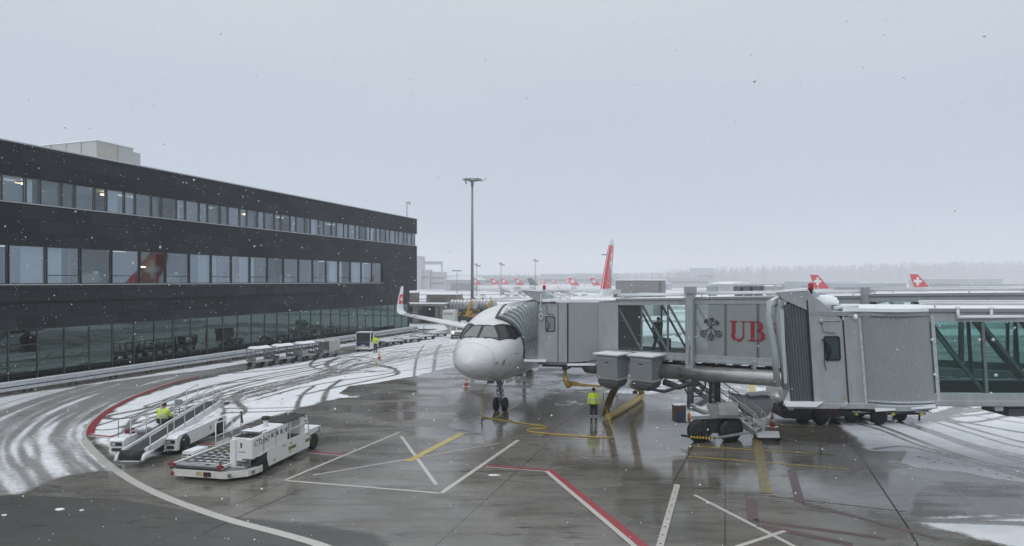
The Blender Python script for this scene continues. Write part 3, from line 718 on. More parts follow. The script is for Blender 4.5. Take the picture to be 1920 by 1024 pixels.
def wingloft(secs, side=1, vert=False, mi=0, mb=None):
    mb = mb or MB(); rings = []
    for (pos, st, z, c, t) in secs:
        prof = naca(c, t)
        rings.append([((pos*side, st+a, z+h) if not vert else (h, st+a, z)) for a, h in prof])
    mb.loft(rings, mi, True); return mb
def cross_on(mb, c, ux, uz, nrm, s, off):
    "swiss cross bars, centre c"
    c = Vector(c)+Vector(nrm)*off; ux = Vector(ux); uz = Vector(uz)
    a, b = .5*s, .155*s
    pts = [(-b,-a),(b,-a),(b,-b),(a,-b),(a,b),(b,b),(b,a),(-b,a),(-b,b),(-a,b),(-a,-b),(-b,-b)]
    mb.prism([c+ux*x+uz*y for x, y in pts], Vector(nrm)*.01)
def aircraft(detail=True, label='', group=None, fincol=None, cross=True):
    ac = thing('airliner', label, 'aircraft', group=group)
    sts = sorted(set(list(np.linspace(0,1,9)**1.6*1.2)+list(np.arange(1.3, 6.6, .25 if detail else .8))+[8,12,18,24,30]+list(np.arange(31,44.4,1.0))+[44.4]))
    N = 48 if detail else 20
    mb = MB(); mb.loft([[fz(s_, 2*math.pi*k/N) for k in range(N)] for s_ in sts], sm=True); body = mb.build('fuselage', ac_white, ac)
    # wings, belly fairing
    MB().lathe([(.01,15.5),(.7,16.5),(1.0,18.5),(1.05,23),(.8,26),(.01,28)], (0,0,2.25), 'y').tf(Matrix.Scale(2.0, 4, (1,0,0))).build('belly_fairing', ac_white, ac)
    for sd_ in (-1, 1):
        w_ = wingloft([(1.3,17.0,2.75,7.6,.13),(6.0,19.5,3.12,4.6,.12),(11.5,22.3,3.62,2.9,.11),(16.4,24.8,4.12,1.75,.11)], sd_).build('wing', ac_white, ac)
        mb = MB(); pr2 = []
        for pos, st, z, c in ((16.4,24.8,4.12,1.75),(16.9,25.1,4.2,1.6),(17.25,25.4,4.42,1.4),(17.42,25.75,4.75,1.25),(17.62,26.4,5.6,.95),(17.80,27.3,6.72,.5)):
            tilt = min(1, max(0, (pos-16.5)/.9)); prof = naca(c, .10)
            pr2.append([((pos-h*tilt)*sd_, st+a, z+h*(1-tilt)) for a, h in prof])
        mb.loft(pr2, sm=True); sk = mb.build('sharklet', ac_white, w_)
        mb = MB(); z0, z1 = 5.1, 6.0
        for q_ in (0,):
            P_ = [(17.50,26.15,5.05),(17.52,26.95,5.05),(17.66,27.35,5.95),(17.64,26.75,5.95)]
            mb.prism([((x+.06)*sd_, y, z) for x, y, z in P_], (-.14*sd_, 0, 0))
        em = mb.build('emblem_panel', ac_red, sk); cm = MB()
        for nx_ in (1, -1): cross_on(cm, ((17.58)*sd_, 26.8, 5.5), (0,1,0), (.12*sd_,.25,.95), (nx_,0,0), .5, .085)
        cm.build('emblem_cross', white, em)
        # engine
        ex, ez, es = 5.6*sd_, 1.95, 14.4
        e = MB().lathe([(.98,.35),(1.02,.1),(1.10,0),(1.20,.12),(1.28,.6),(1.27,1.6),(1.12,2.8),(.92,3.6),(.88,3.6),(.9,2.5),(.95,1.2),(.98,.35)], (ex,es,ez), 'y', 36).build('engine', ac_white, ac)
        MB().lathe([(1.0,.3),(1.03,.08),(1.11,-.02),(1.21,.10),(1.19,.16),(1.1,.05),(1.0,.3)], (ex,es,ez), 'y', 36).build('inlet_lip', chrome, e)
        fb = MB().lathe([(.97,.62),(.01,.64)], (ex,es,ez), 'y', 30)
        if detail:
            for k in range(20):
                a = 2*math.pi*k/20; c_, s_ = math.cos(a), math.sin(a); c2, s2 = math.cos(a+.24), math.sin(a+.24)
                fb.add([(ex+.28*c_,es+.45,ez+.28*s_),(ex+.95*c_,es+.42,ez+.95*s_),(ex+.95*c2,es+.58,ez+.95*s2),(ex+.28*c2,es+.58,ez+.28*s2)], [(0,1,2,3)])
        fb.build('fan', dark, e); MB().lathe([(.30,.55),(.22,.35),(.01,.15)], (ex,es,ez), 'y', 16).build('spinner', grey3, e)
        MB().lathe([(.6,3.3),(.5,4.2),(.35,4.3),(.01,4.9)], (ex,es,ez), 'y', 20).build('exhaust_cone', grey2, e)
        MB().hexa([(ex-.18,es+1.2,ez+1.15),(ex+.18,es+1.2,ez+1.15),(ex+.18,es+5.5,ez+.4),(ex-.18,es+5.5,ez+.4),(ex-.12,es+2.0,ez+1.55),(ex+.12,es+2.0,ez+1.55),(ex+.12,es+6.0,ez+1.15),(ex-.12,es+6.0,ez+1.15)]).build('pylon', ac_white, ac)
        for fx, fy, fzz in ((8.3,24.2,3.05),(12.3,25.3,3.5)):
            MB().lathe([(.01,-1.6),(.2,-.9),(.24,0),(.15,1.0),(.01,1.6)], (fx*sd_,fy,fzz), 'y', 12).build('flap_fairing', ac_white, w_)
        wingloft([(.4,38.2,4.9,4.0,.11),(6.2,41.4,5.5,1.5,.1)], sd_).build('stabilizer', ac_white, ac)
    # fin
    sec = lambda z: (35.4+(z-5.7)*.98 if z > 6.3 else 34.2+(z-5.5)*2.0, 0, 0)
    def finsec(z):
        k = (z-5.7)/(11.76-5.7); le = 35.6+k*5.9; te = 41.6+k*2.3
        if z < 6.3: le -= (6.3-z)*1.6
        return (0, le, z, te-le, .10)
    wingloft([finsec(z) for z in (5.55,5.9,6.3,8,10,11.4,11.76)], vert=True).build('tail_fin', ac_white, ac)
    tf_ = [o for o in ac.children if o.name.startswith('tail_fin')][0]
    mb = MB()
    def fpt(z, u, s_):
        _, le, zz_, c, t_ = finsec(z); x = u*c; h = 5*t_*(.2969*math.sqrt(u)-.126*u-.3516*u*u+.2843*u**3-.1036*u**4)*c
        return (s_*(h+.03), le+x, z)
    for s_ in (-1, 1):
        mb.grid([[fpt(z, u, s_) for u in (.0004,.01,.03,.08,.2,.35,.5,.7,.9,.995)] for z in (6.45,7,8,9,10,11.1)])
    lv = mb.build('livery_panel', fincol or ac_red, tf_)
    if cross:
        cm = MB()
        for s_ in (-1, 1):
            a = [fpt(8.9, .55, s_)]; cx_, cy_, cz_ = a[0]
            uy = .155*2.6; 
            for (y0, y1, z0, z1) in ((-.42,.42,-1.3,1.3),(-1.3,-.42,-.42,.42),(.42,1.3,-.42,.42)):
                ys_ = np.linspace(cy_+y0, cy_+y1, 4); zs_ = np.linspace(cz_+z0, cz_+z1, 4); rows = []
                for z in zs_:
                    _, le, _, c, t_ = finsec(z); rows.append([tuple(Vector(fpt(z, min(.99, max(.001,(y_2-le)/c)), s_))+Vector((s_*.012,0,0))) for y_2 in ys_])
                cm.grid(rows)
        cm.build('cross', white, lv)
    # landing gear
    def wheel(par, x, y, z, r, w):
        tw = MB().lathe([(r*.55,-w/2),(r*.9,-w/2),(r,-w*.3),(r,w*.3),(r*.9,w/2),(r*.55,w/2)], (x,y,z), 'x', 28).build('wheel', tyre, par)
        MB().lathe([(.01,-w*.42),(r*.3,-w*.45),(r*.36,-w*.3),(r*.56,-w*.44),(r*.56,w*.44),(r*.36,w*.3),(r*.3,w*.45),(.01,w*.42)], (x,y,z), 'x', 20).build('hub', rim, tw)
    ng = MB().tube([(0,5.0,1.95),(0,5.05,1.1),(0,5.07,.45)], [.10,.09,.07], 12).tube([(-.25,5.07,.38),(.25,5.07,.38)], .06, 10).tube([(0,5.0,1.2),(0,4.2,1.9)], .05).tube([(0,4.92,.95),(0,4.78,.7),(0,5.0,.5)], .035)
    if detail:
        for sx_ in (-1, 1): ng.tube([(0,5.0,1.15),(sx_*.22,5.1,1.85)], .035).tube([(sx_*.14,4.9,1.25),(sx_*.16,4.85,.9)], .03).lathe([(.01,0),(.09,.02),(.09,.12),(.01,.14)], (sx_*.13,4.86,1.15), 'y', 10)
        ng.box(-.14,.14,4.9,5.2,.8,.95).box(-.11,.11,4.86,5.0,1.3,1.55)
    ngo = ng.build('nose_gear', mat('gear_grey', (.30,.31,.32), .4, var=.3, vs=12), ac)
    for sx_ in (-1, 1): wheel(ngo, .25*sx_, 5.07, .38, .38, .22)
    if detail:
        for sx_ in (-1, 1):
            MB().hexa([(sx_*.34,4.7,1.98),(sx_*.37,4.7,1.98),(sx_*.37,5.9,1.9),(sx_*.34,5.9,1.9),(sx_*.44,4.72,1.62),(sx_*.47,4.72,1.62),(sx_*.47,5.85,1.55),(sx_*.44,5.85,1.55)]).build('gear_door', ac_white, ngo)
            MB().lathe([(.01,-.03),(.07,-.02),(.075,.03)], (sx_*.14,4.82,1.42), 'y', 12).build('taxi_lamp', chrome, ngo)
    for sx_ in (-1, 1):
        mg = MB().tube([(sx_*3.8,22,2.5),(sx_*3.8,22,.6)], [.15,.12], 10).tube([(sx_*3.3,22,.6),(sx_*4.3,22,.6)], .08).tube([(sx_*3.7,22,.9),(sx_*2.6,22,2.2)], .07).build('main_gear', rim, ac)
        wheel(mg, sx_*3.8-.46, 22, .6, .6, .40); wheel(mg, sx_*3.8+.46, 22, .6, .6, .40)
    if detail:
        # cockpit glazing: dark surround with panes on it
        for sd_ in (-1, 1):
            sf = MB()
            sf.grid(fpatch([(1.46,.0),(1.80,4.20),(2.42,4.92),(2.36,.0)], .006, 10, sd_))
            sf.grid(fpatch([(1.80,4.20),(2.78,4.18),(3.02,4.95),(2.42,4.92)], .006, 10, sd_))
            sf.grid(fpatch([(2.78,4.18),(3.45,4.32),(3.50,4.70),(3.02,4.95)], .006, 8, sd_))
            s0 = sf.build('cockpit_surround', black, body)
            for cr_ in ([(1.54,.05),(1.84,4.26),(2.36,4.86),(2.28,.05)], [(1.93,4.25),(2.70,4.24),(2.92,4.88),(2.47,4.87)], [(2.86,4.26),(3.36,4.38),(3.41,4.65),(3.08,4.87)]):
                MB().grid(fpatch(cr_, .014, 8, sd_)).build('cockpit_window', ckglass if cr_[0][0] < 1.6 else ckdark, s0)
        # radome seam
        mb = MB(); N2 = 48; r0 = []
        for k in range(N2+1):
            a = 2*math.pi*k/N2; st_ = .92; A_ = Vector(fz(st_, a)); B_ = Vector(fz(st_+.025, a)); c_ = Vector((0,st_,ZC-.6)); 
            r0.append([tuple(A_+(A_-c_).normalized()*.004), tuple(B_+(B_-c_).normalized()*.004)])
        mb.grid(r0); mb.build('radome_seam', mat('seam_grey', (.42,.43,.44), .4), body)
        for st_, p0, p1 in ((4.45, 1.2, 3.1), (2.95, 1.75, 3.1)):
            for s_ in (-1, 1):
                mb = MB(); rw_ = []
                for k in range(25):
                    a = p0+(p1-p0)*k/24; A_ = Vector(fz(st_, a)); B_ = Vector(fz(st_+.018, a)); c_ = Vector((0,st_,ZC)); rw_.append([tuple((lambda v: (v.x*s_, v.y, v.z))(A_+(A_-c_).normalized()*.004)), tuple((lambda v: (v.x*s_, v.y, v.z))(B_+(B_-c_).normalized()*.004))])
                mb.grid(rw_); mb.build('panel_seam', mat('seam_grey', (.42,.43,.44), .4), body)
        # registration letters PB and a placard on the nose, side facing the camera
        vs_, fs_ = text_polys('PB', .22); mb = MB(); pts = []
        for a, b in vs_:
            st_ = .99+a*.8; x, y, z = fz(st_, phi_for(st_, 3.10+b)); pts.append((x+.012, y, z))
        mb.add(pts, fs_); mb.build('registration_letters', grey3, body)
        MB().grid(fpatch([(1.55,3.02),(1.72,3.02),(1.72,3.30),(1.55,3.30)], .01, 3, 1)).build('placard', grey2, body)
        MB().grid(fpatch([(2.3,2.5),(2.55,2.5),(2.55,2.54),(2.3,2.54)], .01, 3, 1)).build('pitot_plate', grey2, body)
        for (st_, z) in ((2.2, 3.0), (2.6, 3.5)):
            x, y, zz2 = fz(st_, phi_for(st_, z))
            for s_ in (-1, 1): MB().tube([(x*s_, y, z), ((x+.12)*s_, y-.02, z), ((x+.14)*s_, y-.16, z)], .014, 6).build('pitot_probe', dark, body)
        for st_, ph in ((1.62,.12),):
            for s_ in (-1, 1):
                a = Vector(fz(1.50, .25)); b = Vector(fz(1.95, .75)); MB().tube([(a.x*s_, a.y-.02, a.z+.02), (b.x*s_, b.y-.03, b.z+.03)], .012, 5).build('wiper', black, body)
        MB().grid(fpatch([(4.9,3.05),(5.75,3.05),(5.75,5.2),(4.9,5.2)], .008, 6, 1)).build('passenger_door', ac_white, body)
        MB().grid(fpatch([(4.9,3.4),(5.75,3.4),(5.75,5.25),(4.9,5.25)], .008, 6, -1)).build('passenger_door', ac_white, body)
        MB().box(-.15,.15,3.3,3.6,1.78,1.95).build('ground_power_socket', grey3, ac)
    return ac
NOSE = Vector((-2.2, 31.6, 0)); YAW = R(-18.05)
plane = aircraft(True, 'white twin-jet airliner with red tail parked nose towards the viewer at the passenger bridge')
plane.location = NOSE; plane.rotation_euler = (0, 0, YAW)
AU = Vector((math.sin(-YAW), math.cos(-YAW), 0)); AW = Vector((math.cos(YAW), math.sin(YAW), 0))   # aft, and towards the bridge
def AC(x, st, z): return NOSE+AW*x+AU*st+Vector((0,0,z))
# far aircraft
far_ac = [  # px of fin, distance, heading (rad, nose direction), label
 (1540, 220, R(98), 'parked airliner with red tail far behind the bridges, left one of the near pair'),
 (1728, 205, R(97), 'parked airliner with red tail behind the right bridge, rightmost aircraft'),
 (1078, 400, R(100), 'distant parked airliner with red tail just left of the big nearby tail fin'),
 (1118, 410, R(99), 'distant parked airliner whose red tail stands closest to the big nearby fin'),
 (930, 470, R(100), 'distant red-tailed airliner left of the dark-tailed one, beside a thin lamp pole'),
 (948, 500, R(95), 'distant red-tailed airliner second to the right of the tall mast'),
 (895, 455, R(100), 'distant airliner with red tail directly right of the tall mast'),
 (975, 430, R(70), 'distant airliner with wide red tail seen between two lamp poles'),
 (1020, 640, R(100), 'tiny faded red-tailed airliner in the rear row behind the dark tail'),
 (1040, 650, R(96), 'tiny faded red-tailed airliner in the middle of the rear row'),
 (1066, 660, R(94), 'tiny faded red-tailed airliner at the right end of the rear row'),
]
fproto = aircraft(False, '', group='distant parked airliners')
for i, (px, Y, hd, lb) in enumerate(far_ac):
    # fin centre is at station 40
    fx = (px-CX)/F*Y; h = -hd+math.pi/2; rz = hd-R(0)
    aft = Vector((-math.sin(rz), math.cos(rz), 0)); o = Vector((fx, Y, -1.7))-aft*39.5
    place(fproto, i == 0, o, rz, lb)
dproto = aircraft(False, 'distant parked airliner with dark grey-green tail among the red tails', group=None, fincol=mat('dark_green_grey_paint', (.05,.08,.085), .35), cross=False)
rz = R(96); aft = Vector((-math.sin(rz), math.cos(rz), 0)); dproto.location = Vector(((1000-CX)/F*415, 415, -1.7))-aft*39.5; dproto.rotation_euler = (0,0,rz)
# ------------------------------------------------------------ passenger bridge at the aircraft (world coordinates)
PB = [(0,0)]
def V2(a, z): return (a[0], a[1], z)
def wall(mb, a, b, z0a, z1a, z0b=None, z1b=None, th=.08, mi=0):
    "upright panel from plan point a to b, thickness to the left of a->b"
    z0b = z0a if z0b is None else z0b; z1b = z1a if z1b is None else z1b
    d = Vector((b[0]-a[0], b[1]-a[1], 0)).normalized(); n = Vector((-d.y, d.x, 0))*th
    return mb.hexa([V2(a,z0a), V2(b,z0b), (b[0]+n.x,b[1]+n.y,z0b), (a[0]+n.x,a[1]+n.y,z0a), V2(a,z1a), V2(b,z1b), (b[0]+n.x,b[1]+n.y,z1b), (a[0]+n.x,a[1]+n.y,z1a)], mi)
b1 = thing('passenger_bridge', 'grey glazed passenger bridge with red serif letters and key emblem docked at the airliner', 'jet bridge', (9.0, 30.4, 0))
A1 = Vector((4.38, 34.1, 0)); U1 = Vector((.839, -.545, 0)); N1 = Vector((.545, .839, 0))
def P1o(d, o=0, z=0): return A1+Vector((.702,-.712,0))*d+Vector((.712,.702,0))*o+Vector((0,0,z))
zf = lambda d: 3.54+.012*d; zt = lambda d: 6.22+.021*d
def P1(d, o=0, z=0): return A1+U1*d+N1*o+Vector((0,0,z))
def bw(mb, name, m, parent=None): return mb.build(name, m, parent or b1, world=True)
def tunnel(P, zf, zt, d0, d1, o0, o1, root, seg, gl, beams=.26, low=.34, film=None, dark_first=False, diag=True):
    "one telescoping section: chords, mullions, diagonals, panes, roof, floor"
    W_ = lambda mb, name, m, par=root: mb.build(name, m, par, world=True)
    n = max(1, round((d1-d0)/seg)); ds = [d0+(d1-d0)*k/n for k in range(n+1)]
    mb = MB()
    for o in (o0, o1):
        s_ = 1 if o == o0 else -1
        mb = MB(); mb.beam(P(d0,o+.06*s_,zt(d0)-beams/2), P(d1,o+.06*s_,zt(d1)-beams/2), .14, beams)
        W_(mb, 'chord_beam', grey); mb = MB()
        mb.beam(P(d0,o+.08*s_,zf(d0)-low/2+.12), P(d1,o+.08*s_,zf(d1)-low/2+.12), .2, low)
        mb.beam(P(d0,o-.02*s_,zf(d0)-low/2+.02), P(d1,o-.02*s_,zf(d1)-low/2+.02), .06, low*.35)
        W_(mb, 'chord_beam', grey)
    W_(MB().hexa([P(d0,o0,zt(d0)),P(d1,o0,zt(d1)),P(d1,o1,zt(d1)),P(d0,o1,zt(d0)),P(d0,o0,zt(d0)+.07),P(d1,o0,zt(d1)+.07),P(d1,o1,zt(d1)+.07),P(d0,o1,zt(d0)+.07)]), 'roof', [snowm])
    W_(MB().hexa([P(d0,o0+.1,zf(d0)-.1),P(d1,o0+.1,zf(d1)-.1),P(d1,o1-.1,zf(d1)-.1),P(d0,o1-.1,zf(d0)-.1),P(d0,o0+.1,zf(d0)+.06),P(d1,o0+.1,zf(d1)+.06),P(d1,o1-.1,zf(d1)+.06),P(d0,o1-.1,zf(d0)+.06)]), 'floor', mat('bridge_carpet', (.05,.06,.06), .9))
    for o in (o0+.05, o1-.05):
        fr = MB()
        for k, d in enumerate(ds):
            fr.beam(P(d,o,zf(d)+.1), P(d,o,zt(d)-beams), .09, .09)
        if diag:
            for k in range(n):
                a, b = ds[k], ds[k+1]
                fr.beam(P(a,o+(.08 if o<o1-.2 else -.08),zt(a)-beams), P(b,o+(.08 if o<o1-.2 else -.08),zf(b)+.12), .07, .10)
        W_(fr, 'truss', mat('grey_green_truss', (.14,.17,.17), .45, var=.1))
    for o, far_ in ((o0+.02, False), (o1-.02, True)):
        for k in range(n):
            a, b = ds[k]+.06, ds[k+1]-.06; m_ = gl
            if film and not far_ and film(ds[k]+.05): m_ = film_m
            if film and far_ and film(ds[k]+.05): m_ = film_m
            W_(MB().hexa([P(a,o,zf(a)+.1),P(b,o,zf(b)+.1),P(b,o+.015,zf(b)+.1),P(a,o+.015,zf(a)+.1),P(a,o,zt(a)-beams),P(b,o,zt(b)-beams),P(b,o+.015,zt(b)-beams),P(a,o+.015,zt(a)-beams)]), 'window_pane', m_)
    # roof rails with snow
    mb = MB()
    for o, dz in ((o0+.15, .22), (o0+.45, .28)):
        mb.tube([P(d0,o,zt(d0)+dz), P(d1,o,zt(d1)+dz)], .045, 8)
    d = d0+.3
    while d < d1: mb.tube([P(d,o0+.15,zt(d)), P(d,o0+.15,zt(d)+.33)], .035, 6); d += 3.2
    W_(mb, 'roof_rail', mat('snowy_rail', (.6,.63,.66), .6, snow=1))
    W_(MB().beam(P(d0,o0+.03,zt(d0)+.03), P(d1,o0+.03,zt(d1)+.03), .22, .10), 'roof_edge', grey2)
film_m = bpy.data.materials.new('translucent_advert_film'); film_m.use_nodes = True; t = film_m.node_tree; p = t.nodes['Principled BSDF']
p.inputs['Base Color'].default_value = (.40,.44,.45,1); p.inputs['Roughness'].default_value = .3
o_ = t.nodes['Material Output']; tr = nn(t, 'ShaderNodeBsdfTransparent'); tr.inputs[0].default_value = (.72,.80,.80,1); mxs = nn(t, 'ShaderNodeMixShader'); mxs.inputs[0].default_value = .58
t.links.new(tr.outputs[0], mxs.inputs[1]); t.links.new(p.outputs[0], mxs.inputs[2]); t.links.new(mxs.outputs[0], o_.inputs[0])
tunnel(P1, zf, zt, 1.12, 5.18, 0, 2.9, b1, 1.35, teal)
tunnel(P1, lambda d: zf(d)-.02, lambda d: zt(d)+.05, 5.2, 12.4, -.10, 3.0, b1, 1.40, teal, film=lambda d: d < 10.5)
tunnel(P1, lambda d: zf(d)-.04, lambda d: zt(d)+.12, 12.4, 25.5, -.22, 3.12, b1, 1.6, teal)
# first bay is closed with dark board behind the glass
bw(MB().hexa([P1(1.16,.14,zf(1)+.1),P1(2.42,.14,zf(2)+.1),P1(2.42,.2,zf(2)+.1),P1(1.16,.2,zf(1)+.1),P1(1.16,.14,zt(1)-.27),P1(2.42,.14,zt(2)-.27),P1(2.42,.2,zt(2)-.27),P1(1.16,.2,zt(1)-.27)]), 'dark_lining', mat('dark_lining_board', (.012,.014,.015), .7))
# portal frames
for d, w in ((12.35, .30),):
    bw(MB().beam(P1(d,-.2,3.3), P1(d,-.2,6.95), .22, w), 'portal_frame', grey); bw(MB().beam(P1(d,3.1,3.3), P1(d,3.1,6.95), .22, w), 'portal_frame', grey)
# ad letters and keys on the outer film
def ontunnel(polys, d0, z0, mb, off=.012):
    for vs_, fs_ in polys:
        pts = [P1(d0+a, -.10-off, 0)+Vector((0,0,z0+b+.01*a)) for a, b in vs_]; mb.add(pts, fs_)
def ribbon(pts, ws):
    P = [Vector(p).to_2d() for p in pts]; vs_ = []; fs_ = []
    for i, q_ in enumerate(P):
        t_ = (P[min(i+1,len(P)-1)]-P[max(i-1,0)]).normalized(); n = Vector((-t_.y, t_.x))*ws[i]/2
        vs_ += [tuple(q_+n), tuple(q_-n)]
        if i: fs_.append((2*i-2, 2*i-1, 2*i+1, 2*i))
    return (vs_, fs_)
def rect(a, b, c, d): return ([(a,b),(c,b),(c,d),(a,d)], [(0,1,2,3)])
def arc(cx, cy, rx, ry, a0, a1, n=14): return [(cx+rx*math.cos(R(a0+(a1-a0)*k/n)), cy+ry*math.sin(R(a0+(a1-a0)*k/n))) for k in range(n+1)]
H_ = .90
def thick(n, lo, hi, f=lambda u: math.sin(math.pi*u)): return [lo+(hi-lo)*f(k/(n-1)) for k in range(n)]
U_ = [rect(.10,.28,.27,H_), rect(.60,.28,.66,H_), rect(0,H_-.045,.37,H_), rect(.49,H_-.045,.77,H_)]
pu = arc(.39,.28,.245,.265,180,360,16); U_.append(ribbon(pu, [.165-.105*k/16 for k in range(17)]))
B_ = [rect(.12,0,.29,H_), rect(0,0,.45,.045), rect(0,H_-.045,.42,H_)]
pb1 = arc(.38,.67,.21,.205,90,-90,14); B_.append(ribbon(pb1, thick(15,.045,.17))); pb2 = arc(.41,.235,.25,.215,90,-90,14); B_.append(ribbon(pb2, thick(15,.045,.19)))
S_ = [ribbon([(.50,.66),(.47,.80),(.30,.87),(.13,.80),(.10,.66),(.17,.55),(.32,.46),(.47,.36),(.51,.23),(.45,.09),(.28,.03),(.10,.09),(.05,.24)], [.03,.045,.05,.10,.14,.16,.17,.16,.14,.10,.05,.045,.03]), rect(.49,.62,.52,.90), rect(.04,0,.07,.27)]
lm = mat('red_film_letter', (.27,.015,.025), .4, var=.15)
for nm, pl, d0 in (('letter', U_, 6.82), ('letter', B_, 7.64), ('letter', S_, 8.60)):
    mb = MB(); ontunnel(pl, d0, 4.48, mb); bw(mb, nm, lm)
# three crossed keys
def key(mb, ang, cx=5.97, cz=5.06):
    ca, sa = math.cos(ang), math.sin(ang); tr_ = lambda q_: (q_[0]*ca-q_[1]*sa, q_[0]*sa+q_[1]*ca)
    pl = [rect(-.018,-.34,.018,.44), rect(.018,.30,.15,.42), rect(.055,.22,.15,.27), rect(-.09,.33,-.018,.39), rect(-.045,-.31,.045,-.27), rect(-.04,.14,.04,.17)]
    for c in ((-.065,-.44),(.065,-.44),(0,-.545)): pl.append(ribbon(arc(c[0],c[1],.042,.042,0,360,12), [.026]*13))
    pl.append(ribbon(arc(0,-.48,.15,.145,0,360,22), [.034]*23))
    for vs_, fs_ in pl: ontunnel([([tr_(v) for v in vs_], fs_)], cx, cz, mb)
for a in (0, R(48), R(-48)):
    mb = MB(); key(mb, a); bw(mb, 'key_emblem', mat('black_film', (.03,.03,.035), .4))
# under-floor equipment: dark cable tray, round duct, brackets
mb = MB()
for o, z in ((.4,-.45),(1.1,-.5),(2.2,-.45)): mb.beam(P1(2.2,o,zf(2)+z), P1(17,o,zf(17)+z), .10, .12)
d = 2.6
while d < 17: mb.beam(P1(d,.2,zf(d)-.38), P1(d,2.8,zf(d)-.38), .12, .14); d += .72
bw(mb, 'cable_carrier', dark)
DU = lambda d, o=-.25, dz=-.75: P1(d,o,zf(d)+dz)
bw(MB().tube([DU(3.1),DU(15.5)], .36, 24), 'round_duct', mat('bare_duct_metal', (.52,.52,.52), .33, metal=.85, var=.2, vs=1.5))
mb = MB()
mb.tube([DU(-.65),DU(-.6),DU(-.5),DU(-.35),DU(.35)], [.05,.20,.30,.35,.36], 24); bw(mb, 'duct_end_cap', mat('dark_duct_cap', (.12,.125,.13), .35, metal=.4))
mb = MB(); mb.box(-.06,.06,-.04,.04,-.1,.06)
bw(MB().box(-.2,.2,-.06,.02,-.05,.03).tf(Matrix.Translation(DU(8.1,-.62))), 'nameplate', grey2)
for d in (7.9, 9.8, 11.6): bw(MB().beam(P1(d,-.12,zf(d)-.05), P1(d,-.12,zf(d)-.38), .12, .3), 'bracket', grey)
# two equipment cabinets with snow-covered lids
for k, (d, o) in enumerate(((1.02, -1.25), (2.62, -1.35))):
    c = Vector(((4.98, 32.5, 0), (6.52, 31.85, 0))[k]); ca = R(-38); M_ = Matrix.Translation((c.x, c.y, 2.44)) @ Matrix.Rotation(ca, 4, 'Z') @ Matrix.Scale(.92, 4)
    cab = bw(MB().box(-.62,.62,-.62,.62,0,1.22,bev=.01).tf(M_), 'equipment_cabinet', mat('cabinet_grey_paint', (.20,.22,.235), .45, var=.08))
    bw(MB().box(-.76,.76,-.74,.74,1.24,1.29).tf(M_), 'lid', mat('cabinet_lid', (.5,.53,.56), .5), cab)
    bw(MB().box(-.77,.77,-.75,.75,1.29,1.33).tf(M_), 'snow_cap', snowm, cab)
    bw(MB().box(-.60,.60,-.645,-.62,1.02,1.13).box(-.12,.10,-.64,-.62,.72,.92).tf(M_), 'cover_plate', grey2, cab)
    bw(MB().box(-.11,.09,-.65,-.64,.82,.90).tf(M_), 'vent', dark, cab)
    mb = MB()
    for q_ in range(14):
        x = -.60+q_*.09; mb.prism([(x,-.64,.02),(x+.05,-.64,.02),(x+.015,-.64,-.06)], (0,.03,0)); mb.prism([(.63,x,.02),(.63,x+.05,.02),(.63,x+.015,-.06)], (.03,0,0))
    bw(mb.tf(M_), 'icicle_fringe', mat('ice_fringe', (.55,.56,.52), .5), cab)
    mb = MB(); rg = []
    for z, f in ((0,.58),(-.22,.60),(-.42,.50),(-.56,.30),(-.60,.1)): rg.append([(f*x, f*y*.9, z) for x, y in ((-1,-1),(1,-1),(1,1),(-1,1))])
    bw(mb.loft(rg).tf(M_), 'hose_basket', mat('hose_basket_fabric', (.09,.095,.10), .6), cab)
    vs_, fs_ = text_polys('1' if k == 0 else '2', .26); mb = MB(); mb.add([M_ @ Vector((-.66+a*0-.01, -.35-a, .42+b)) for a, b in vs_], fs_); bw(mb, 'number', dark, cab)
    mb = MB().box(-.70,-.62,-.45,-.2,.3,1.0).tf(M_); bw(mb, 'side_panel', grey, cab)
bw(MB().tube([P1o(4.2,-.2,2.45),P1o(5.0,-.2,2.3),P1o(5.6,.2,2.55)], [.16,.13,.10], 10).tube([P1o(3.6,-.6,2.1),P1o(4.4,-.5,2.05),P1o(5.1,-.2,2.35),P1o(5.8,.3,2.5)], .07, 8), 'hose_chute', dark)
# connecting collars up to the tunnel floor
for c_ in ((4.98,32.5),(6.52,31.85)): bw(MB().beam((c_[0],c_[1],3.35), (c_[0]+.65,c_[1]+1.0,3.35), .6, .25), 'cabinet_hanger', grey3)
# ---- cab
q = lambda st, k, z=0: AC(1.99+k, st, z)        # station along the aircraft, distance out from its skin
NL = q(3.75,.52); NR = q(3.75,1.62); NR2 = q(3.72,2.12); FL = q(7.6,.52); FR = q(7.6,2.6)
zc0, zc1 = 3.02, 6.06
mb = MB(); wall(mb, NL, NR, zc0, zc1, th=.1); bw(mb, 'cab_wall', grey)
mb = MB(); wall(mb, NR, NR2, zc0-.08, zc1+.02, th=.25); bw(mb, 'corner_column', grey)
mb = MB(); wall(mb, q(7.5,.52), q(7.5,2.6), zc0, zc1, th=.1); bw(mb, 'cab_wall', grey)
bw(MB().beam(NR+Vector((-.01,-.012,zc0)), NR+Vector((-.01,-.012,zc1)), .03, .03).beam(NR2+Vector((.01,-.02,zc0)), NR2+Vector((.01,-.02,zc1)), .06, .06), 'panel_seam', dark)
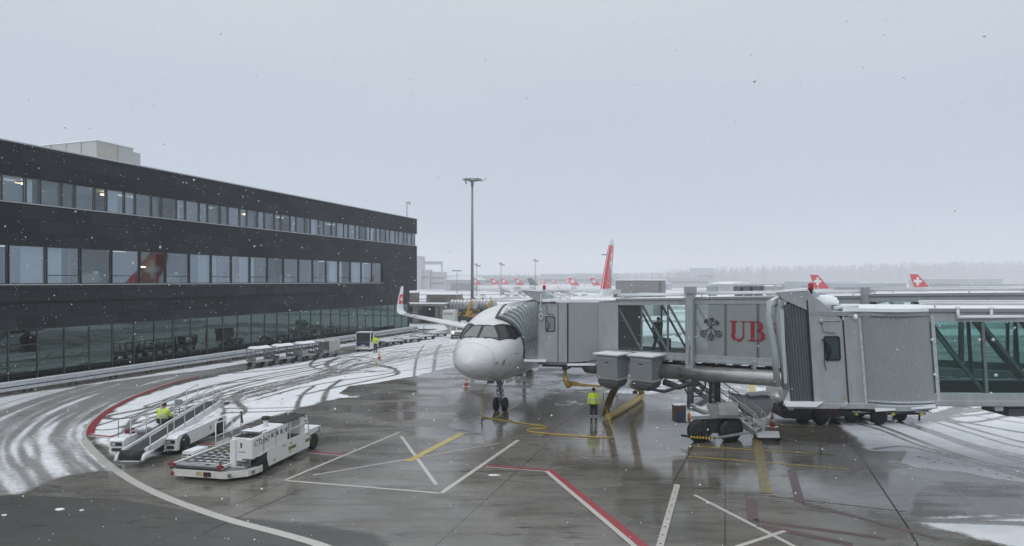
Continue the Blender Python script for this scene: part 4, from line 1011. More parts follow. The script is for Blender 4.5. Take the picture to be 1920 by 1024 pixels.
# curved shutter between cab and tunnel
def shutter(a, b, bulge, z0a, z1a, z0b, z1b, n, root, m, amp=.010):
    a = Vector(V2(a,0)); b = Vector(V2(b,0)); d = b-a; nrm = Vector((d.y, -d.x, 0)).normalized(); lo = []; hi = []
    for k in range(n*4+1):
        u = k/(n*4); w = amp*(1 if k % 4 in (1, 2) else -1); p_ = a+d*u+nrm*(bulge*4*u*(1-u)+w)
        lo.append((p_.x, p_.y, z0a+(z0b-z0a)*u)); hi.append((p_.x, p_.y, z1a+(z1b-z1a)*u))
    return MB().grid([lo, hi], sm=False).build('curtain_shutter', m, root, world=True)
SH2 = P1(.15, -.02); TN = P1(1.22, -.02)
shutter(NR2, SH2, .12, zc0, zc1+.02, 3.12, 6.1, 26, b1, mat('shutter_slats', (.34,.375,.39), .4, var=.05))
mb = MB(); wall(mb, SH2, TN, 3.08, 6.16, 3.2, 6.24, th=.15); bw(mb, 'end_panel', grey)
mb = MB(); wall(mb, P1(.9,.0), P1(1.22,.0), 3.1, 6.2, th=.2); 
mb = MB()
mb.loft([[(p_.x,p_.y,z) for p_ in (NL,NR2,SH2,TN,P1(1.22,2.9),P1(-.4,3.6),FR,FL)] for z in (6.1,6.26)]); bw(mb, 'cab_roof', [snowm])
mb = MB(); mb.loft([[(p_.x,p_.y,z) for p_ in (NL,NR2,SH2,TN,P1(1.22,2.9),P1(-.4,3.6),FR,FL)] for z in (2.86,3.02)]); bw(mb, 'cab_floor', grey3)
mb = MB(); mb.beam(NR2+Vector((0,0,2.9)), TN+Vector((0,0,2.98)), .25, .10); bw(mb, 'floor_lip', snowm)
mb = MB(); mb.beam(q(4.5,.6,2.78), P1(1.2,.9,2.8), .5, .22).tube([q(3.9,1.9,2.85), q(3.9,1.9,2.6)], .09).tube([q(3.9,2.4,2.85),q(3.85,2.1,2.68),q(3.9,1.6,2.84)], .05); bw(mb, 'undercarriage', dark)
mb = MB(); mb.beam(q(3.55,-.15,3.06), q(3.7,1.0,3.06), .35, .10); bw(mb, 'front_sill', snowm)
mb = MB(); wall(mb, P1(-.4,3.6), P1(1.22,2.9), 3.02, 6.1, th=.1); wall(mb, FR, P1(-.4,3.6), 3.02, 6.1, th=.1); bw(mb, 'rear_wall', grey)
# cab window with dark rubber frame, wiper
def cabwin(root, c, ux, uz, nrm, w, h, r=.09):
    c = Vector(c); ux = Vector(ux).normalized(); uz = Vector(uz).normalized(); nrm = Vector(nrm).normalized()
    def rr_(w, h, off): 
        pts = []
        for cx, cy, a0 in ((w/2-r,h/2-r,0),(-w/2+r,h/2-r,90),(-w/2+r,-h/2+r,180),(w/2-r,-h/2+r,270)):
            for k in range(5): a = R(a0+k*22.5); pts.append(c+ux*(cx+r*math.cos(a))+uz*(cy+r*math.sin(a))+nrm*off)
        return pts
    o = MB().loft([rr_(w,h,-.01), rr_(w,h,.03), rr_(w-.08,h-.08,.032), rr_(w-.08,h-.08,.012)], caps=False)
    f = o.build('window_frame', black, root, world=True)
    g_ = MB().loft([rr_(w-.07,h-.07,.002), rr_(w-.07,h-.07,.014)]).build('pane', ckglass2, f, world=True)
    MB().tube([c+ux*(-w*.42)+uz*(h*.35)+nrm*.06, c+ux*(-w*.1)+uz*(-h*.1)+nrm*.06, c+ux*(-w*.38)+uz*(-h*.52)+nrm*.05], .018, 6).build('wiper', black, f, world=True)
ckglass2 = bpy.data.materials.new('cab_window_glass'); ckglass2.use_nodes = True
p = ckglass2.node_tree.nodes['Principled BSDF']; p.inputs['Base Color'].default_value = (.03,.055,.055,1); p.inputs['Roughness'].default_value = .06
ckg3 = mat('hazy_cab_glass', (.20,.23,.235), .2)
wc = NL.lerp(NR, .62); cabwin(b1, (wc.x, wc.y, 4.98), AW, (0,0,1), -AU, .52, .80)
for o in [x for x in b1.children if x.name.startswith('window_frame')]:
    for c in o.children:
        if c.name.startswith('pane'): c.data.materials[0] = ckg3
# gusset hood on top of the canopy
def hood(root, a, b, nrm, depth, m, name='hood'):
    return MB().prism([Vector(x) for x in a], Vector(nrm)*depth).build(name, m, root, world=True)
hd_ = [q(3.70,-.35,6.72), q(3.70,-.3,6.62), q(3.70,.72,6.0), q(3.70,.72,6.66)]
hood(b1, hd_, None, AU, 3.9, grey)
bw(MB().beam(q(3.7,-.36,6.75), q(3.7,.72,6.70), .1, .05), 'hood_edge', snowm)
def bell(mbx, A_, B_, m_): pass
# pleated canopy: from the cab frame to a lip lying on the fuselage
def backU(u):
    pts = [q(3.72,.55,3.1), q(3.72,.55,4.6), q(3.72,.55,6.02), q(3.95,.55,6.22), q(5.6,.55,6.3), q(7.3,.55,6.22), q(7.5,.55,6.0), q(7.5,.55,4.5), q(7.5,.55,3.1)]
    s_ = u*(len(pts)-1); i = min(int(s_), len(pts)-2); return pts[i].lerp(pts[i+1], s_-i)
def frontU(u):
    cs = [(3.72,R(108)),(3.52,R(80)),(3.22,R(46)),(2.98,R(16)),(5.2,R(6)),(7.4,R(16)),(7.6,R(46)),(7.6,R(80)),(7.6,R(105))]
    s_ = u*(len(cs)-1); i = min(int(s_), len(cs)-2); f = s_-i; st = cs[i][0]*(1-f)+cs[i+1][0]*f; ph = cs[i][1]*(1-f)+cs[i+1][1]*f
    x, y, z = fz(st, ph); c = Vector((0,y,ZC)); v = Vector((x,y,z)); v = v+(v-c).normalized()*.05; return NOSE+AW*v.x+AU*v.y+Vector((0,0,v.z))
NP = 10; NU = 64; rows = []
for i in range(NP*2+1):
    f = i/(NP*2); f2 = f**.85; row = []
    for j in range(NU+1):
        u = j/NU; a = frontU(u); b = backU(u); p_ = a.lerp(b, f2)
        # bow outwards between lip and frame, and pleat
        c = NOSE+AU*5.5+AW*1.2+Vector((0,0,4.0)); out = (p_-c); out = (out-AW*out.dot(AW)*.6).normalized()
        p_ = p_+out*(.30*math.sin(math.pi*f)*math.sin(math.pi*min(1,max(0,(u)*2.2)))*(.4+.6*(u > .1))+(.065 if i % 2 else -.03)*(.35+.65*math.sin(math.pi*min(1,u*3.0)) if u < .33 else 1))
        row.append(tuple(p_))
    rows.append(row)
mb = MB(); 
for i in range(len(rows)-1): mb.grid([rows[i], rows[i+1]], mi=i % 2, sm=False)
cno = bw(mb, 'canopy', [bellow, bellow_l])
bw(MB().tube([frontU(k/40)+Vector((0,0,.0)) for k in range(41)], .07, 8), 'canopy_lip', mat('dark_canopy_lip', (.06,.075,.08), .6), cno)
# roof fittings
def dome(root, c, r=.42):
    d_ = MB().lathe([(r*.55,-.12),(r*.55,.0),(r,.05),(r*1.0,.14),(r*.8,.26),(r*.4,.33),(.01,.35)], c, 'z', 20).build('snowy_dome', snowm, root, world=True)
    MB().tube([Vector(c)+Vector((0,0,-.3)), Vector(c)], .08).build('dome_post', grey2, d_, world=True)
dome(b1, tuple(D(1046,560,36.5)), .32)
def beacon(root, c):
    o = MB().tube([Vector(c), Vector(c)+Vector((0,0,.14))], .05, 8).build('beacon_base', dark, root, world=True)
    MB().lathe([(.07,.14),(.085,.18),(.085,.32),(.05,.37),(.01,.38)], c, 'z', 12).build('beacon_lens', mat('red_beacon', (.30,.015,.02), .3), o, world=True)
beacon(b1, q(4.2,.75,6.62)); beacon(b1, tuple(D(1041,556,37.5)))
mb = MB()
for st_ in (3.9, 4.6, 5.3, 6.0): mb.tube([q(st_,.7,6.3), q(st_,.7,6.72)], .025)
mb.tube([q(3.9,.7,6.72), q(3.9,2.2,6.72), q(6.0,2.4,6.72)], .03).tube([q(3.9,.7,6.50), q(3.9,2.2,6.50)], .03).tube([q(3.9,.8,6.7), q(3.8,1.9,6.2)], .03).tube([q(3.9,1.3,6.7), q(3.8,2.3,6.2)], .03)
for k in (.7,1.2,1.7,2.2): mb.tube([q(3.9,k,6.25), q(3.9,k,6.72)], .025)
mb.tube([q(3.66,.72,6.55), q(3.62,.72,5.9), q(3.6,.74,5.5)], .025); mb.tube([q(3.6,.74+.09*math.sin(a),5.37+.15*math.cos(a)) for a in np.linspace(0,6.28,14)], .03)
bw(mb, 'roof_handrail', mat('snowy_rail', (.6,.63,.66), .6))
bw(MB().tube([NL.lerp(NR,.45)+Vector((0,0,5.95))-AU*.03, NL.lerp(NR,.45)+Vector((0,0,5.5))-AU*.03, NL.lerp(NR,.8)+Vector((0,0,5.47))-AU*.03], .018, 6).tube([q(3.7,.55,6.1)-AU*.03, q(3.7,1.5,6.12)-AU*.03], .035), 'conduit', grey3)
for k, d in enumerate((6.7, 7.15, 7.6, 8.3)):
    w = .17 if k < 3 else .34
    M_ = Matrix.Translation(P1(d,2.1,zt(d)+.1)) @ Matrix.Rotation(R(-45),4,'Z')
    bw(MB().box(-w,w,-.3,.3,.12,.52,bev=.05).box(-w*.8,w*.8,-.2,.2,0,.12).tf(M_), 'rooftop_unit', grey3 if k < 3 else mat('rooftop_unit', (.36,.37,.37), .5, snow=1))
# ---- lift columns and wheel carriage
CD = 5.06
c0 = P1(CD, -.32); c1 = P1(CD, 3.3)
for c, s_ in ((c0, 1), (c1, -1)):
    oc = bw(MB().beam((c.x,c.y,3.02), (c.x,c.y,6.62), .38, .34, up=tuple(U1)), 'lift_column', grey)
    bw(MB().beam((c.x,c.y,6.62), (c.x,c.y,6.95), .52, .46, up=tuple(U1)), 'column_cap', grey, oc)
    bw(MB().beam((c.x,c.y,2.92), (c.x,c.y,3.02), .46, .42, up=tuple(U1)).tube([(c.x,c.y,1.25),(c.x,c.y,2.95)], .155, 16), 'piston', mat('piston_grey', (.15,.16,.165), .35, metal=.3), oc)
    if s_ == 1:
        vs_, fs_ = text_polys('Thyssenkrupp', .17); mb = MB()
        # read upwards on the face towards the viewer
        f_ = -N1*.196; 
        mb.add([Vector((c.x,c.y,3.2+a))+f_-U1*b*1.0+U1*.06 for a, b in vs_], fs_); bw(mb, 'maker_lettering', dark, oc)
bw(MB().beam(P1(CD+1.15,.1,1.2), P1(CD+1.15,.1,3.2), .22, .22), 'rear_strut', dark); bw(MB().beam(P1(CD+.85,.0,1.2), P1(CD+.85,.0,3.2), .10, .12), 'rear_strut', dark)
bw(MB().tube([P1(CD,-.1,3.0),P1(CD-.35,-.3,2.3),P1(CD-.1,-.3,1.7)], .03).tube([P1(CD+.5,.2,3.1),P1(CD+.7,-.3,2.3),P1(CD+.45,-.35,1.8),P1(CD,-.3,1.75),P1(CD-.3,-.2,2.0)], .035), 'cable_loop', black)
cr0 = Vector((9.1, 29.6, 0))                       # carriage centre
cd = Vector((.86,-.10,0)).normalized(); cn = Vector((-cd.y, cd.x, 0))
def CP(a, o, z): return cr0+cd*a+cn*o+Vector((0,0,z))
bw(MB().hexa([CP(-.2,-.3,1.08),CP(.35,-.3,1.08),CP(.35,.5,1.08),CP(-.2,.5,1.08),CP(-.2,-.3,1.58),CP(.35,-.3,1.62),CP(.35,.5,1.62),CP(-.2,.5,1.58)]), 'drive_housing', mat('housing_grey', (.25,.265,.275), .4, var=.1))
mb = MB(); mb.loft([[CP(a,o,z) for o, z in ((-.42,1.12),(-.48,1.28),(-.38,1.58),(-.18,1.70),(.3,1.70),(.42,1.5),(.4,1.12))] for a in (.15,.2,.92,1.0)]); bw(mb, 'motor_cowl', mat('cowl_silver', (.29,.30,.31), .35, metal=.2))
bw(MB().beam(CP(-1.0,-.1,1.05), CP(.0,-.1,1.12), .22, .16).tube([c0+Vector((0,0,1.3)), CP(0,0,1.15)], .16).beam(c0+Vector((0,0,1.25)), c1+Vector((0,0,1.25)), .35, .28), 'bogie_frame', grey2)
bw(MB().hexa([CP(-.6,.0,.35),CP(.9,.0,.35),CP(.9,.35,.35),CP(-.6,.35,.35),CP(-.3,.0,1.1),CP(.7,.0,1.1),CP(.7,.35,1.1),CP(-.3,.35,1.1)]), 'axle_box', dark)
for a, o in ((-.72,-.35),(-.40,.55),(.66,-.12),(.95,.70)):
    pos = CP(a,o,.50); tw = MB().lathe([(.20,-.18),(.44,-.18),(.50,-.12),(.50,.12),(.44,.18),(.20,.18)], (0,0,0), 'y', 32).lathe([(.01,-.19),(.16,-.18),(.2,-.12)], (0,0,0), 'y', 16).lathe([(.2,.12),(.16,.18),(.01,.19)], (0,0,0), 'y', 16)
    tw.tf(Matrix.Translation(pos) @ Matrix.Rotation(math.atan2(cd.y, cd.x)+R(12), 4, 'Z')); bw(tw, 'wheel', tyre)
fb = [CP(-1.5,-.55,.34), CP(-1.2,-.78,.34), CP(-.15,-.95,.34), CP(1.45,-.35,.50)]
o = bw(MB().beam(fb[0],fb[1],.06,.09).beam(fb[1],fb[2],.06,.10), 'bumper_bar', black)
mb = MB()
for k in range(17): mb.beam(fb[1].lerp(fb[2],k/17)-Vector((0,.035,0)), fb[1].lerp(fb[2],(k+1)/17)-Vector((0,.035,0)), .01, .085, k % 2)
bw(mb, 'hazard_stripes', [black, yellow], o); bw(MB().beam(fb[2],fb[3],.14,.07), 'bumper_arm', steel)
# control box with extinguisher
cb = CP(-1.55,-.15,.88)
o = bw(MB().box(-.26,.26,-.18,.18,0,.72,bev=.01).tf(Matrix.Translation(cb) @ Matrix.Rotation(R(8),4,'Z')), 'control_box', mat('rusty_red_box', (.075,.045,.04), .6, var=.4))
bw(MB().box(-.20,.20,-.20,-.18,.06,.50).tf(Matrix.Translation(cb) @ Matrix.Rotation(R(8),4,'Z')), 'blue_door', mat('blue_panel', (.025,.04,.075), .4), o)
bw(MB().box(-.29,.29,-.21,.21,.72,.77).tf(Matrix.Translation(cb) @ Matrix.Rotation(R(8),4,'Z')), 'box_lid', grey2, o)
bw(MB().lathe([(.01,0),(.07,.02),(.07,.3),(.03,.38),(.01,.42)], tuple(cb+Vector((.42,-.12,.02))), 'z', 12), 'extinguisher', mat('orange_red_cylinder', (.40,.10,.05), .4), o)
bw(MB().lathe([(.01,0),(.07,.0),(.07,.22),(.01,.24)], tuple(cb+Vector((.78,-.1,-.12))), 'z', 12), 'warning_lamp', red)
bw(MB().beam(cb+Vector((-.1,0,-.03)), cb+Vector((1.2,0,-.05)), .2, .06), 'box_shelf', grey3)
# ---- service stairs
SA_, SB_ = Vector((8.10, 32.3, 2.55)), Vector((11.0, 29.75, .30))
sd = (SB_-SA_); sh = Vector((sd.x, sd.y, 0)).normalized(); sn = Vector((-sh.y, sh.x, 0))
st = bw(MB().beam(SA_-sn*.05, SB_-sn*.05, .05, .22).beam(SA_+sn*.85, SB_+sn*.85, .05, .22), 'stair_stringer', mat('stringer_grey', (.20,.21,.22), .4))
mb = MB()
for k in range(12):
    c = SA_.lerp(SB_, (k+.5)/12); mb.beam(c, c+sn*.8, .26, .05, up=(0,0,1))
bw(mb, 'tread', snowm, st)
for o_ in (-.05, .85):
    mb = MB(); a, b = SA_+sn*o_, SB_+sn*o_
    for dz in (.42, .95): mb.tube([a+Vector((0,0,dz)), b+Vector((0,0,dz))], .03)
    mb.tube([b+Vector((0,0,.95)), b+sh*.16+Vector((0,0,.8)), b+sh*.14+Vector((0,0,.2)), b], .022)
    for k in range(6): c = a.lerp(b, k/5); mb.tube([c, c+Vector((0,0,.95))], .018)
    bw(mb, 'handrail', mat('pale_handrail', (.55,.57,.58), .4), st)
bs = SB_+sh*.12
sh = Vector((1,-.12,0)).normalized(); sn = Vector((.12,1,0)).normalized()
bw(MB().hexa([bs-sn*.15-Vector((0,0,.14)), bs+sh*.95-sn*.1-Vector((0,0,.14)), bs+sh*1.2+sn*.95-Vector((0,0,.14)), bs+sn*1.0-Vector((0,0,.14)), bs-sn*.15-Vector((0,0,.07)), bs+sh*.95-sn*.1-Vector((0,0,.07)), bs+sh*1.2+sn*.95-Vector((0,0,.07)), bs+sn*1.0-Vector((0,0,.07))]), 'landing', snowm, st)
mb = MB()
for k in range(16): c = bs+sh*(.06+k*.058)-sn*(.14)-Vector((0,0,.2)); mb.box(c.x-.018,c.x+.018,c.y-.02,c.y+.02,c.z,c.z+.07)
mb.beam(bs-sn*.13-Vector((0,0,.19)), bs+sh*.95-sn*.10-Vector((0,0,.19)), .04, .05); bw(mb, 'landing_grille', dark, st)
for a, o_ in ((.1,0),(.95,.1),(1.1,.8),(.1,.8)):
    c = bs+sh*a+sn*o_; bw(MB().lathe([(.01,-.04),(.1,-.04),(.1,.04),(.01,.04)], (c.x,c.y,.1), 'y', 14).tube([(c.x,c.y,.1),(c.x,c.y,.2)], .03), 'castor', black, st)
# baggage chute beside the stairs
ch0 = Vector((10.75, 32.4, 2.0)); ch1 = Vector((11.95, 31.6, 1.62))
def ringU(c, r, h): return [Vector(c)+Vector((0, -math.cos(a)*r, -math.sin(a)*r*h)) for a in np.linspace(0, math.pi, 13)]
mb = MB(); outer = [ringU(ch1-Vector((1.5,0,-.25)),.12,.6), ringU(ch1-Vector((1.4,0,-.22)),.38,.9), ringU(ch1-Vector((1.1,0,-.10)),.46,1.25), ringU(ch1-Vector((.75,0,.0)),.54,1.6), ringU(ch1-Vector((.2,0,0)),.56,1.85), ringU(ch1+Vector((.25,0,.0)),.55,1.75), ringU(ch1+Vector((.46,0,.0)),.48,1.5), ringU(ch1+Vector((.57,0,.0)),.22,1.5)]
mb.grid(outer); mb.grid([[v+Vector((0,0,.03)) for v in r_] for r_ in outer]); cho = bw(mb, 'baggage_chute', mat('chute_metal', (.50,.51,.52), .35, metal=.1, var=.15), b1)
mb = MB().tube([outer[i][0] for i in range(8)], .03).tube([outer[i][-1] for i in range(8)], .03); bw(mb, 'chute_rim', steel, cho)
bw(MB().hexa([ch1+Vector(v) for v in ((-.6,-.40,.10),(.35,-.36,.22),(.35,.36,.22),(-.6,.40,.10),(-.6,-.40,.14),(.35,-.36,.26),(.35,.36,.26),(-.6,.40,.14))]), 'chute_snow', snowm, cho)
bw(MB().tube([ch1+Vector((-.3,-.35,-.3)), ch1+Vector((-.6,-.5,-.85)), (11.3,30.6,.3)], .025).tube([ch1+Vector((-.1,-.3,-.4)), ch1+Vector((-.4,-.4,-.9))], .025).tube([ch1+Vector((.1,.3,-.4)), ch1+Vector((-.3,.3,-.9)),(11.4,31.0,.3)], .025), 'chute_leg', steel, cho)

# ------------------------------------------------------------ right-hand bridge
b2 = thing('passenger_bridge', 'grey passenger bridge with ribbed shutter and retracted blue-grey canopy in the right foreground', 'jet bridge', (14.5, 20.4, 0))
LEAN = math.tan(R(3.6))
def E(x, y, o=0):
    "near-face point read at photo column x, row y; o = metres away from the viewer"
    p_ = D(x, y, 20.3); return Vector((p_.x+.50*o, p_.y+o, p_.z))
def P2(d, o=0, z=0):
    return Vector((12.95+d+(4.75-z)*LEAN, 20.3+o-.035*d, z))
b2w = lambda mb, name, m, par=b2: mb.build(name, m, par, world=True)
zf2 = lambda d: 3.62-.0*d; zt2 = lambda d: 6.28+.0*d
tunnel(P2, zf2, zt2, .02, 13, -.02, 3.1, b2, 1.72, teal_d, beams=.33, low=.40)
# cab
def quad2(a, b, c, d, th): return [E(*a), E(*b), E(*c), E(*d)], Vector((0,th,0))
def panel2(name, pts, m, th=.12, off=0, par=b2): return b2w(MB().prism([E(x, y, off) for x, y in pts], (.50*th,th,0)), name, m, par)
panel2('cab_wall', [(1514,562),(1527,757),(1592,757),(1580,601)], grey)
panel2('cab_wall', [(1514,562),(1527,757),(1592,757),(1580,601)], grey, off=3.5)
panel2('corner_column', [(1581,594),(1592,761),(1626,761),(1613,594)], grey, .3)
panel2('column_edge', [(1609,596),(1622,760),(1627,760),(1614,596)], mat('frosted_metal', (.45,.48,.50), .7, var=.4, vs=14), .02, -.022)
panel2('seam', [(1579,600),(1590,757),(1593,757),(1582,600)], dark, .02, -.015)
panel2('seam', [(1512,563),(1524,757),(1527,757),(1515,563)], dark, .02, -.015)
# hood
hp = [(1454,549),(1512,545),(1514,582),(1470,563)]
panel2('hood', hp, grey, 3.5); panel2('hood_edge', [(1452,549),(1455,546),(1513,541),(1513,545)], snowm, 3.5, -.02)
panel2('hood_underside', [(1456,552),(1466,562),(1480,566),(1468,553)], dark, 3.3, .05)
panel2('gusset', [(1513,545),(1514,566),(1578,602),(1572,592)], grey, .1, .01); panel2('gusset', [(1513,545),(1514,566),(1578,602),(1572,592)], grey, .1, 3.4)
# pleated canopy, retracted
back = [(1514,566),(1522,665),(1526,755)]; front = [(1466,570),(1478,660),(1486,752)]
NPl = 9; rows = []
for i in range(NPl*2+1):
    f = i/(NPl*2); row = []
    for j in range(13):
        u = j/12; xb = 1514+12*u; xf = 1462+20*u; squeeze = .35*u
        x = xf*(1-f)+xb*f; y = (566+6*(1-f))*(1-u)+755*u
        row.append(tuple(E(x, y, (.09 if i % 2 else 0)+.02)))
    rows.append(row)
mb = MB()
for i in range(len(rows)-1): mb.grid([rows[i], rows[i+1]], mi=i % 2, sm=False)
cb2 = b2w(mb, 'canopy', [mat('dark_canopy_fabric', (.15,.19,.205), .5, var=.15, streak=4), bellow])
mb = MB()
for i in range(len(rows)-1): mb.grid([[(x+1.7,y+3.4,z) for x,y,z in rows[i]], [(x+1.7,y+3.4,z) for x,y,z in rows[i+1]]], mi=i % 2, sm=False)
b2w(mb, 'canopy', [bellow, bellow_l])
mb = MB(); top = [r_[0] for r_ in rows]; mb.grid([top, [(x+1.7,y+3.4,z+.05) for x,y,z in top]], sm=False); b2w(mb, 'canopy_roof', bellow)
def pad(pts, r, m, name='bumper_roll'): return b2w(MB().tube([E(*p_) for p_ in pts], r, 12), name, m)
pad([(1452,566,.15),(1443,574,.1),(1441,592,.0),(1452,660),(1458,725)], .10, bellow_l)
pad([(1470,566,.2),(1460,575,.15),(1459,600,.0),(1468,670),(1474,730)], .11, bellow)
pad([(1444,570,.1),(1447,566,1.7),(1447,568,3.4)], .13, mat('snowy_roll', (.55,.58,.6), .6, snow=1)); pad([(1466,566,.1),(1466,564,1.7),(1466,566,3.4)], .13, mat('snowy_roll', (.55,.58,.6), .6, snow=1))
pad([(1452,566,3.3),(1443,574,3.3),(1443,600,3.2),(1454,660,3.2),(1460,725,3.2)], .10, bellow)
panel2('guide_strip', [(1462,580),(1470,580),(1476,718),(1471,718)], mat('pale_strip', (.42,.48,.49), .4), .03, -.12)
pad([(1453,738,.0),(1462,752,-.02)], .12, mat('metal_roller', (.42,.42,.42), .35, metal=.6), 'floor_roller'); pad([(1461,756,-.02),(1466,757,-.02)], .10, black, 'roller_cap')
panel2('front_sill', [(1470,753),(1544,753),(1530,762),(1474,761)], snowm, 3.4, -.12)
# window
zdir = (E(1566,600)-E(1571,680)).normalized()
cabwin(b2, E(1560,653,-.01), (1,0,0), (-.045,0,1), (0,-1,0), .50, .76, .08)
fw = [x for x in b2.children if x.name.startswith('window_frame')][0]
b2w(MB().tube([E(1541,636,-.06),E(1548,641,-.10),E(1552,662,-.06)], .02).tube([E(1552,664,-.08),E(1545,676,-.06),E(1549,694,-.03)], .012), 'wiper_arm', black, fw)
b2w(MB().tube([E(1541,598,-.02),E(1544,622,-.03),E(1566,624,-.03)], .018, 6).tube([E(1540,602,-.02),E(1576,602,-.02)], .012,6), 'conduit', grey2)
b2w(MB().prism([E(1579,749,-.006),E(1588,749,-.006),E(1583,741,-.006)], (0,.006,0)), 'warning_triangle', mat('dull_yellow_sign', (.35,.27,.15), .5))
b2w(MB().tube([E(1576,764,-.02),E(1586,760,-.02),E(1590,755,-.02)], .05), 'floor_pipe', grey)
# shutter
n = 34; lo = []; hi = []
for k in range(n*4+1):
    u = k/(n*4); w = .012*(1 if k % 4 in (1,2) else -1); bul = -.35*4*u*(1-u)
    a = E(1614+130*u, 594-3*u, bul+w+.02); b = E(1627+129*u, 752+2*u-3*u*(1-u), bul+w+.02); hi.append(tuple(a)); lo.append(tuple(b))
so = b2w(MB().grid([lo, hi], sm=False), 'curtain_shutter', mat('shutter_slats', (.34,.375,.39), .4, var=.05))
mb = MB()
for k in range(n): 
    a = Vector(lo[k*4+1]); b = Vector(lo[k*4+2]); mb.box(a.x, b.x, a.y-.03, a.y+.01, a.z-.01, a.z+.05)
b2w(mb, 'snow_fringe', snowm, so)
rm = MB(); rm.loft([[E(1612,y0,-.05)]+[E(1614+130*u,y0,-.42*4*u*(1-u)) for u in np.linspace(.05,.95,8)]+[E(1748,y0,0),E(1748,y0,3.3),E(1514,y0,3.6),E(1514,y0,0)] for y0 in (592,584)]); b2w(rm, 'cab_roof', grey2)
rm = MB(); rm.loft([[E(1612,y0,-.12)]+[E(1614+130*u,y0,-.50*4*u*(1-u)) for u in np.linspace(.05,.95,8)]+[E(1748,y0,0),E(1748,y0,3.3),E(1580,y0,3.6),E(1580,y0,0)] for y0 in (584,578)]); b2w(rm, 'snow_cap', snowm)
rm = MB(); rm.loft([[E(1625,y0,-.05)]+[E(1627+129*u,y0,-.45*4*u*(1-u)) for u in np.linspace(.05,.95,8)]+[E(1758,y0,0),E(1758,y0,3.3),E(1475,y0,3.5),E(1475,y0,0)] for y0 in (766,757)]); b2w(rm, 'cab_floor', grey)
panel2('step_plate', [(1640,763),(1752,757),(1752,760),(1640,767)], snowm, .3, -.42)
b2w(MB().beam(E(1600,768,.8), E(1700,770,.8), 1.2, .22).beam(E(1500,765,.6), E(1600,767,.6), .5, .12), 'undercarriage', dark)
dome(b2, tuple(E(1549,575,.9)), .36); beacon(b2, tuple(E(1519,553,.5)))
b2w(MB().box(0,.62,0,.5,0,.30).tf(Matrix.Translation(E(1572,591,.3))), 'roof_box', mat('snowy_box', (.36,.38,.39), .5, snow=1)); pad([(1564,578,.2),(1580,576,.2),(1609,576,.2)], .05, mat('snowy_rail', (.6,.63,.66), .6), 'roof_pipe')
b2w(MB().tube([E(1541,606,-.03),E(1539,600,-.03)], .05), 'lamp', grey)
b2w(MB().ball(tuple(E(1604,594,-.15)), .065, .065, .09), 'snow_lump', snowm)
panel2('tunnel_edge_panel', [(1744,592),(1757,760),(1764,760),(1751,592)], mat('frosted_metal', (.45,.48,.50), .7, var=.4, vs=14), .1, -.06)
mb = MB()
for x, y in ((1747,637),(1752,702),(1835,637),(1861,637),(1866,703)): mb.ball(tuple(E(x,y,-.08)), .05)
b2w(mb, 'bolt', mat('snowy_rail', (.6,.63,.66), .6))
for x0, x1, y1 in ((1804,1810,762),(1865,1880,770)): panel2('hanger', [(x0,742),(x1,742),(x1,y1),(x0,y1)], grey, .3, -.08)
mb = MB(); e_ = E(1896,785,.3); mb.box(e_.x,e_.x+2.2,e_.y,e_.y+1.2,e_.z,e_.z+.24).box(e_.x+.12,e_.x+.5,e_.y+.2,e_.y+.8,e_.z+.24,e_.z+.62); b2w(mb, 'drive_box', grey3)
mb = MB()
for x in (1795,1857): mb.tube([E(x,597,-.15),E(x-1,578,-.15)], .045).ball(tuple(E(x-1,577,-.15)), .07)
b2w(mb, 'rail_post', snowm); b2w(MB().tube([E(1795,594,-.15),E(1960,593,-.15)], .05), 'snowy_pipe', snowm)
# ------------------------------------------------------------ people
SK = mat('skin', (.42,.25,.18), .5); HV = mat('hi_vis_yellow', (.55,.78,.03), .6, var=.12, vs=9); NV = mat('navy_workwear', (.02,.024,.035), .8, var=.3, vs=9)
REF = mat('reflective_tape', (.55,.57,.56), .4); BOOT = mat('black_boot', (.012,.012,.012), .5); MAR = mat('maroon_fleece', (.14,.015,.03), .8); HAT = mat('black_knit_hat', (.012,.012,.014), .9)
COAT = mat('dark_coat', (.008,.008,.010), .85, var=.3)
def limb(mb, pts, rs, n=12, sq=1):
    mb.tube(pts, rs, n, sq=sq)
    for p_, r_ in ((pts[0], rs[0]), (pts[-1], rs[-1])): mb.ball(p_, r_*.98)
    for p_, r_ in list(zip(pts, rs))[1:-1]: mb.ball(p_, r_)
def fuse(mb, name, m, par, vox=.012):
    o = mb.build(name, m, par); md = o.modifiers.new('fuse', 'REMESH'); md.mode = 'VOXEL'; md.voxel_size = vox; md.use_smooth_shade = True
    sm_ = o.modifiers.new('soften', 'SMOOTH'); sm_.factor = .5; sm_.iterations = 3
    return o
def hand(mb, w, d, side):
    "palm, four unequal curled fingers and a thumb; w wrist, d pointing direction"
    w = Vector(w); d = Vector(d).normalized(); s_ = d.cross(Vector((0,0,1)))
    if s_.length < .2: s_ = Vector((0,1,0))
    s_.normalize(); n = d.cross(s_).normalized()*side
    palm = w+d*.05; mb.ball(palm, .034, .034, .045)
    for k, l in enumerate((.068,.078,.072,.056)):
        a = palm+s_*(.030-.020*k)+d*.03; mb.tube([a, a+d*l*.5+n*.008, a+d*l*.85+n*.03], [.010,.009,.007], 7)
    mb.tube([w+s_*.03+d*.02, w+s_*.055+d*.05, w+s_*.055+d*.085+n*.015], [.012,.011,.008], 7)
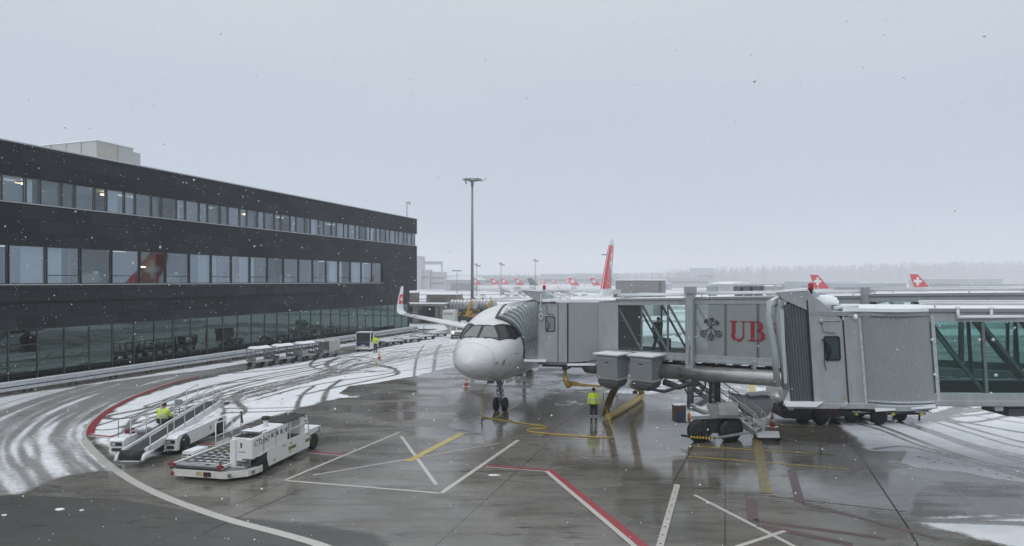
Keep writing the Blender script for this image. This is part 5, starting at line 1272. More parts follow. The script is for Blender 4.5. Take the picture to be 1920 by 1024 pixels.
def person(name_lbl, J, h=1.76, top=HV, trousers=NV, hat=HAT, hem=True, stripes=True, coat=False, face=1):
    "J: joint positions in metres for a body facing -Y"
    ps = thing('person', name_lbl, 'person')
    b = MB(); hd = Vector(J['head']); nk = Vector(J['neck']); ch = Vector(J['chest']); pv = Vector(J['pelvis'])
    b.ball(hd, .078, .098, .118); b.ball(hd+Vector((0,-.03,-.06)), .058, .06, .06)
    b.tube([nk-Vector((0,0,.03)), hd-Vector((0,0,.06))], .055)
    fd = Vector(J.get('face', (0,-1,0))).normalized(); fs = Vector((-fd.y, fd.x, 0))
    b.tube([hd+fd*.09+Vector((0,0,.01)), hd+fd*.122+Vector((0,0,-.028))], [.010,.015], 6)
    for s_ in (-1, 1):
        b.ball(hd+fs*.08*s_+Vector((0,0,-.01)), .016, .024, .034); b.ball(hd+fd*.092+fs*.032*s_+Vector((0,0,.016)), .014)
    b.ball(hd+fd*.095+Vector((0,0,-.062)), .024, .014, .010)
    limb(b, [nk-Vector((0,0,.07)), ch, (ch+pv)/2, pv], [.12,.15,.13,.14])
    for s_ in ('l', 'r'):
        limb(b, [Vector(x) for x in J['arm_'+s_]], [.055,.042,.030]); w = Vector(J['arm_'+s_][2]); hand(b, w, w-Vector(J['arm_'+s_][1]), 1)
        limb(b, [Vector(x) for x in J['leg_'+s_]], [.088,.060,.042])
    fuse(b, 'body', SK, ps, .009)
    c = MB(); dn = (pv-ch).normalized()
    c.tube([nk+Vector((0,0,.01)), nk-Vector((0,0,.06)), ch, (ch+pv)/2, pv-Vector((0,0,.02)) if not coat else pv-Vector((0,0,.30))], [.075,.155,.20,.19,.20 if not coat else .23], 16, sq=1.12); c.ball(nk-Vector((0,0,.07)), .21, .13, .09)
    for s_ in ('l', 'r'):
        A_ = [Vector(x) for x in J['arm_'+s_]]; limb(c, [A_[0], A_[1], A_[1].lerp(A_[2], .92)], [.085,.068,.055])
    jk = fuse(c, 'coat' if coat else 'jacket', top, ps)
    if stripes:
        sp = MB()
        for q_ in (.25, .62):
            cc = ch.lerp(pv, q_); rg = [[tuple(cc+Vector((math.cos(a)*.222*1.06, math.sin(a)*.222, dz))) for a in np.linspace(0, 2*math.pi, 20, endpoint=False)] for dz in (-.028,.028)]
            sp.loft(rg, sm=True, caps=False)
        for s_ in ('l', 'r'):
            A_ = [Vector(x) for x in J['arm_'+s_]]; a = A_[0].lerp(A_[1], .7); b_ = A_[0].lerp(A_[1], .9); sp.tube([a, b_], .083, 12); a = A_[1].lerp(A_[2], .45); b_ = A_[1].lerp(A_[2], .62); sp.tube([a, b_], .07, 12)
        sp.build('reflective_band', REF, jk)
    if hem: MB().tube([pv+Vector((0,0,.04)), pv-Vector((0,0,.08))], [.185,.18], 16, sq=1.12).build('fleece_hem', MAR, ps)
    tr = MB()
    limb(tr, [pv+Vector((0,0,.03)), pv-Vector((0,0,.06))], [.15,.15])
    for s_ in ('l', 'r'):
        A_ = [Vector(x) for x in J['leg_'+s_]]; limb(tr, [A_[0], A_[1], A_[1].lerp(A_[2], .9)], [.112,.088,.078])
    to = fuse(tr, 'trousers', trousers, ps)
    if stripes:
        sp = MB()
        for s_ in ('l', 'r'):
            A_ = [Vector(x) for x in J['leg_'+s_]]
            for f in (.52, .72): sp.tube([A_[1].lerp(A_[2], f), A_[1].lerp(A_[2], f+.09)], .086, 12)
        sp.build('reflective_band', REF, to)
    for s_ in ('l', 'r'):
        a = Vector(J['leg_'+s_][2]); fdv = Vector(J.get('foot', (0,-1,0))).normalized(); bt = MB()
        limb(bt, [a+Vector((0,0,.08)), a-Vector((0,0,.03))], [.062,.062]); bt.ball(a+fdv*.08-Vector((0,0,.05)), .055 if abs(fdv.x) < .5 else .13, .13 if abs(fdv.x) < .5 else .055, .045)
        fuse(bt, 'boot', BOOT, ps)
    if hat: 
        MB().ball(hd+Vector((0,.008,.045)), .095, .112, .095).build('hat' if hat is HAT else 'hair', hat, ps)
    return ps
def standing(spread=.11, arms=((.27,.02),(.30,-.02)), lean=0, hold=None):
    J = dict(head=(0,-.01,1.63), neck=(0,.0,1.47), chest=(0,0,1.28), pevlis=0)
    J = dict(head=(0,-.015,1.625), neck=(0,0,1.49), chest=(0,0,1.27), pelvis=(0,.01,.93))
    J['arm_l'] = [(-.20,0,1.40),(-.27,.02,1.13),(-.30,-.04,.87)]; J['arm_r'] = [(.20,0,1.40),(.27,.02,1.13),(.30,-.04,.87)]
    J['leg_l'] = [(-.095,0,.90),(-.11,-.01,.50),(-.12,.02,.10)]; J['leg_r'] = [(.095,0,.90),(.11,-.01,.50),(.12,.02,.10)]
    return J
J = standing(); J['arm_l'][2] = (-.31,-.02,.90)
p1 = person('ground worker in yellow high-visibility jacket seen from behind under the bridge beside the aircraft', J)
g_ = G(1113, 789); p1.location = (g_.x, g_.y, 0); p1.rotation_euler = (0, 0, R(172)); p1.scale = (.97,)*3
J = standing(); J['arm_l'] = [(-.20,0,1.40),(-.30,-.03,1.14),(-.10,-.22,1.12)]; J['arm_r'] = [(.20,0,1.40),(.31,-.03,1.14),(.12,-.23,1.10)]; J['head'] = (0,-.05,1.61)
p2 = person('ground worker in yellow high-visibility jacket standing beside the white tow tractor', J)
g_ = G(704, 661); p2.location = (g_.x, g_.y, 0); p2.rotation_euler = (0, 0, R(35))
# driver seated on the belt loader
J = dict(head=(0,-.10,1.52), neck=(0,-.03,1.38), chest=(0,0,1.16), pelvis=(0,.05,.86), arm_l=[(-.21,-.02,1.30),(-.29,-.14,1.06),(-.16,-.40,1.06)], arm_r=[(.21,-.02,1.30),(.29,-.14,1.06),(.16,-.40,1.06)],
         leg_l=[(-.10,.02,.84),(-.14,-.42,.86),(-.14,-.52,.45)], leg_r=[(.10,.02,.84),(.14,-.42,.86),(.14,-.52,.45)])
p3 = person('driver in yellow high-visibility jacket and black hat seated on the belt loader', J)
g_ = Vector((-15.55, 29.3, .0)); p3.location = g_+Vector((0,0,.16)); p3.rotation_euler = (0, 0, R(172))
# passenger in the glass bridge, walking with a trolley
J = standing(); J['head'] = (0,-.06,1.60); J['chest'] = (0,-.02,1.26); J['arm_l'] = [(-.20,-.02,1.40),(-.26,.10,1.14),(-.24,.22,.92)]; J['arm_r'] = [(.20,-.02,1.40),(.27,.02,1.14),(.24,-.16,.96)]
J['leg_l'] = [(-.09,0,.90),(-.10,-.14,.50),(-.10,-.16,.10)]; J['leg_r'] = [(.09,0,.90),(.10,.06,.50),(.10,.26,.14)]
p4 = person('passenger in a dark coat walking inside the glass bridge with a trolley bag', J, top=COAT, trousers=COAT, hat=mat('dark_hair', (.01,.008,.006), .7), hem=False, stripes=False, coat=True)
pp = P1(2.85, 1.3, zf(2.85)+.06); p4.location = pp; p4.rotation_euler = (0, 0, math.atan2(.712,.702)+R(90)+R(0))
sb = thing('trolley_bag', 'black trolley bag pulled by the passenger inside the glass bridge', 'suitcase', pp+U1*.05-AU*.0+Vector((0.30,-.35,0)))
MB().box(-.22,.22,-.14,.14,.08,.68,bev=.04).build('shell', COAT, sb); MB().tube([(-.12,0,.66),(-.12,0,1.0),(.12,0,1.0),(.12,0,.66)], .012).build('handle', dark, sb)
for s_ in (-1, 1): MB().lathe([(.01,-.02),(.05,-.02),(.05,.02),(.01,.02)], (.16*s_,0,.05), 'x', 12).build('wheel', tyre, sb)

# ------------------------------------------------------------ traffic cones
cone_red = mat('cone_orange_red', (.62,.06,.03), .45, var=.1); cone_w = mat('cone_white_band', (.62,.62,.60), .4)
cp = thing('traffic_cone', '', 'traffic cone', group='orange and white traffic cones on the apron')
cz = MB(); rr_ = lambda z: .135*(1-z/.80)+.018
cz.lathe([(rr_(0),.03),(rr_(.72),.75),(.01,.76)], n=20); cc_ = cz.build('cone_body', cone_red, cp)
MB().box(-.24,.24,-.24,.24,0,.035,bev=.01).build('base', mat('snowy_cone_base', (.05,.05,.05), .6, snow=1), cp)
for z0, z1 in ((.22,.37),(.48,.62)): MB().lathe([(rr_(z0)+.004,z0+.03),(rr_(z1)+.004,z1+.03)], n=20).build('reflective_band', cone_w, cc_)
for i, (x, y, l) in enumerate(((874,725,'traffic cone standing under the nose of the airliner'),(711,674,'traffic cone on the snow beside the worker at the tow tractor'),(1448,801,'traffic cone beside the foot of the silver bridge stairs'))):
    g_ = G(x, y); place(cp, i == 0, (g_.x, g_.y, 0), i*.4, l)

# ------------------------------------------------------------ small wheel helper
def wheel(par, x, y, z, r, w, ax='x', rimm=rim, name='wheel'):
    tw = MB().lathe([(r*.58,-w/2),(r*.93,-w/2),(r,-w*.32),(r,w*.32),(r*.93,w/2),(r*.58,w/2)], (x,y,z), ax, 24).build(name, tyre, par)
    MB().lathe([(.01,-w*.40),(r*.22,-w*.42),(r*.3,-w*.3),(r*.6,-w*.42),(r*.6,w*.42),(r*.3,w*.3),(r*.22,w*.42),(.01,w*.40)], (x,y,z), ax, 18).build('rim', rimm, tw)
    return tw
def text_on(par, name, txt, size, origin, ux, uz, m):
    vs_, fs_ = text_polys(txt, size); o = Vector(origin); ux = Vector(ux); uz = Vector(uz)
    return MB().add([o+ux*a+uz*b for a, b in vs_], fs_).build(name, m, par)
# ------------------------------------------------------------ cargo loader (local: x across, y away from the viewer)
cl = thing('cargo_loader', 'white low cargo loader with roller deck and engine housing marked CTL047', 'cargo loader', (-9.53, 23.25, 0), R(-12))
lp = lambda mb, n, m, par=cl: mb.build(n, m, par)
W_ = -2.95
poly = [(W_,.15),(W_+.1,0),(-.75,0),(-.15,.35),(0,.75),(0,.95),(0,5.0),(-.9,5.0),(-.9,1.6),(W_,1.6)]
ch_ = lp(MB().prism([(x,y,.14) for x, y in [(W_,.15),(W_+.1,0),(-.75,0),(-.12,.45),(0,.95),(0,1.2),(W_,1.2)]], (0,0,.24)), 'front_platform', dirty_white)
lp(MB().prism([(x,y,.383) for x, y in [(-.95,.06),(-.74,.06),(-.18,.48),(-.06,.95),(-.06,1.15),(-.95,1.15)]], (0,0,.012)), 'checker_plate', mat('checker_plate', (.26,.27,.28), .4, metal=.5, var=.3, vs=8), ch_)
dk = lp(MB().box(W_,-.92,.05,3.9,.40,.50), 'roller_deck', mat('deck_dark_blue_grey', (.07,.075,.09), .4, var=.3))
rl = MB(); y = .50
while y < 3.8: rl.lathe([(.01,W_+.16),(.028,W_+.16),(.028,-1.05),(.01,-1.05)], (0,y,.505), 'x', 8); y += .30
lp(rl, 'rollers', steel, dk)
lp(MB().box(W_+.12,-1.02,.10,.42,.50,.53), 'front_plate', mat('worn_deck_metal', (.42,.44,.46), .35, metal=.5, var=.3, vs=5), dk)
for i in range(5):
    mb = MB()
    for j in range(9):
        mb.box(W_+.28+i*.36, W_+.28+i*.36+.17, .62+j*.36, .75+j*.36, .52, .54, 1 if j > 3 else 2).box(W_+.28+i*.36, W_+.28+i*.36+.17, .75+j*.36, .98+j*.36, .52, .54, 0)
    lp(mb, 'guide_pads', [mat('deck_dark_blue_grey', (.07,.075,.09), .4, var=.3), mat('yellow_deck_pad', (.46,.40,.18), .5, var=.2), mat('pale_deck_pad', (.44,.44,.42), .5, var=.2)], dk)
lp(MB().box(W_+1.25,W_+1.42,.22,.30,.53,.55), 'floor_stop', black, dk)
lp(MB().box(W_-.04,W_+.05,.02,3.95,.44,.56).box(-.98,-.90,.02,1.0,.44,.55), 'side_rail', dirty_white)
for x in (W_+.0, -.95):
    lp(MB().tube([(x,.05,.38),(x,.05,.68)], .05).box(x-.12,x+.12,0,.10,.50,.58), 'corner_stop', mat('dull_red_stop', (.20,.03,.028), .5, var=.3))
for z, x in ((.16,W_+.02),(.16,-1.55)): lp(MB().box(x,x+.12,-.02,0,z,z+.13), 'reflector', mat('dull_red_stop', (.20,.03,.028), .5, var=.3), ch_)
lp(MB().box(W_+1.05,W_+1.28,-.012,0,.20,.35), 'yellow_label', mat('yellow_deck_pad', (.58,.48,.16), .5, var=.2), ch_)
lp(MB().box(W_+1.36,W_+1.66,-.02,0,.18,.34), 'socket', black, ch_); lp(MB().box(-.62,-.48,-.012,.0,.20,.33).box(-.12,-.02,.62,.72,.20,.33), 'socket', grey3, ch_)
lp(MB().box(W_+.2,-1.0,.04,.09,.38,.44), 'bumper', black, ch_)
# chassis side and engine housing
cw_ = mat('loader_white', (.70,.71,.70), .4, var=.07, vs=3, streak=4, snow=.35)
side = [(1.62,.20),(4.62,.20),(4.70,.66),(5.40,.74),(5.42,.80),(5.42,.86),(4.35,.86),(2.95,.86),(2.95,.86),(1.55,.86),(1.5,.55)]
lp(MB().prism([(-.85,y,z) for y, z in side], (.84,0,0)), 'side_skirt', cw_)
hs = lp(MB().box(-.90,-.02,1.30,2.95,.80,1.56,bev=.02).hexa([(-.90,.62,.72),(-.02,.62,.72),(-.02,1.298,.80),(-.90,1.298,.80),(-.90,.62,1.46),(-.02,.62,1.46),(-.02,1.298,1.46),(-.90,1.298,1.46)]).box(-.90,-.32,.62,1.0,.38,.72), 'engine_housing', cw_)
lp(MB().box(-.92,-.70,.56,.62,.40,1.40).box(-.30,-.04,.58,.62,.74,1.44), 'corner_post', cw_, hs)
lp(MB().box(-.018,-.012,1.28,1.30,.82,1.54).box(-.018,-.012,2.1,2.115,.86,1.52).box(-.85,-.1,1.302-.01,1.304-.01,1.46,1.47), 'door_gap', grey3, hs)
lp(MB().box(-.52,-.47,.60,.62,1.12,1.30).box(-.60,-.30,.605,.62,.96,.975).box(-.85,-.80,.60,.62,.56,.60), 'latch', dark, hs)
lv_ = MB()
for k in range(4): lv_.box(-.38,-.12,.575,.582,.60-k*.05,.63-k*.05).box(-.66,-.42,.60,.607,.60-k*.05,.63-k*.05)
lp(lv_, 'grille', dark, hs); lp(MB().tube([(-.42,.58,.68),(-.34,.52,.74),(-.12,.52,.70),(-.34,.52,.60),(-.44,.56,.62)], .02), 'cable', dark, hs)
mb = MB()
for a in (-.8,-.6,-.4,-.2): mb.tube([(a,.7,1.48),(a+.12,.95,1.53),(a-.02,1.2,1.50)], .022)
mb.box(-.75,-.15,.75,1.25,1.461,1.48); lp(mb, 'hose_bundle', dark, hs)
lp(MB().box(-.88,-.10,1.15,1.62,1.565,1.60), 'engine_lid', grey2, hs); lp(MB().box(-.80,-.10,1.72,2.92,1.561,1.585), 'snow_cap', snowm, hs)
lp(MB().tube([(-.45,2.1,1.55),(-.45,2.1,1.86)], .09, 14), 'intake_stack', cw_, hs); lp(MB().lathe([(.01,1.84),(.16,1.86),(.18,1.91),(.14,1.97),(.01,1.98)], (-.45,2.1,0), 'z', 20), 'intake_cap', black, hs)
o_ = text_on(cl, 'number_lettering', 'CTL047', .30, (-.010,.70,1.16), (0,1,.0), (0,0,1), mat('black_lettering', (.03,.03,.035), .5))
for y0 in (1.78, 2.42):
    mb = MB()
    for k in range(5): 
        for a, s_ in ((0,1),(.36,1)): mb.box(-.018,-.010,y0+a,y0+a+.12,1.24+k*.035,1.262+k*.035)
    for k in range(16):
        a0 = 2*math.pi*k/20+.5; c = (y0+.24, 1.30); mb.hexa([(-.016,c[0]+r*math.cos(a)*.8,c[1]+r*math.sin(a)) for r, a in ((.085,a0),(.085,a0+.32),(.095,a0+.32),(.095,a0))]+[(-.010,c[0]+r*math.cos(a)*.8,c[1]+r*math.sin(a)) for r, a in ((.085,a0),(.085,a0+.32),(.095,a0+.32),(.095,a0))])
    lp(mb, 'vent_emblem', mat('black_lettering', (.03,.03,.035), .5), hs)
mb = MB()
for k in range(9): mb.box(-.014,-.009,1.45+k*.085,1.45+k*.085+.05,1.47,1.49)
lp(mb, 'vent_slots', dark, hs)
# driver stand
lp(MB().box(-.88,-.06,4.0,4.35,.86,1.50,bev=.02), 'control_console', cw_)
lp(MB().box(-.78,-.10,2.98,4.0,.862,.88), 'stand_floor', dark)
lp(MB().hexa([(-.85,2.70,1.59),(-.0,2.70,1.59),(-.0,4.30,1.62),(-.85,4.30,1.62),(-.85,2.70,1.62),(-.0,2.70,1.62),(-.0,4.30,1.66),(-.85,4.30,1.66)]), 'canopy', black)
lp(MB().tube([(-.04,3.15,.86),(-.04,3.15,1.60)], .02).tube([(-.02,4.6,.86),(-.02,4.42,1.50),(-.06,4.28,1.64)], .022).tube([(-.03,3.15,1.25),(-.02,4.5,1.28)], .02), 'guard_frame', white); lp(MB().tube([(-.86,3.15,.86),(-.86,3.15,1.60)], .02), 'guard_post', white); lp(MB().tube([(-.88,4.6,.86),(-.86,4.28,1.62)], .022), 'guard_post', white); lp(MB().tube([(-.5,4.25,1.66),(-.5,4.27,1.86)], .05), 'beacon', grey2)
mb = MB(); mb.tube([(-.45+.13*math.cos(a),4.0+.05*math.sin(a),1.56+.10*math.sin(a)) for a in np.linspace(0,6.28,14)], .015); lp(mb, 'steering_wheel', black)
for (y0, y1) in ((3.0,3.55),(4.3,4.8)):
    mb = MB(); n = 5
    for k in range(n): a = y0+(y1-y0)*k/n; w = (y1-y0)/n*.5; mb.prism([(-.006,a,.46),(-.006,a+w,.46),(-.006,a+w+.05,.58),(-.006,a+.05,.58)], (.004,0,0))
    lp(MB().box(-.010,-.006,y0-.03,y1+.02,.45,.59), 'hazard_panel', mat('yellow_deck_pad', (.58,.48,.16), .5, var=.2)); lp(mb, 'hazard_stripes', black)
for y0, z0 in ((1.9,.30),(2.6,.68),(3.05,.34),(3.1,.66),(4.45,.70)): lp(MB().box(-.010,-.004,y0,y0+.16,z0,z0+.09), 'yellow_label', mat('yellow_deck_pad', (.58,.48,.16), .5, var=.2))
lp(MB().box(-.83,-.03,.95,1.62,.15,.80), 'wheel_well', black); lp(MB().prism([(-.86,.93,.74),(-.86,1.02,.80),(-.86,1.6,.86),(-.86,1.6,.80),(-.86,1.05,.74)], (.86,0,0)), 'fender', cw_)
wheel(cl, -.16, 1.28, .38, .38, .28, rimm=grey3); wheel(cl, W_+.35, 1.9, .26, .26, .25); wheel(cl, -.13, 5.06, .34, .34, .26, rimm=grey3); wheel(cl, W_+.5, 4.6, .30, .30, .26)
lp(MB().prism([(-.90,4.72,.86),(-.90,5.5,.86),(-.90,5.62,.60),(-.90,5.66,.60),(-.90,5.56,.91),(-.90,4.72,.91)], (.90,0,0)), 'rear_fender', cw_)
lp(MB().box(-2.6,-.9,3.9,5.2,.25,.62).box(-2.6,-.9,3.9,4.3,.62,.70), 'frame', dirty_white)
mb = MB(); x = W_-.02
mb.tube([(x,2.55,.56),(x,2.55,1.50),(x,4.2,1.52),(x,4.2,.6)], .025).tube([(x,2.55,.98),(x,4.2,1.0)], .02)
for y in (3.05,3.6): mb.tube([(x,y,.56),(x,y,1.5)], .018)
mb.box(x-.01,x+.01,2.55,4.2,.56,.72); lp(mb, 'side_guard_rail', white)
lp(MB().tube([(x,4.2,1.66),(x+.05,4.24,1.15)], .035), 'lever', black); lp(MB().tube([(-.96,.7,.55),(-.97,.7,1.55),(-1.02,.7,1.66)], .03), 'control_post', grey3)
bt = lp(MB().box(W_-.62,W_-.12,1.35,2.25,.22,.62,bev=.02), 'battery_box', cw_)
mb = MB()
for k in range(3):
    for a in (0, .24): mb.box(W_-.58+a,W_-.40+a,1.34,1.352,.30+k*.09,.35+k*.09)
lp(mb, 'grille', dark, bt); lp(MB().box(W_-.60,W_-.14,1.37,2.23,.622,.64), 'lid', grey2, bt); lp(MB().box(W_-.12,W_+.1,1.5,2.1,.22,.36), 'battery_arm', dark)

# ------------------------------------------------------------ belt loader
blt = thing('belt_loader', 'white belt loader with long dark conveyor and double handrails on the snowy apron', 'belt loader', (-14.95, 27.0, 0), R(-1))
q_ = lambda mb, n, m, par=blt: mb.build(n, m, par)
BA, BB = Vector((.28,-1.55,.46)), Vector((.08,5.45,1.12)); bd = BB-BA
wht = mat('belt_loader_white', (.70,.72,.72), .4, var=.07, vs=3, snow=.5)
cv = q_(MB().beam(BA,BB,.86,.16), 'conveyor_frame', wht)
q_(MB().beam(BA+Vector((0,-.05,.105)),BB+Vector((0,.05,.105)),.68,.05), 'belt', mat('dark_belt_rubber', (.022,.026,.034), .5, var=.5, vs=3), cv)
for x in (-.42,.42):
    q_(MB().beam(BA+Vector((x,.1,.16)),BB+Vector((x,0,.16)),.07,.14), 'side_guide', wht, cv)
q_(MB().lathe([(.01,-.42),(.20,-.42),(.20,.42),(.01,.42)], tuple(BA+Vector((0,-.05,-.0))), 'x', 16), 'end_roller', black, cv)
q_(MB().beam(BA+Vector((-.40,-.25,-.22)),BA+Vector((.40,-.25,-.22)),.10,.08), 'front_bumper', grey3, cv)
for x in (-.52,.52): q_(MB().tube([BA+Vector((x,-.28,-.15)),BA+Vector((x,-.15,.02)),BA+Vector((x*.95,.5,.05))], [.06,.08,.06], 10), 'bumper_arm', wht, cv)
q_(MB().lathe([(.01,-.04),(.14,-.03),(.15,.02),(.1,.05),(.01,.05)], tuple(BB+Vector((.62,.1,.02))), 'z', 16), 'rubber_buffer', black, cv); q_(MB().beam(BB+Vector((.4,.1,.0)), BB+Vector((.62,.1,.0)), .08,.05), 'buffer_arm', wht, cv)
def rail(x, a, b, hts=(.45,.92), n=5, nm='handrail'):
    mb = MB(); P_ = BA.lerp(BB, a)+Vector((x,0,.2)); Q_ = BA.lerp(BB, b)+Vector((x,0,.2))
    for h in hts: mb.tube([P_+Vector((0,0,h)), Q_+Vector((0,0,h))], .024)
    for k in range(n): c = P_.lerp(Q_, k/(n-1)); mb.tube([c-Vector((0,0,.12)), c+Vector((0,0,hts[-1]))], .02)
    q_(mb, nm, mat('rail_paint', (.55,.57,.58), .4), cv)
rail(-.50,.10,.92,n=6); rail(.46,.32,.98,n=6); rail(.48,.05,.24,hts=(.42,),n=2)
# chassis
for x0, x1 in ((.62,1.15),(-1.42,-.80)):
    y0 = .05 if x0 > 0 else -.35
    ps_ = [(y0,.22),(y0-.04,.72),(y0+.12,.80),(y0+1.0,.80),(4.3,.80),(4.55,.74),(4.55,.30),(4.3,.24)]
    q_(MB().prism([(x0,a,b) for a, b in ps_], (x1-x0,0,0)), 'chassis_side', wht)
    lm_ = q_(MB().box(x0+.10,x1-.08,y0-.07,y0-.03,.52,.66), 'lamp_recess', black); q_(MB().box(x0+.14,x0+.30,y0-.085,y0-.07,.54,.64), 'headlamp', chrome, lm_)
    q_(MB().box(x0+.12,x1-.12,y0-.045,y0-.01,.30,.42), 'air_intake', black)
q_(MB().box(-.80,.62,.3,4.3,.25,.45), 'chassis_frame', dark)
for x, y in ((1.02,.66),(1.02,3.9),(-1.28,.40),(-1.28,3.9)):
    q_(MB().lathe([(.01,-.17),(.41,-.17),(.41,.136),(.01,.136)], (x,y,.36), 'x', 24), 'wheel_arch', black); wheel(blt, x+.07 if x > 0 else x-.07, y, .36, .36, .26)
q_(MB().box(.75,1.0,1.2,1.9,.803,.82).box(.8,1.0,2.2,2.5,.803,.82), 'top_hatch', grey2); q_(MB().box(1.152,1.158,2.9,3.0,.45,.62), 'filler', grey3)
# scissor strut and driver seat
q_(MB().beam((.1,.6,.4),(.1,2.4,.75),.5,.08).beam((.1,3.4,.4),(.1,2.0,.7),.4,.08), 'lift_arm', dark)
so_ = q_(MB().box(-.86,-.36,2.25,2.72,.55,.98,bev=.04).box(-.86,-.36,2.02,2.14,.9,1.12,bev=.04), 'driver_seat', black)
q_(MB().box(-.9,-.3,2.95,3.25,.45,1.12,bev=.03), 'dash_console', grey2); q_(MB().tube([(-.6+.17*math.cos(a),2.84+.05*math.sin(a),1.20+.15*math.sin(a)) for a in np.linspace(0,6.28,14)], .016), 'steering_wheel', black)
q_(MB().box(-.34,-.30,3.0,3.04,1.1,1.55).box(-.52,-.18,2.98,3.02,1.5,1.8), 'display', grey2)
q_(MB().tube([(-1.2,-.1,.78),(-1.2,-.1,1.55),(-.98,-.1,1.58)], .015), 'mirror_arm', grey3)
q_(MB().box(-1.30,-1.0,.5,.9,.80,.96), 'tail_light', mat('dark_red_lens', (.12,.01,.015), .3)); q_(MB().box(-.95,-.45,.55,1.0,.8,1.02,bev=.05), 'cover', grey2)
p3.location = Vector((-15.60, 29.32, .12))

# ------------------------------------------------------------ baggage carts
bc = thing('baggage_cart', '', 'baggage cart', group='baggage carts parked on the snow')
fm = MB(); L_, Wd = 1.75, 1.2
fm.box(-L_/2,L_/2,-Wd/2,Wd/2,.48,.56)
cf = fm.build('deck', grey2, bc)
mb = MB()
for x in (-L_/2+.03, L_/2-.03):
    for y in (-Wd/2+.03, Wd/2-.03): mb.box(x-.025,x+.025,y-.025,y+.025,.56,1.55)
    for z in (.75,.95,1.15): mb.box(x-.02,x+.02,-Wd/2+.05,Wd/2-.05,z,z+.05)
    mb.box(x-.015,x+.015,-Wd/2+.05,Wd/2-.05,.56,.82)
    mb.box(x-.025,x+.025,-.025,.025,.56,1.5)
for y in (-Wd/2+.03, Wd/2-.03): mb.box(-L_/2+.05,L_/2-.05,y-.02,y+.02,1.5,1.55)
mb.box(.0,.04,-Wd/2,-Wd/2+.04,.56,1.5); mb.build('rack_frame', mat('cart_frame_grey', (.16,.17,.175), .5, var=.2), bc)
rf_ = MB(); rf_.box(-L_/2-.03,L_/2+.03,-Wd/2-.03,Wd/2+.03,1.55,1.59); ro = rf_.build('roof', grey3, bc)
def snowcap(par, L_, Wd, z, h, seed):
    r_ = random.Random(seed); nx_, ny_ = 12, 8; rows = []
    for i in range(nx_+1):
        row = []
        for j in range(ny_+1):
            u, v = i/nx_, j/ny_; e = min(1, 6*min(u,1-u))*min(1, 5*min(v,1-v)); row.append((-L_/2+L_*u, -Wd/2+Wd*v, z+h*e**.5*(1+.35*math.sin(u*5+seed)*math.cos(v*4+seed*2))))
        rows.append(row)
    return MB().grid(rows).build('snow_cap', snowm, par)
snowcap(ro, L_, Wd, 1.592, .15, 1)
for x, y in ((-.6,-.55),(.65,-.55),(-.6,.55),(.65,.55)): wheel(bc, x, y, .22, .22, .14, 'y', rimm=grey3)
MB().tube([(-L_/2,0,.42),(-L_/2-.45,0,.3)], .03).box(-L_/2-.1,L_/2,-.06,.06,.40,.48).build('tow_bar', dark, bc)
def cart_at(i, xl, xr, yb, lab):
    a = G(xl, yb[0]); b = G(xr, yb[1]); c = (a+b)/2; ang = math.atan2(b.y-a.y, b.x-a.x)
    return place(bc, i == 0, (c.x, c.y, 0), ang, lab)
cpos = [((467,508),(693,688)),((510,549),(688,681)),((551,592),(682,675))]
# headings run parallel to the guard rail
for i, (cx_, cy_, lab) in enumerate(((487,691,'nearest snow-topped baggage cart of the row along the guard rail'),(530,685,'second snow-topped baggage cart from the left in the row'),(572,679,'third baggage cart with a snow lump on top, next to the one with a tarpaulin'),(611,673,'baggage cart covered with a pale crumpled tarpaulin, last of the row'))):
    g_ = G(cx_, cy_-3); o = place(bc, i == 0, (g_.x, g_.y, 0), R(58), lab)
    if i == 3:
        for ch in [c for c in o.children if c.name.startswith('roof')]:
            for cc in list(ch.children): bpy.data.objects.remove(cc)
        mb = MB(); rows = []
        for i_ in range(11):
            u = i_/10; row = []
            for j_ in range(15):
                v = j_/14; s_ = v*(2*1.0+Wd+.1)
                if s_ < 1.0: y, z = -Wd/2-.04, .62+s_
                elif s_ < 1.0+Wd+.1: y, z = -Wd/2-.04+(s_-1.0), 1.62+.05*math.sin(u*9)
                else: y, z = Wd/2+.06, 1.62-(s_-1.1-Wd)
                row.append((-L_/2*.25+L_*.78*u, y-.05*math.sin(u*13+v*7)*(v < .3), z-.05*math.sin(u*6)*(v<.1)))
            rows.append(row)
        mb.grid(rows); mb.build('tarpaulin', mat('pale_tarpaulin', (.42,.42,.40), .6, var=.15, bump=.6, bs=3), o)
    if i == 2: MB().box(-.9,-.1,-.5,.45,.56,1.0,bev=.05).build('crate_load', mat('green_grey_crate', (.25,.32,.32), .5), o)

# ------------------------------------------------------------ tow tractor
tt = thing('tow_tractor', 'white baggage tractor with dark green windscreen and navy front at the head of the dollies', 'tractor', (G(680,660).x, G(680,660).y+.2, 0), R(-6))
w_ = mat('tractor_white', (.66,.67,.66), .4, var=.06)
tq = lambda mb, n, m, par=tt: mb.build(n, m, par)
tq(MB().prism([(-.78,y,z) for y, z in ((0,.25),(-.02,.62),(.02,.95),(1.0,.95),(1.1,.75),(2.6,.75),(2.6,.25))], (1.56,0,0)), 'body', w_)
cab_ = tq(MB().box(-.78,-.72,.05,1.3,.95,1.92).box(.72,.78,.05,.16,.95,1.92).box(.72,.78,.95,1.3,.3,1.92).box(-.78,.78,1.2,1.3,.95,1.92), 'cab', w_)
tq(MB().hexa([(-.80,-.02,1.92),(.80,-.02,1.92),(.80,1.36,1.92),(-.80,1.36,1.92),(-.76,.02,2.0),(.76,.02,2.0),(.76,1.3,2.0),(-.76,1.3,2.0)]), 'roof', mat('green_grey_roof', (.30,.36,.35), .4, snow=1), cab_)
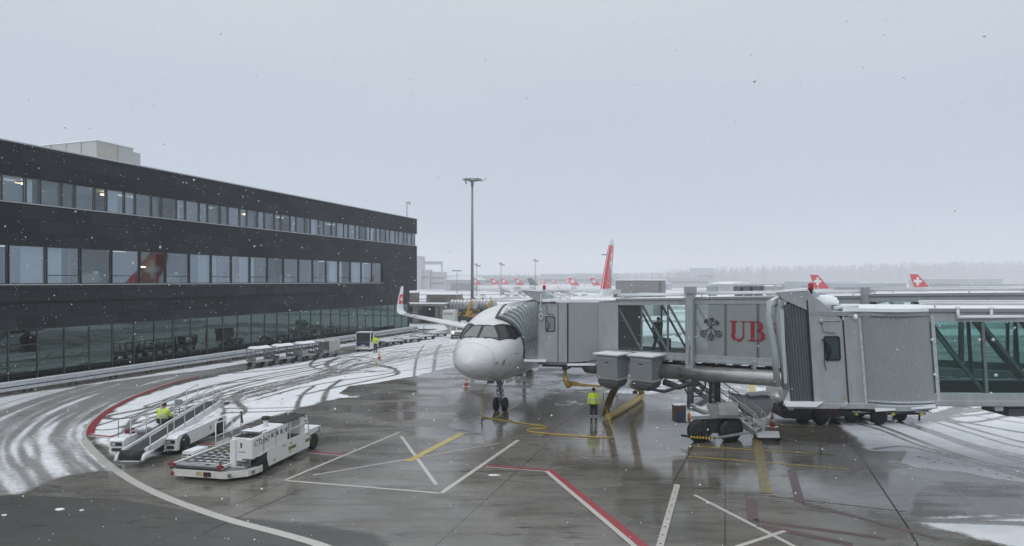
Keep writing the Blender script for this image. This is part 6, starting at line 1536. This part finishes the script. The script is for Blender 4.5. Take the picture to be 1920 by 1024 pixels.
tq(MB().box(-.70,.70,.02,.05,.98,1.88), 'windscreen', ckglass2, cab_); tq(MB().box(-.70,.70,-.035,-.02,.55,.95), 'navy_panel', mat('navy_panel', (.015,.02,.08), .4)); tq(MB().box(-.2,.2,-.05,-.036,.60,.70), 'number_plate', w_)
tq(MB().box(-.70,-.5,-.04,-.02,.40,.50), 'headlamp', chrome); tq(MB().box(.5,.7,-.04,-.02,.40,.50), 'headlamp', chrome); tq(MB().box(.70,.72,.18,.94,.5,1.85), 'side_opening', black, cab_)
tq(MB().tube([(.1,.4,1.25),(.1,.3,1.35)], .16, 12), 'steering_wheel', black)
for x, y in ((-.66,.5),(.66,.5),(-.66,2.1),(.66,2.1)): wheel(tt, x, y, .27, .27, .20)
# second vehicle nose-on under the wing
v2 = thing('service_truck', 'small white service truck with both headlamps on under the airliner wing', 'truck', (G(858,636).x, G(858,636).y, 0), R(6))
tv = lambda mb, n, m, par=v2: mb.build(n, m, par)
tv(MB().prism([(-.85,y,z) for y, z in ((0,.35),(-.02,.7),(.05,.95),(.9,1.05),(1.2,1.1),(3.9,1.1),(3.9,.35))], (1.7,0,0)), 'body', dirty_white)
c_ = tv(MB().prism([(-.1,y,z) for y, z in ((.8,1.05),(1.1,1.85),(2.2,1.85),(2.2,1.05))], (.92,0,0)), 'cab', white)
tv(MB().box(.821,.826,1.15,2.05,1.12,1.72), 'side_window', black, c_); tv(MB().hexa([(-.02,.80,1.1),(.76,.80,1.1),(.76,.82,1.1),(-.02,.82,1.1),(-.02,1.05,1.78),(.76,1.05,1.78),(.76,1.08,1.78),(-.02,1.08,1.78)]), 'windscreen', ckglass2, c_)
tv(MB().box(-.80,.80,-.06,-.02,.38,.55), 'bumper', black)
for x in (-.66,.46): tv(MB().lathe([(.01,-.06),(.09,-.06),(.10,-.02)], (x+.1,0,.82), 'y', 14), 'headlamp', lampglow)
tv(MB().box(-.45,.4,-.04,-.02,.62,.86), 'grille', grey3); tv(MB().box(-.8,-.15,.9,2.2,1.1,1.5), 'equipment_box', grey2)
for x, y in ((-.72,.75),(.72,.75),(-.72,3.1),(.72,3.1)): wheel(v2, x, y, .34, .34, .22)
# ------------------------------------------------------------ flat dollies
dp = thing('container_dolly', '', 'dolly', group='empty container dollies in a row behind the tractor')
MB().box(-1.5,1.5,-.8,.8,.42,.50).box(-1.5,-1.42,-.8,.8,.5,.60).box(1.42,1.5,-.8,.8,.5,.60).build('deck', grey2, dp)
snowcap(dp.children[0], 2.7, 1.4, .505, .05, 3)
mb = MB()
for k in range(6): mb.box(-1.3+k*.5,-1.24+k*.5,-.75,.75,.50,.565)
mb.build('rollers', steel, dp); MB().tube([(-1.5,0,.4),(-2.2,0,.3)], .04).box(-1.3,1.3,-.1,.1,.30,.42).build('tow_bar', dark, dp)
for x, y in ((-1.0,-.65),(1.1,-.65),(-1.0,.65),(1.1,.65)): wheel(dp, x, y, .22, .22, .15, 'y', rimm=grey3)
for i, (x, y, l) in enumerate(((731,650,'snow-dusted container dolly directly behind the worker at the tractor'),(765,645,'second container dolly from the tractor'),(793,640,'third container dolly from the tractor'),(817,634,'last container dolly of the row, with a short upright post'))):
    g_ = G(x, y-3); o = place(dp, i == 0, (g_.x, g_.y, 0), R(52), l)
    if i == 3: MB().tube([(-1.45,.7,.5),(-1.45,.7,1.5)], .04).build('post', dark, o)
# ------------------------------------------------------------ truck and trailer behind the right bridge
tk_ = thing('catering_truck', 'dark-chassis truck with white box body standing behind the right bridge', 'truck', (13.55, 33.0, 0), 0)
kq = lambda mb, n, m, par=tk_: mb.build(n, m, par)
kq(MB().prism([(0,y,z) for y, z in ((0,0),)][:0] or [(.15,0,.30),(1.6,0,.22),(3.6,0,.45),(3.6,0,.62),(.0,0,.95),(.0,0,.55)], (0,2.2,0)), 'bumper', mat('dark_plastic', (.02,.021,.023), .5))
kq(MB().prism([(.02,0,.95),(1.9,0,.95),(1.9,0,2.45),(.45,0,2.45),(.1,0,1.7)], (0,2.2,0)), 'cab', white)
kq(MB().box(.5,1.6,-.012,-.002,1.55,2.3), 'side_window', black); kq(MB().box(.35,.62,-.02,-.004,.72,.88), 'headlamp', mat('lamp_lens', (.5,.45,.36), .2))
kq(MB().box(1.6,3.6,.1,2.1,.62,.98), 'chassis', dark); kq(MB().box(2.35,2.85,-.01,.1,.68,.98), 'red_locker', mat('dark_red_lens', (.12,.01,.015), .3))
kq(MB().box(2.0,5.4,0,2.2,1.02,3.05), 'box_body', white); kq(MB().box(3.6,5.2,.2,2.0,.70,.98), 'rear_frame', dark)
for x, y in ((1.95,-.02),(1.95,2.0),(4.9,.0),(4.9,1.9)): wheel(tk_, x, y, .40, .40, .26, 'y', rimm=mat('pale_rim', (.42,.42,.41), .4))
tr_ = thing('equipment_trailer', 'low dark equipment trailer with yellow marker pads behind the right bridge', 'trailer', (16.7, 33.2, 0), 0)
tq2 = lambda mb, n, m, par=tr_: mb.build(n, m, par)
tq2(MB().box(0,4.4,0,2.0,.62,.80), 'deck', mat('trailer_deck', (.06,.063,.066), .5, snow=.8)); tq2(MB().box(1.6,4.2,.05,1.95,.80,1.02), 'pallet_load', mat('pale_load', (.45,.48,.50), .5, snow=1)); tq2(MB().box(-.2,4.5,-.06,-.0,.56,.62), 'side_rail', steel)
tq2(MB().box(0,4.3,.1,1.9,.42,.60), 'underframe', dark)
for x in (.7,2.55,4.0): tq2(MB().lathe([(.01,-.04),(.065,-.03),(.07,0)], (0,0,0), 'y', 14).tf(Matrix.Translation((x,-.05,.48)) @ Matrix.Scale(1.7,4,(1,0,0))), 'marker_pad', mat('marker_yellow', (.62,.60,.08), .5)); 
for x in (.1,.8,1.5): tq2(MB().tube([(x-.2,.1,.5),(x,.0,.75),(x+.25,.2,.62),(x+.1,.1,.4)], .05), 'hose_coil', black)
for x, y in ((.5,.08),(1.9,.08),(1.9,1.8),(.5,1.8),(3.3,.6)): wheel(tr_, x, y, .32, .32, .2, 'y')
for x in (.65,2.6,3.9): tq2(MB().box(x,x+.07,0,.07,.12,.42), 'support_leg', dark)
tq2(MB().box(4.42,4.5,-.04,.2,.68,.82), 'tail_lamp', red)

# ------------------------------------------------------------ hoses
def hose(name, label, pts, r, m, n=8, sub=6, flat=1):
    P = [Vector(p) for p in pts]; C_ = catmull([tuple(p) for p in P], sub)
    o = MB().tube([tuple(c) for c in C_], r, n, sq=flat).build(name, m); return tag(o, label, 'hose')
g3 = lambda x, y, z=.03: tuple(G(x, y, z))
box_b = P1o(1.15, -.95, 2.3)
hose('supply_hose', 'thin yellow hose looping over the wet apron to the airliner nose',
     [tuple(box_b), tuple(box_b+Vector((.02,-.1,-.8))), tuple(G(1131,745,.9)), tuple(G(1143,790,.25)), g3(1150,815), g3(1132,820), g3(1080,817), g3(1020,812), g3(992,809), g3(993,804), g3(1020,803), g3(1022,800), g3(990,795), g3(945,788), g3(910,782), g3(902,772), tuple(G(903,748,.5)), tuple(G(905,730,1.2)), tuple(AC(0,3.45,1.92))], .024, hose_y)
hose('power_cable', 'thin dark cable curling on the wet apron in front of the nose wheels', [g3(905,800), g3(903,790), g3(908,784), g3(925,784), g3(960,789)], .02, black)
Ya = D(1061,684,34.6)
yd = mat('yellow_duct_fabric', (.42,.28,.05), .55, var=.45, vs=5)
hose('air_duct', 'wide dark yellow air duct hanging under the bridge cab and bending towards the cabinets', [tuple(Ya), tuple(Ya+Vector((-.05,-.1,-.55))), tuple(G(1064,722,1.75)), tuple(G(1072,719,1.78)), tuple(G(1095,722,1.75)), tuple(G(1128,724,1.80))], [.06]*2+[.09]*5+[.13]*6+[.16]*4+[.11]*5+[.07]*4+[.05]*5, yd, 12)
D0 = Vector((5.25, 32.6, 2.15)); 
hose('air_duct', 'wide dark yellow air duct dropping from the left cabinet to the ground beside the worker', [tuple(D0), tuple(G(1143,750,.9)), tuple(G(1136,778,.22))], .20, mat('dark_yellow_duct', (.14,.095,.03), .6, var=.5, vs=6), 14, 6, .9)
hose('air_duct', 'bright yellow flat air duct lying on the apron and rising to the right cabinet', [g3(1140,781,.16), g3(1170,765,.16), g3(1196,748,.18), tuple(G(1203,738,.30)), tuple(G(1200,730,.7)), tuple(G(1186,722,1.2)), (6.3,32.1,2.15)], .19, mat('pale_yellow_duct', (.50,.37,.12), .5, var=.2, vs=5), 14, 6, 1)
wl = thing('work_lamp', 'small lit warm work lamp hanging between the two equipment cabinets', 'lamp', tuple(Vector((6.0, 32.0, 1.72))))
MB().box(-.10,.10,-.10,.10,0,.12).tube([(0,0,.12),(.2,.1,.9)], .02).build('housing', dark, wl); MB().box(-.08,.08,.101,.12,.02,.10).build('lens', mat('warm_lamp_lens', (1,.75,.42), .3, emit=5), wl)
# ------------------------------------------------------------ lamp masts
def mast(label, x, y_top, Y, r, head, ztop=None, group=None):
    X = (x-CX)/F*Y; zt_ = CH-(y_top-HY)*Y/F; gz = -1.7 if Y > 210 else (-1.7*sst(105,210,np.array(Y))).item()
    ms = thing('lamp_mast', label, 'lamp mast', (X, Y, gz), group=group); h = zt_-gz
    MB().tube([(0,0,0),(0,0,h*.5),(0,0,h)], [r,r*.8,r*.55], 12).build('pole', mat('mast_steel', (.20,.215,.235), .4, metal=.3), ms)
    if head == 'ring':
        ar = MB()
        for k in range(10):
            a = 2*math.pi*k/10; ar.beam((0,0,h-.2),(1.45*math.cos(a),1.45*math.sin(a),h+.1),.10,.08)
        ar.tube([(1.3*math.cos(a),1.3*math.sin(a),h) for a in np.linspace(0,2*math.pi,21)], .05).tube([(0,0,h-.2),(1.6,-.2,h-.25),(2.3,-.2,h-.1),(2.35,-.2,h+.2),(2.6,-.2,h+.2)], .05).tube([(-1.1,-.1,h-.2),(-1.1,-.1,h-.8)], .12).lathe([(.01,-1.2),(.22,-1.1),(.28,-.2),(.3,0),(.01,.05)], (0,0,h-.2))
        ar.build('lamp_ring', grey3, ms)
        for k in range(10):
            a = 2*math.pi*k/10; c = (1.5*math.cos(a),1.5*math.sin(a),h+.05); MB().box(-.28,.28,-.2,.2,-.1,.12).tf(Matrix.Translation(c) @ Matrix.Rotation(a,4,'Z') @ Matrix.Rotation(R(25),4,'Y')).build('floodlight', grey2, ms)
    elif head == 'tee':
        MB().box(-2.4,2.4,-.3,.3,h-.2,h+.3).build('lamp_bar', grey3, ms)
    else:
        MB().box(-.3,2.2,-.5,.5,h-.4,h+.5).box(-1.2,.6,-.4,.4,h+.3,h+1.4).build('lamp_head', grey2, ms)
mast('tall grey floodlight mast with ring of lamps beside the tanker vehicles', 885.5, 337, 118, .31, 'ring')
mast('distant thin lamp pole with short crossbar, left of the tall mast', 857, 508, 330, .22, 'tee')
mast('distant thin lamp pole directly right of the tall mast', 894, 499, 380, .25, 'flag')
mast('distant lamp pole above the second red tail right of the tall mast', 939.5, 497, 400, .28, 'flag')
mast('distant lamp pole beside the dark aircraft tail', 1003.5, 490, 410, .30, 'flag')
mast('lamp pole with wide crossbar partly behind the big nearby tail fin', 1138, 478, 300, .42, 'tee')
# ------------------------------------------------------------ kiosk, tankers, van
ks = thing('gate_kiosk', 'low concrete kiosk with flat projecting canopy beyond the end of the charcoal building', 'kiosk', (G(772,603).x-1.0, 112, 0), R(-8))
kk = lambda mb, n, m, par=ks: mb.build(n, m, par)
kw = mat('kiosk_render', (.25,.24,.22), .8, var=.15, snow=.6)
kk(MB().box(-1.5,7.6,-.6,4,3.0,3.35), 'canopy', kw); kk(MB().box(-1.6,7.7,-.7,4.1,3.35,3.45), 'snow_cap', snowm)
kk(MB().box(2.0,3.0,0,3.5,0,3.0), 'wall', kw); kk(MB().box(6.0,6.5,-.2,.3,0,3.0), 'pillar', kw); kk(MB().box(3.0,6.0,2.6,2.8,0,3.0), 'rear_wall', grey3)
kk(MB().box(4.3,5.9,.6,.7,.2,2.8), 'door', mat('dark_glass_door', (.02,.022,.025), .2)); kk(MB().box(-1.3,1.9,1.5,1.6,0,2.9), 'glazing', ckglass2); kk(MB().box(-.0,.08,1.4,1.5,0,2.9).box(-1.3,1.9,1.4,1.5,1.8,1.9), 'glazing_bar', sill)
kk(MB().box(4.6,5.5,.5,.6,.3,.9), 'vending_box', mat('rust_red_box', (.20,.06,.05), .5))
cbk = thing('concrete_shed', 'brown-grey concrete shed behind the kiosk canopy', 'shed', (G(772,603).x+2.0, 122, 0), R(-8))
MB().box(0,5.6,0,6,0,4.7).build('wall', mat('brown_concrete', (.20,.185,.16), .85, var=.2, vs=1), cbk); MB().box(-.1,5.7,-.1,6.1,4.7,4.82).build('snow_cap', snowm, cbk); MB().box(.8,3.6,-.05,0,2.6,4.2).build('recess_panel', mat('brown_concrete_dark', (.14,.13,.115), .85), cbk)
cb3 = thing('concrete_block_building', 'small concrete block building at the corner of the charcoal terminal', 'shed', ((770-CX)/F*118-.6, 118, 0), 0)
MB().box(-1,1.6,0,4,0,5.1).build('wall', mat('brown_concrete', (.20,.185,.16), .85, var=.2, vs=1), cb3); MB().box(-1.1,1.7,-.1,4.1,5.1,5.25).build('snow_cap', snowm, cb3)
def van(loc, rz):
    v = thing('delivery_van', 'white panel van parked beside the yellow tanker equipment', 'van', loc, rz); a = lambda mb, n, m, par=v: mb.build(n, m, par)
    a(MB().prism([(-1,y,z) for y, z in ((0,.35),(0,2.2),(.2,2.35),(3.6,2.35),(4.3,1.3),(5.1,1.1),(5.15,.35))], (2,0,0)), 'body', white)
    a(MB().box(-.8,.8,-.02,0,1.55,1.95), 'rear_window', mat('pale_window', (.45,.47,.48), .3)); a(MB().box(-.95,.95,-.06,0,.35,.55), 'bumper', black)
    for x, y in ((-.85,.9),(.85,.9),(-.85,4),(.85,4)): wheel(v, x, y, .34, .34, .22)
van((G(842,607).x, 110, 0), R(-12))
for i, (px, Y, lb) in enumerate(((868, 113, 'tanker vehicle with grey tank and yellow machinery beside the white van'),(905, 117, 'tanker vehicle with grey tank half hidden behind the airliner nose'))):
    tn = thing('tanker_vehicle', lb, 'tanker', ((px-CX)/F*Y, Y, 0), R(-18)); a = lambda mb, n, m, par=tn: mb.build(n, m, par)
    tkb = a(MB().lathe([(.01,-2.6),(.7,-2.5),(1.0,-2.1),(1.0,2.1),(.7,2.5),(.01,2.6)], (0,0,3.0), 'x', 24), 'tank', mat('tank_grey', (.36,.38,.40), .35, metal=.3, var=.2, snow=1))
    mb = MB()
    for x in np.linspace(-2.1,2.1,8): mb.tube([(x,1.02*math.cos(a_),3.0+1.02*math.sin(a_)) for a_ in np.linspace(0,6.28,17)], .05)
    for x in (-1.5,0,1.5): mb.tube([(x,0,4),(x,0,4.35)], .12)
    mb.build('tank_bands', grey3, tkb)
    a(MB().box(-3.2,3.2,-1.15,1.15,.5,1.1), 'chassis', dark); r_ = random.Random(5+i); mb = MB(); mb2 = MB()
    for k in range(44): x = r_.uniform(-2.9,2.5); z = r_.uniform(1.1,1.8); (mb if k % 3 else mb2).box(x,x+r_.uniform(.2,.8),-1.3-r_.random()*.2,-.9,z,z+r_.uniform(.2,.5))
    a(mb, 'machinery', mat('machine_yellow', (.48,.30,.03), .5, var=.3)); a(mb2, 'pump_unit', dark); a(MB().beam((1.2,-1.2,1.6),(2.2,-1.2,3.9),.35,.35), 'crane_arm', mat('machine_yellow', (.48,.30,.03), .5, var=.3)); a(MB().box(-3.1,3.1,-1.05,1.05,1.1,2.05), 'equipment_bay', dark)
    for x in (-2.4,-1.3,2.2): wheel(tn, x, -1.0, .5, .5, .3, 'y'); wheel(tn, x, 1.0, .5, .5, .3, 'y')
# ------------------------------------------------------------ buildings in the distance
def block(name, label, cat, px0, px1, ytop, Y, depth, m, parts=(), gz=-1.9, cap=True):
    X0_, X1_ = (px0-CX)/F*Y, (px1-CX)/F*Y; zt_ = CH-(ytop-HY)*Y/F
    o = thing(name, label, cat, ((X0_+X1_)/2, Y, gz)); w = (X1_-X0_)/2; h = zt_-gz
    MB().box(-w,w,0,depth,0,h).build('wall', m, o)
    if cap: MB().box(-w-.2,w+.2,-.2,depth+.2,h,h+.25).build('snow_cap', snowm, o)
    for (n_, m2, a) in parts: MB().box(*[(-w+a[0]*2*w), (-w+a[1]*2*w), -.15, 0, a[2]*h, a[3]*h]).build(n_, m2, o)
    return o, w, h
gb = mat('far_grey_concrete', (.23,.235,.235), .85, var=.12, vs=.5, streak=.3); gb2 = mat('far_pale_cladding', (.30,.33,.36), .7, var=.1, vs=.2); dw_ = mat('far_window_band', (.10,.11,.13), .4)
block('concrete_building', 'low grey concrete building right behind the red tail fin of the near airliner', 'building', 1166, 1248, 526, 150, 9, gb, [('column', grey3, (.84,.90,0,.98)), ('joint_band', grey3, (0,1,.5,.53))], gz=-.9)
for x0, x1 in ((1150,1164),(1200,1225)):
    X_ = (x0-CX)/F*146; o = thing('hvac_unit', 'pale box-shaped unit in front of the grey concrete building, %s' % ('left one by the tail' if x0 < 1180 else 'right one'), 'air conditioner', (X_, 146, -.9)); MB().box(0,(x1-x0)/F*146,0,1.2,.2,5.6 if x0 > 1180 else 6.2,bev=.05).build('casing', mat('pale_unit', (.40,.40,.38), .7), o); MB().box(.1,(x1-x0)/F*146-.1,-.03,0,4.6,5.2).build('grille', dark, o)
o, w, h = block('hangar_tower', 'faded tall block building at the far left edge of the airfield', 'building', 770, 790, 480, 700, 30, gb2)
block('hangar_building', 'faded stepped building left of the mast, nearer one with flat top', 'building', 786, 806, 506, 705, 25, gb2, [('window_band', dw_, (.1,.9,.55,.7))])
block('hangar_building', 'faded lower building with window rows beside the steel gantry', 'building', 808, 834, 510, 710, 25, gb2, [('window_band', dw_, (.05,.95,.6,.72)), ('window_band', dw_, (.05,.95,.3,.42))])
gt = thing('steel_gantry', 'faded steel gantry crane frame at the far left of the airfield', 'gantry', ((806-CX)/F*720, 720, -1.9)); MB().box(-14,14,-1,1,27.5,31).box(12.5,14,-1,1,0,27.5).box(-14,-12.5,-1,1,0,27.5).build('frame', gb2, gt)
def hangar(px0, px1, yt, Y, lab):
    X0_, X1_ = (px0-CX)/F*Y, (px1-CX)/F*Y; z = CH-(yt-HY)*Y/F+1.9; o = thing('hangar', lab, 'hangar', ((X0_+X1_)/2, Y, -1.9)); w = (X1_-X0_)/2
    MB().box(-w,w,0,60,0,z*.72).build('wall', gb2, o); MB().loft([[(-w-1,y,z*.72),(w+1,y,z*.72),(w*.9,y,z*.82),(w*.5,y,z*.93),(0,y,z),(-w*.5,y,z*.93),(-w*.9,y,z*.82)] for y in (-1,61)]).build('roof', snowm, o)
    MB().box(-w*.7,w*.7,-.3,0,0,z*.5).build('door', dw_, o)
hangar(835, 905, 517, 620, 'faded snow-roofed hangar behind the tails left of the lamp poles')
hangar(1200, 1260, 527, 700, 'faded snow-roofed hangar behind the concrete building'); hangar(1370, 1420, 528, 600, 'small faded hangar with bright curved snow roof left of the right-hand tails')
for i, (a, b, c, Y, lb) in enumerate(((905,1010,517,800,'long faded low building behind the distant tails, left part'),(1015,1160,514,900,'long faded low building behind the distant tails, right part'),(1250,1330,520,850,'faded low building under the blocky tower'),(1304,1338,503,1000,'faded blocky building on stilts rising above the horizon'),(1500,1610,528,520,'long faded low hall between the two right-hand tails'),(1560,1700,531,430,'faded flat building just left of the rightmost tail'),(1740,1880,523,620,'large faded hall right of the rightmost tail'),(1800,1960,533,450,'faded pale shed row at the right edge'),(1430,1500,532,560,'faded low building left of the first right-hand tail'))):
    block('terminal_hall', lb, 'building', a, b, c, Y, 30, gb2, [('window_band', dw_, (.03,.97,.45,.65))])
# hills and wood on the horizon
def ridge(name, X0_, X1_, Y, h0, h1, m, seed, n=120, depth=150, kind='structure'):
    r_ = random.Random(seed); rows = [[], [], []]
    for k in range(n+1):
        u = k/n; X = X0_+(X1_-X0_)*u; h = h0+(h1-h0)*u; hh = h*(1+.12*math.sin(u*9+seed)+.06*math.sin(u*31+seed))
        rows[0].append((X,Y,-3)); rows[1].append((X,Y+depth*.2,hh*.75)); rows[2].append((X,Y+depth,hh))
    o = MB().grid(rows).build(name, m); return tag(o, kind=kind)
wood = mat('snowy_winter_wood', (.10,.11,.115), .9, var=.3, vs=.05)
ridge('hills', -2200, 300, 2100, 26, 26, wood, 1); ridge('hills', 200, 2300, 2000, 30, 70, wood, 2)
# winter wood: many small twiggy clumps on the right, one mass
def woodmass(name, label, X0_, X1_, Y0, Y1, n, h0, h1, seed):
    r_ = np.random.RandomState(seed); V_ = []; q = 64
    for k in range(n):
        X = r_.uniform(X0_, X1_); Y = r_.uniform(Y0, Y1); u = (X-X0_)/(X1_-X0_); h = (h0+(h1-h0)*u)*r_.uniform(.6,1.15); con = r_.rand() < .5; w = h*(.15 if con else r_.uniform(.20,.30))
        t_ = r_.rand(q); rad = w*(1.05-t_) if con else w*(np.sin(np.pi*np.minimum(1, t_*.9+.12))+.1); a = r_.uniform(0,6.28,q); rr2 = rad*np.sqrt(r_.rand(q))
        c = np.stack([X+rr2*np.cos(a), Y+rr2*np.sin(a), -1.8+h*(.08+.92*t_)], -1); e = h*.05
        V_.append((c[:,None,:]+r_.uniform(-e, e, (q,3,3))*np.array([1,1,.8])).reshape(-1,3)); V_.append(np.array([(X-.2,Y,-2),(X+.2,Y,-2),(X,Y,h*.8)]))
    vs = np.concatenate(V_); me = bpy.data.meshes.new(name); nv = len(vs)
    me.vertices.add(nv); me.vertices.foreach_set('co', vs.astype(np.float32).ravel()); me.loops.add(nv); me.loops.foreach_set('vertex_index', np.arange(nv, dtype=np.int32))
    me.polygons.add(nv//3); me.polygons.foreach_set('loop_start', np.arange(0, nv, 3, dtype=np.int32)); me.polygons.foreach_set('loop_total', np.full(nv//3, 3, np.int32)); me.update(calc_edges=True); me.materials.append(wood)
    o = bpy.data.objects.new(name, me); col.objects.link(o); tag(o, label, 'wood', kind='stuff')
woodmass('winter_wood', 'hazy snow-dusted wood along the horizon on the right', 400, 1700, 1450, 1850, 3000, 36, 62, 3)
woodmass('winter_wood', 'hazy low belt of trees behind the airfield halls', -200, 400, 1300, 1500, 1100, 20, 26, 4)
# small service vehicles around the distant aircraft
svp = thing('service_vehicle', '', 'vehicle', group='small service vehicles around the distant aircraft')
MB().box(-2.2,2.2,-1,1,.4,1.3,bev=.1).build('body', white, svp); MB().box(-1.2,1.0,-.95,.95,1.3,2.2,bev=.15).build('cab', grey2, svp)
for i, (x, Y) in enumerate(((952,330),(968,335),(983,330),(1078,340),(1094,345),(1124,300),(1148,280),(905,350),(1065,360),(1430,330))):
    place(svp, i == 0, ((x-CX)/F*Y, Y, -1.7), i*.8, 'small distant service vehicle on the snowy airfield')
# ------------------------------------------------------------ falling snow
r_ = np.random.RandomState(11); n = 5200; vs = []; fs = []
for k in range(n):
    Y = 6+r_.rand()**.75*42; X = r_.uniform(-.85,.85)*Y; Z = r_.uniform(.05, 7.2+.40*Y); e = r_.uniform(.005,.012)*(1+.03*Y)*(2.1 if r_.rand() < .07 else 1)
    c = np.array([X,Y,Z]); b_ = len(vs)
    for d_ in ((1,0,0),(0,1,0),(-1,0,0),(0,-1,0),(0,0,1),(0,0,-1)): vs.append(tuple(c+np.array(d_)*e*r_.uniform(.6,1.1,3)))
    for q in range(4): fs += [(b_+q,b_+(q+1)%4,b_+4),(b_+(q+1)%4,b_+q,b_+5)]
o = MB().add(vs, fs).build('falling_snow', mat('snowflake', (.85,.88,.92), .8, var=0)); tag(o, 'falling snowflakes in the air over the whole apron', 'snow', kind='stuff')
# ------------------------------------------------------------ haze
hz = bpy.data.materials.new('haze_air'); hz.use_nodes = True; t = hz.node_tree; t.nodes.clear(); oo = nn(t, 'ShaderNodeOutputMaterial'); pv = nn(t, 'ShaderNodeVolumePrincipled')
pv.inputs['Color'].default_value = (.94,.955,1,1); pv.inputs['Density'].default_value = .0008; t.links.new(pv.outputs[0], oo.inputs['Volume'])
o = MB().box(-3400,3400,-90,3500,-5,125).build('haze', hz); tag(o, kind='stuff')
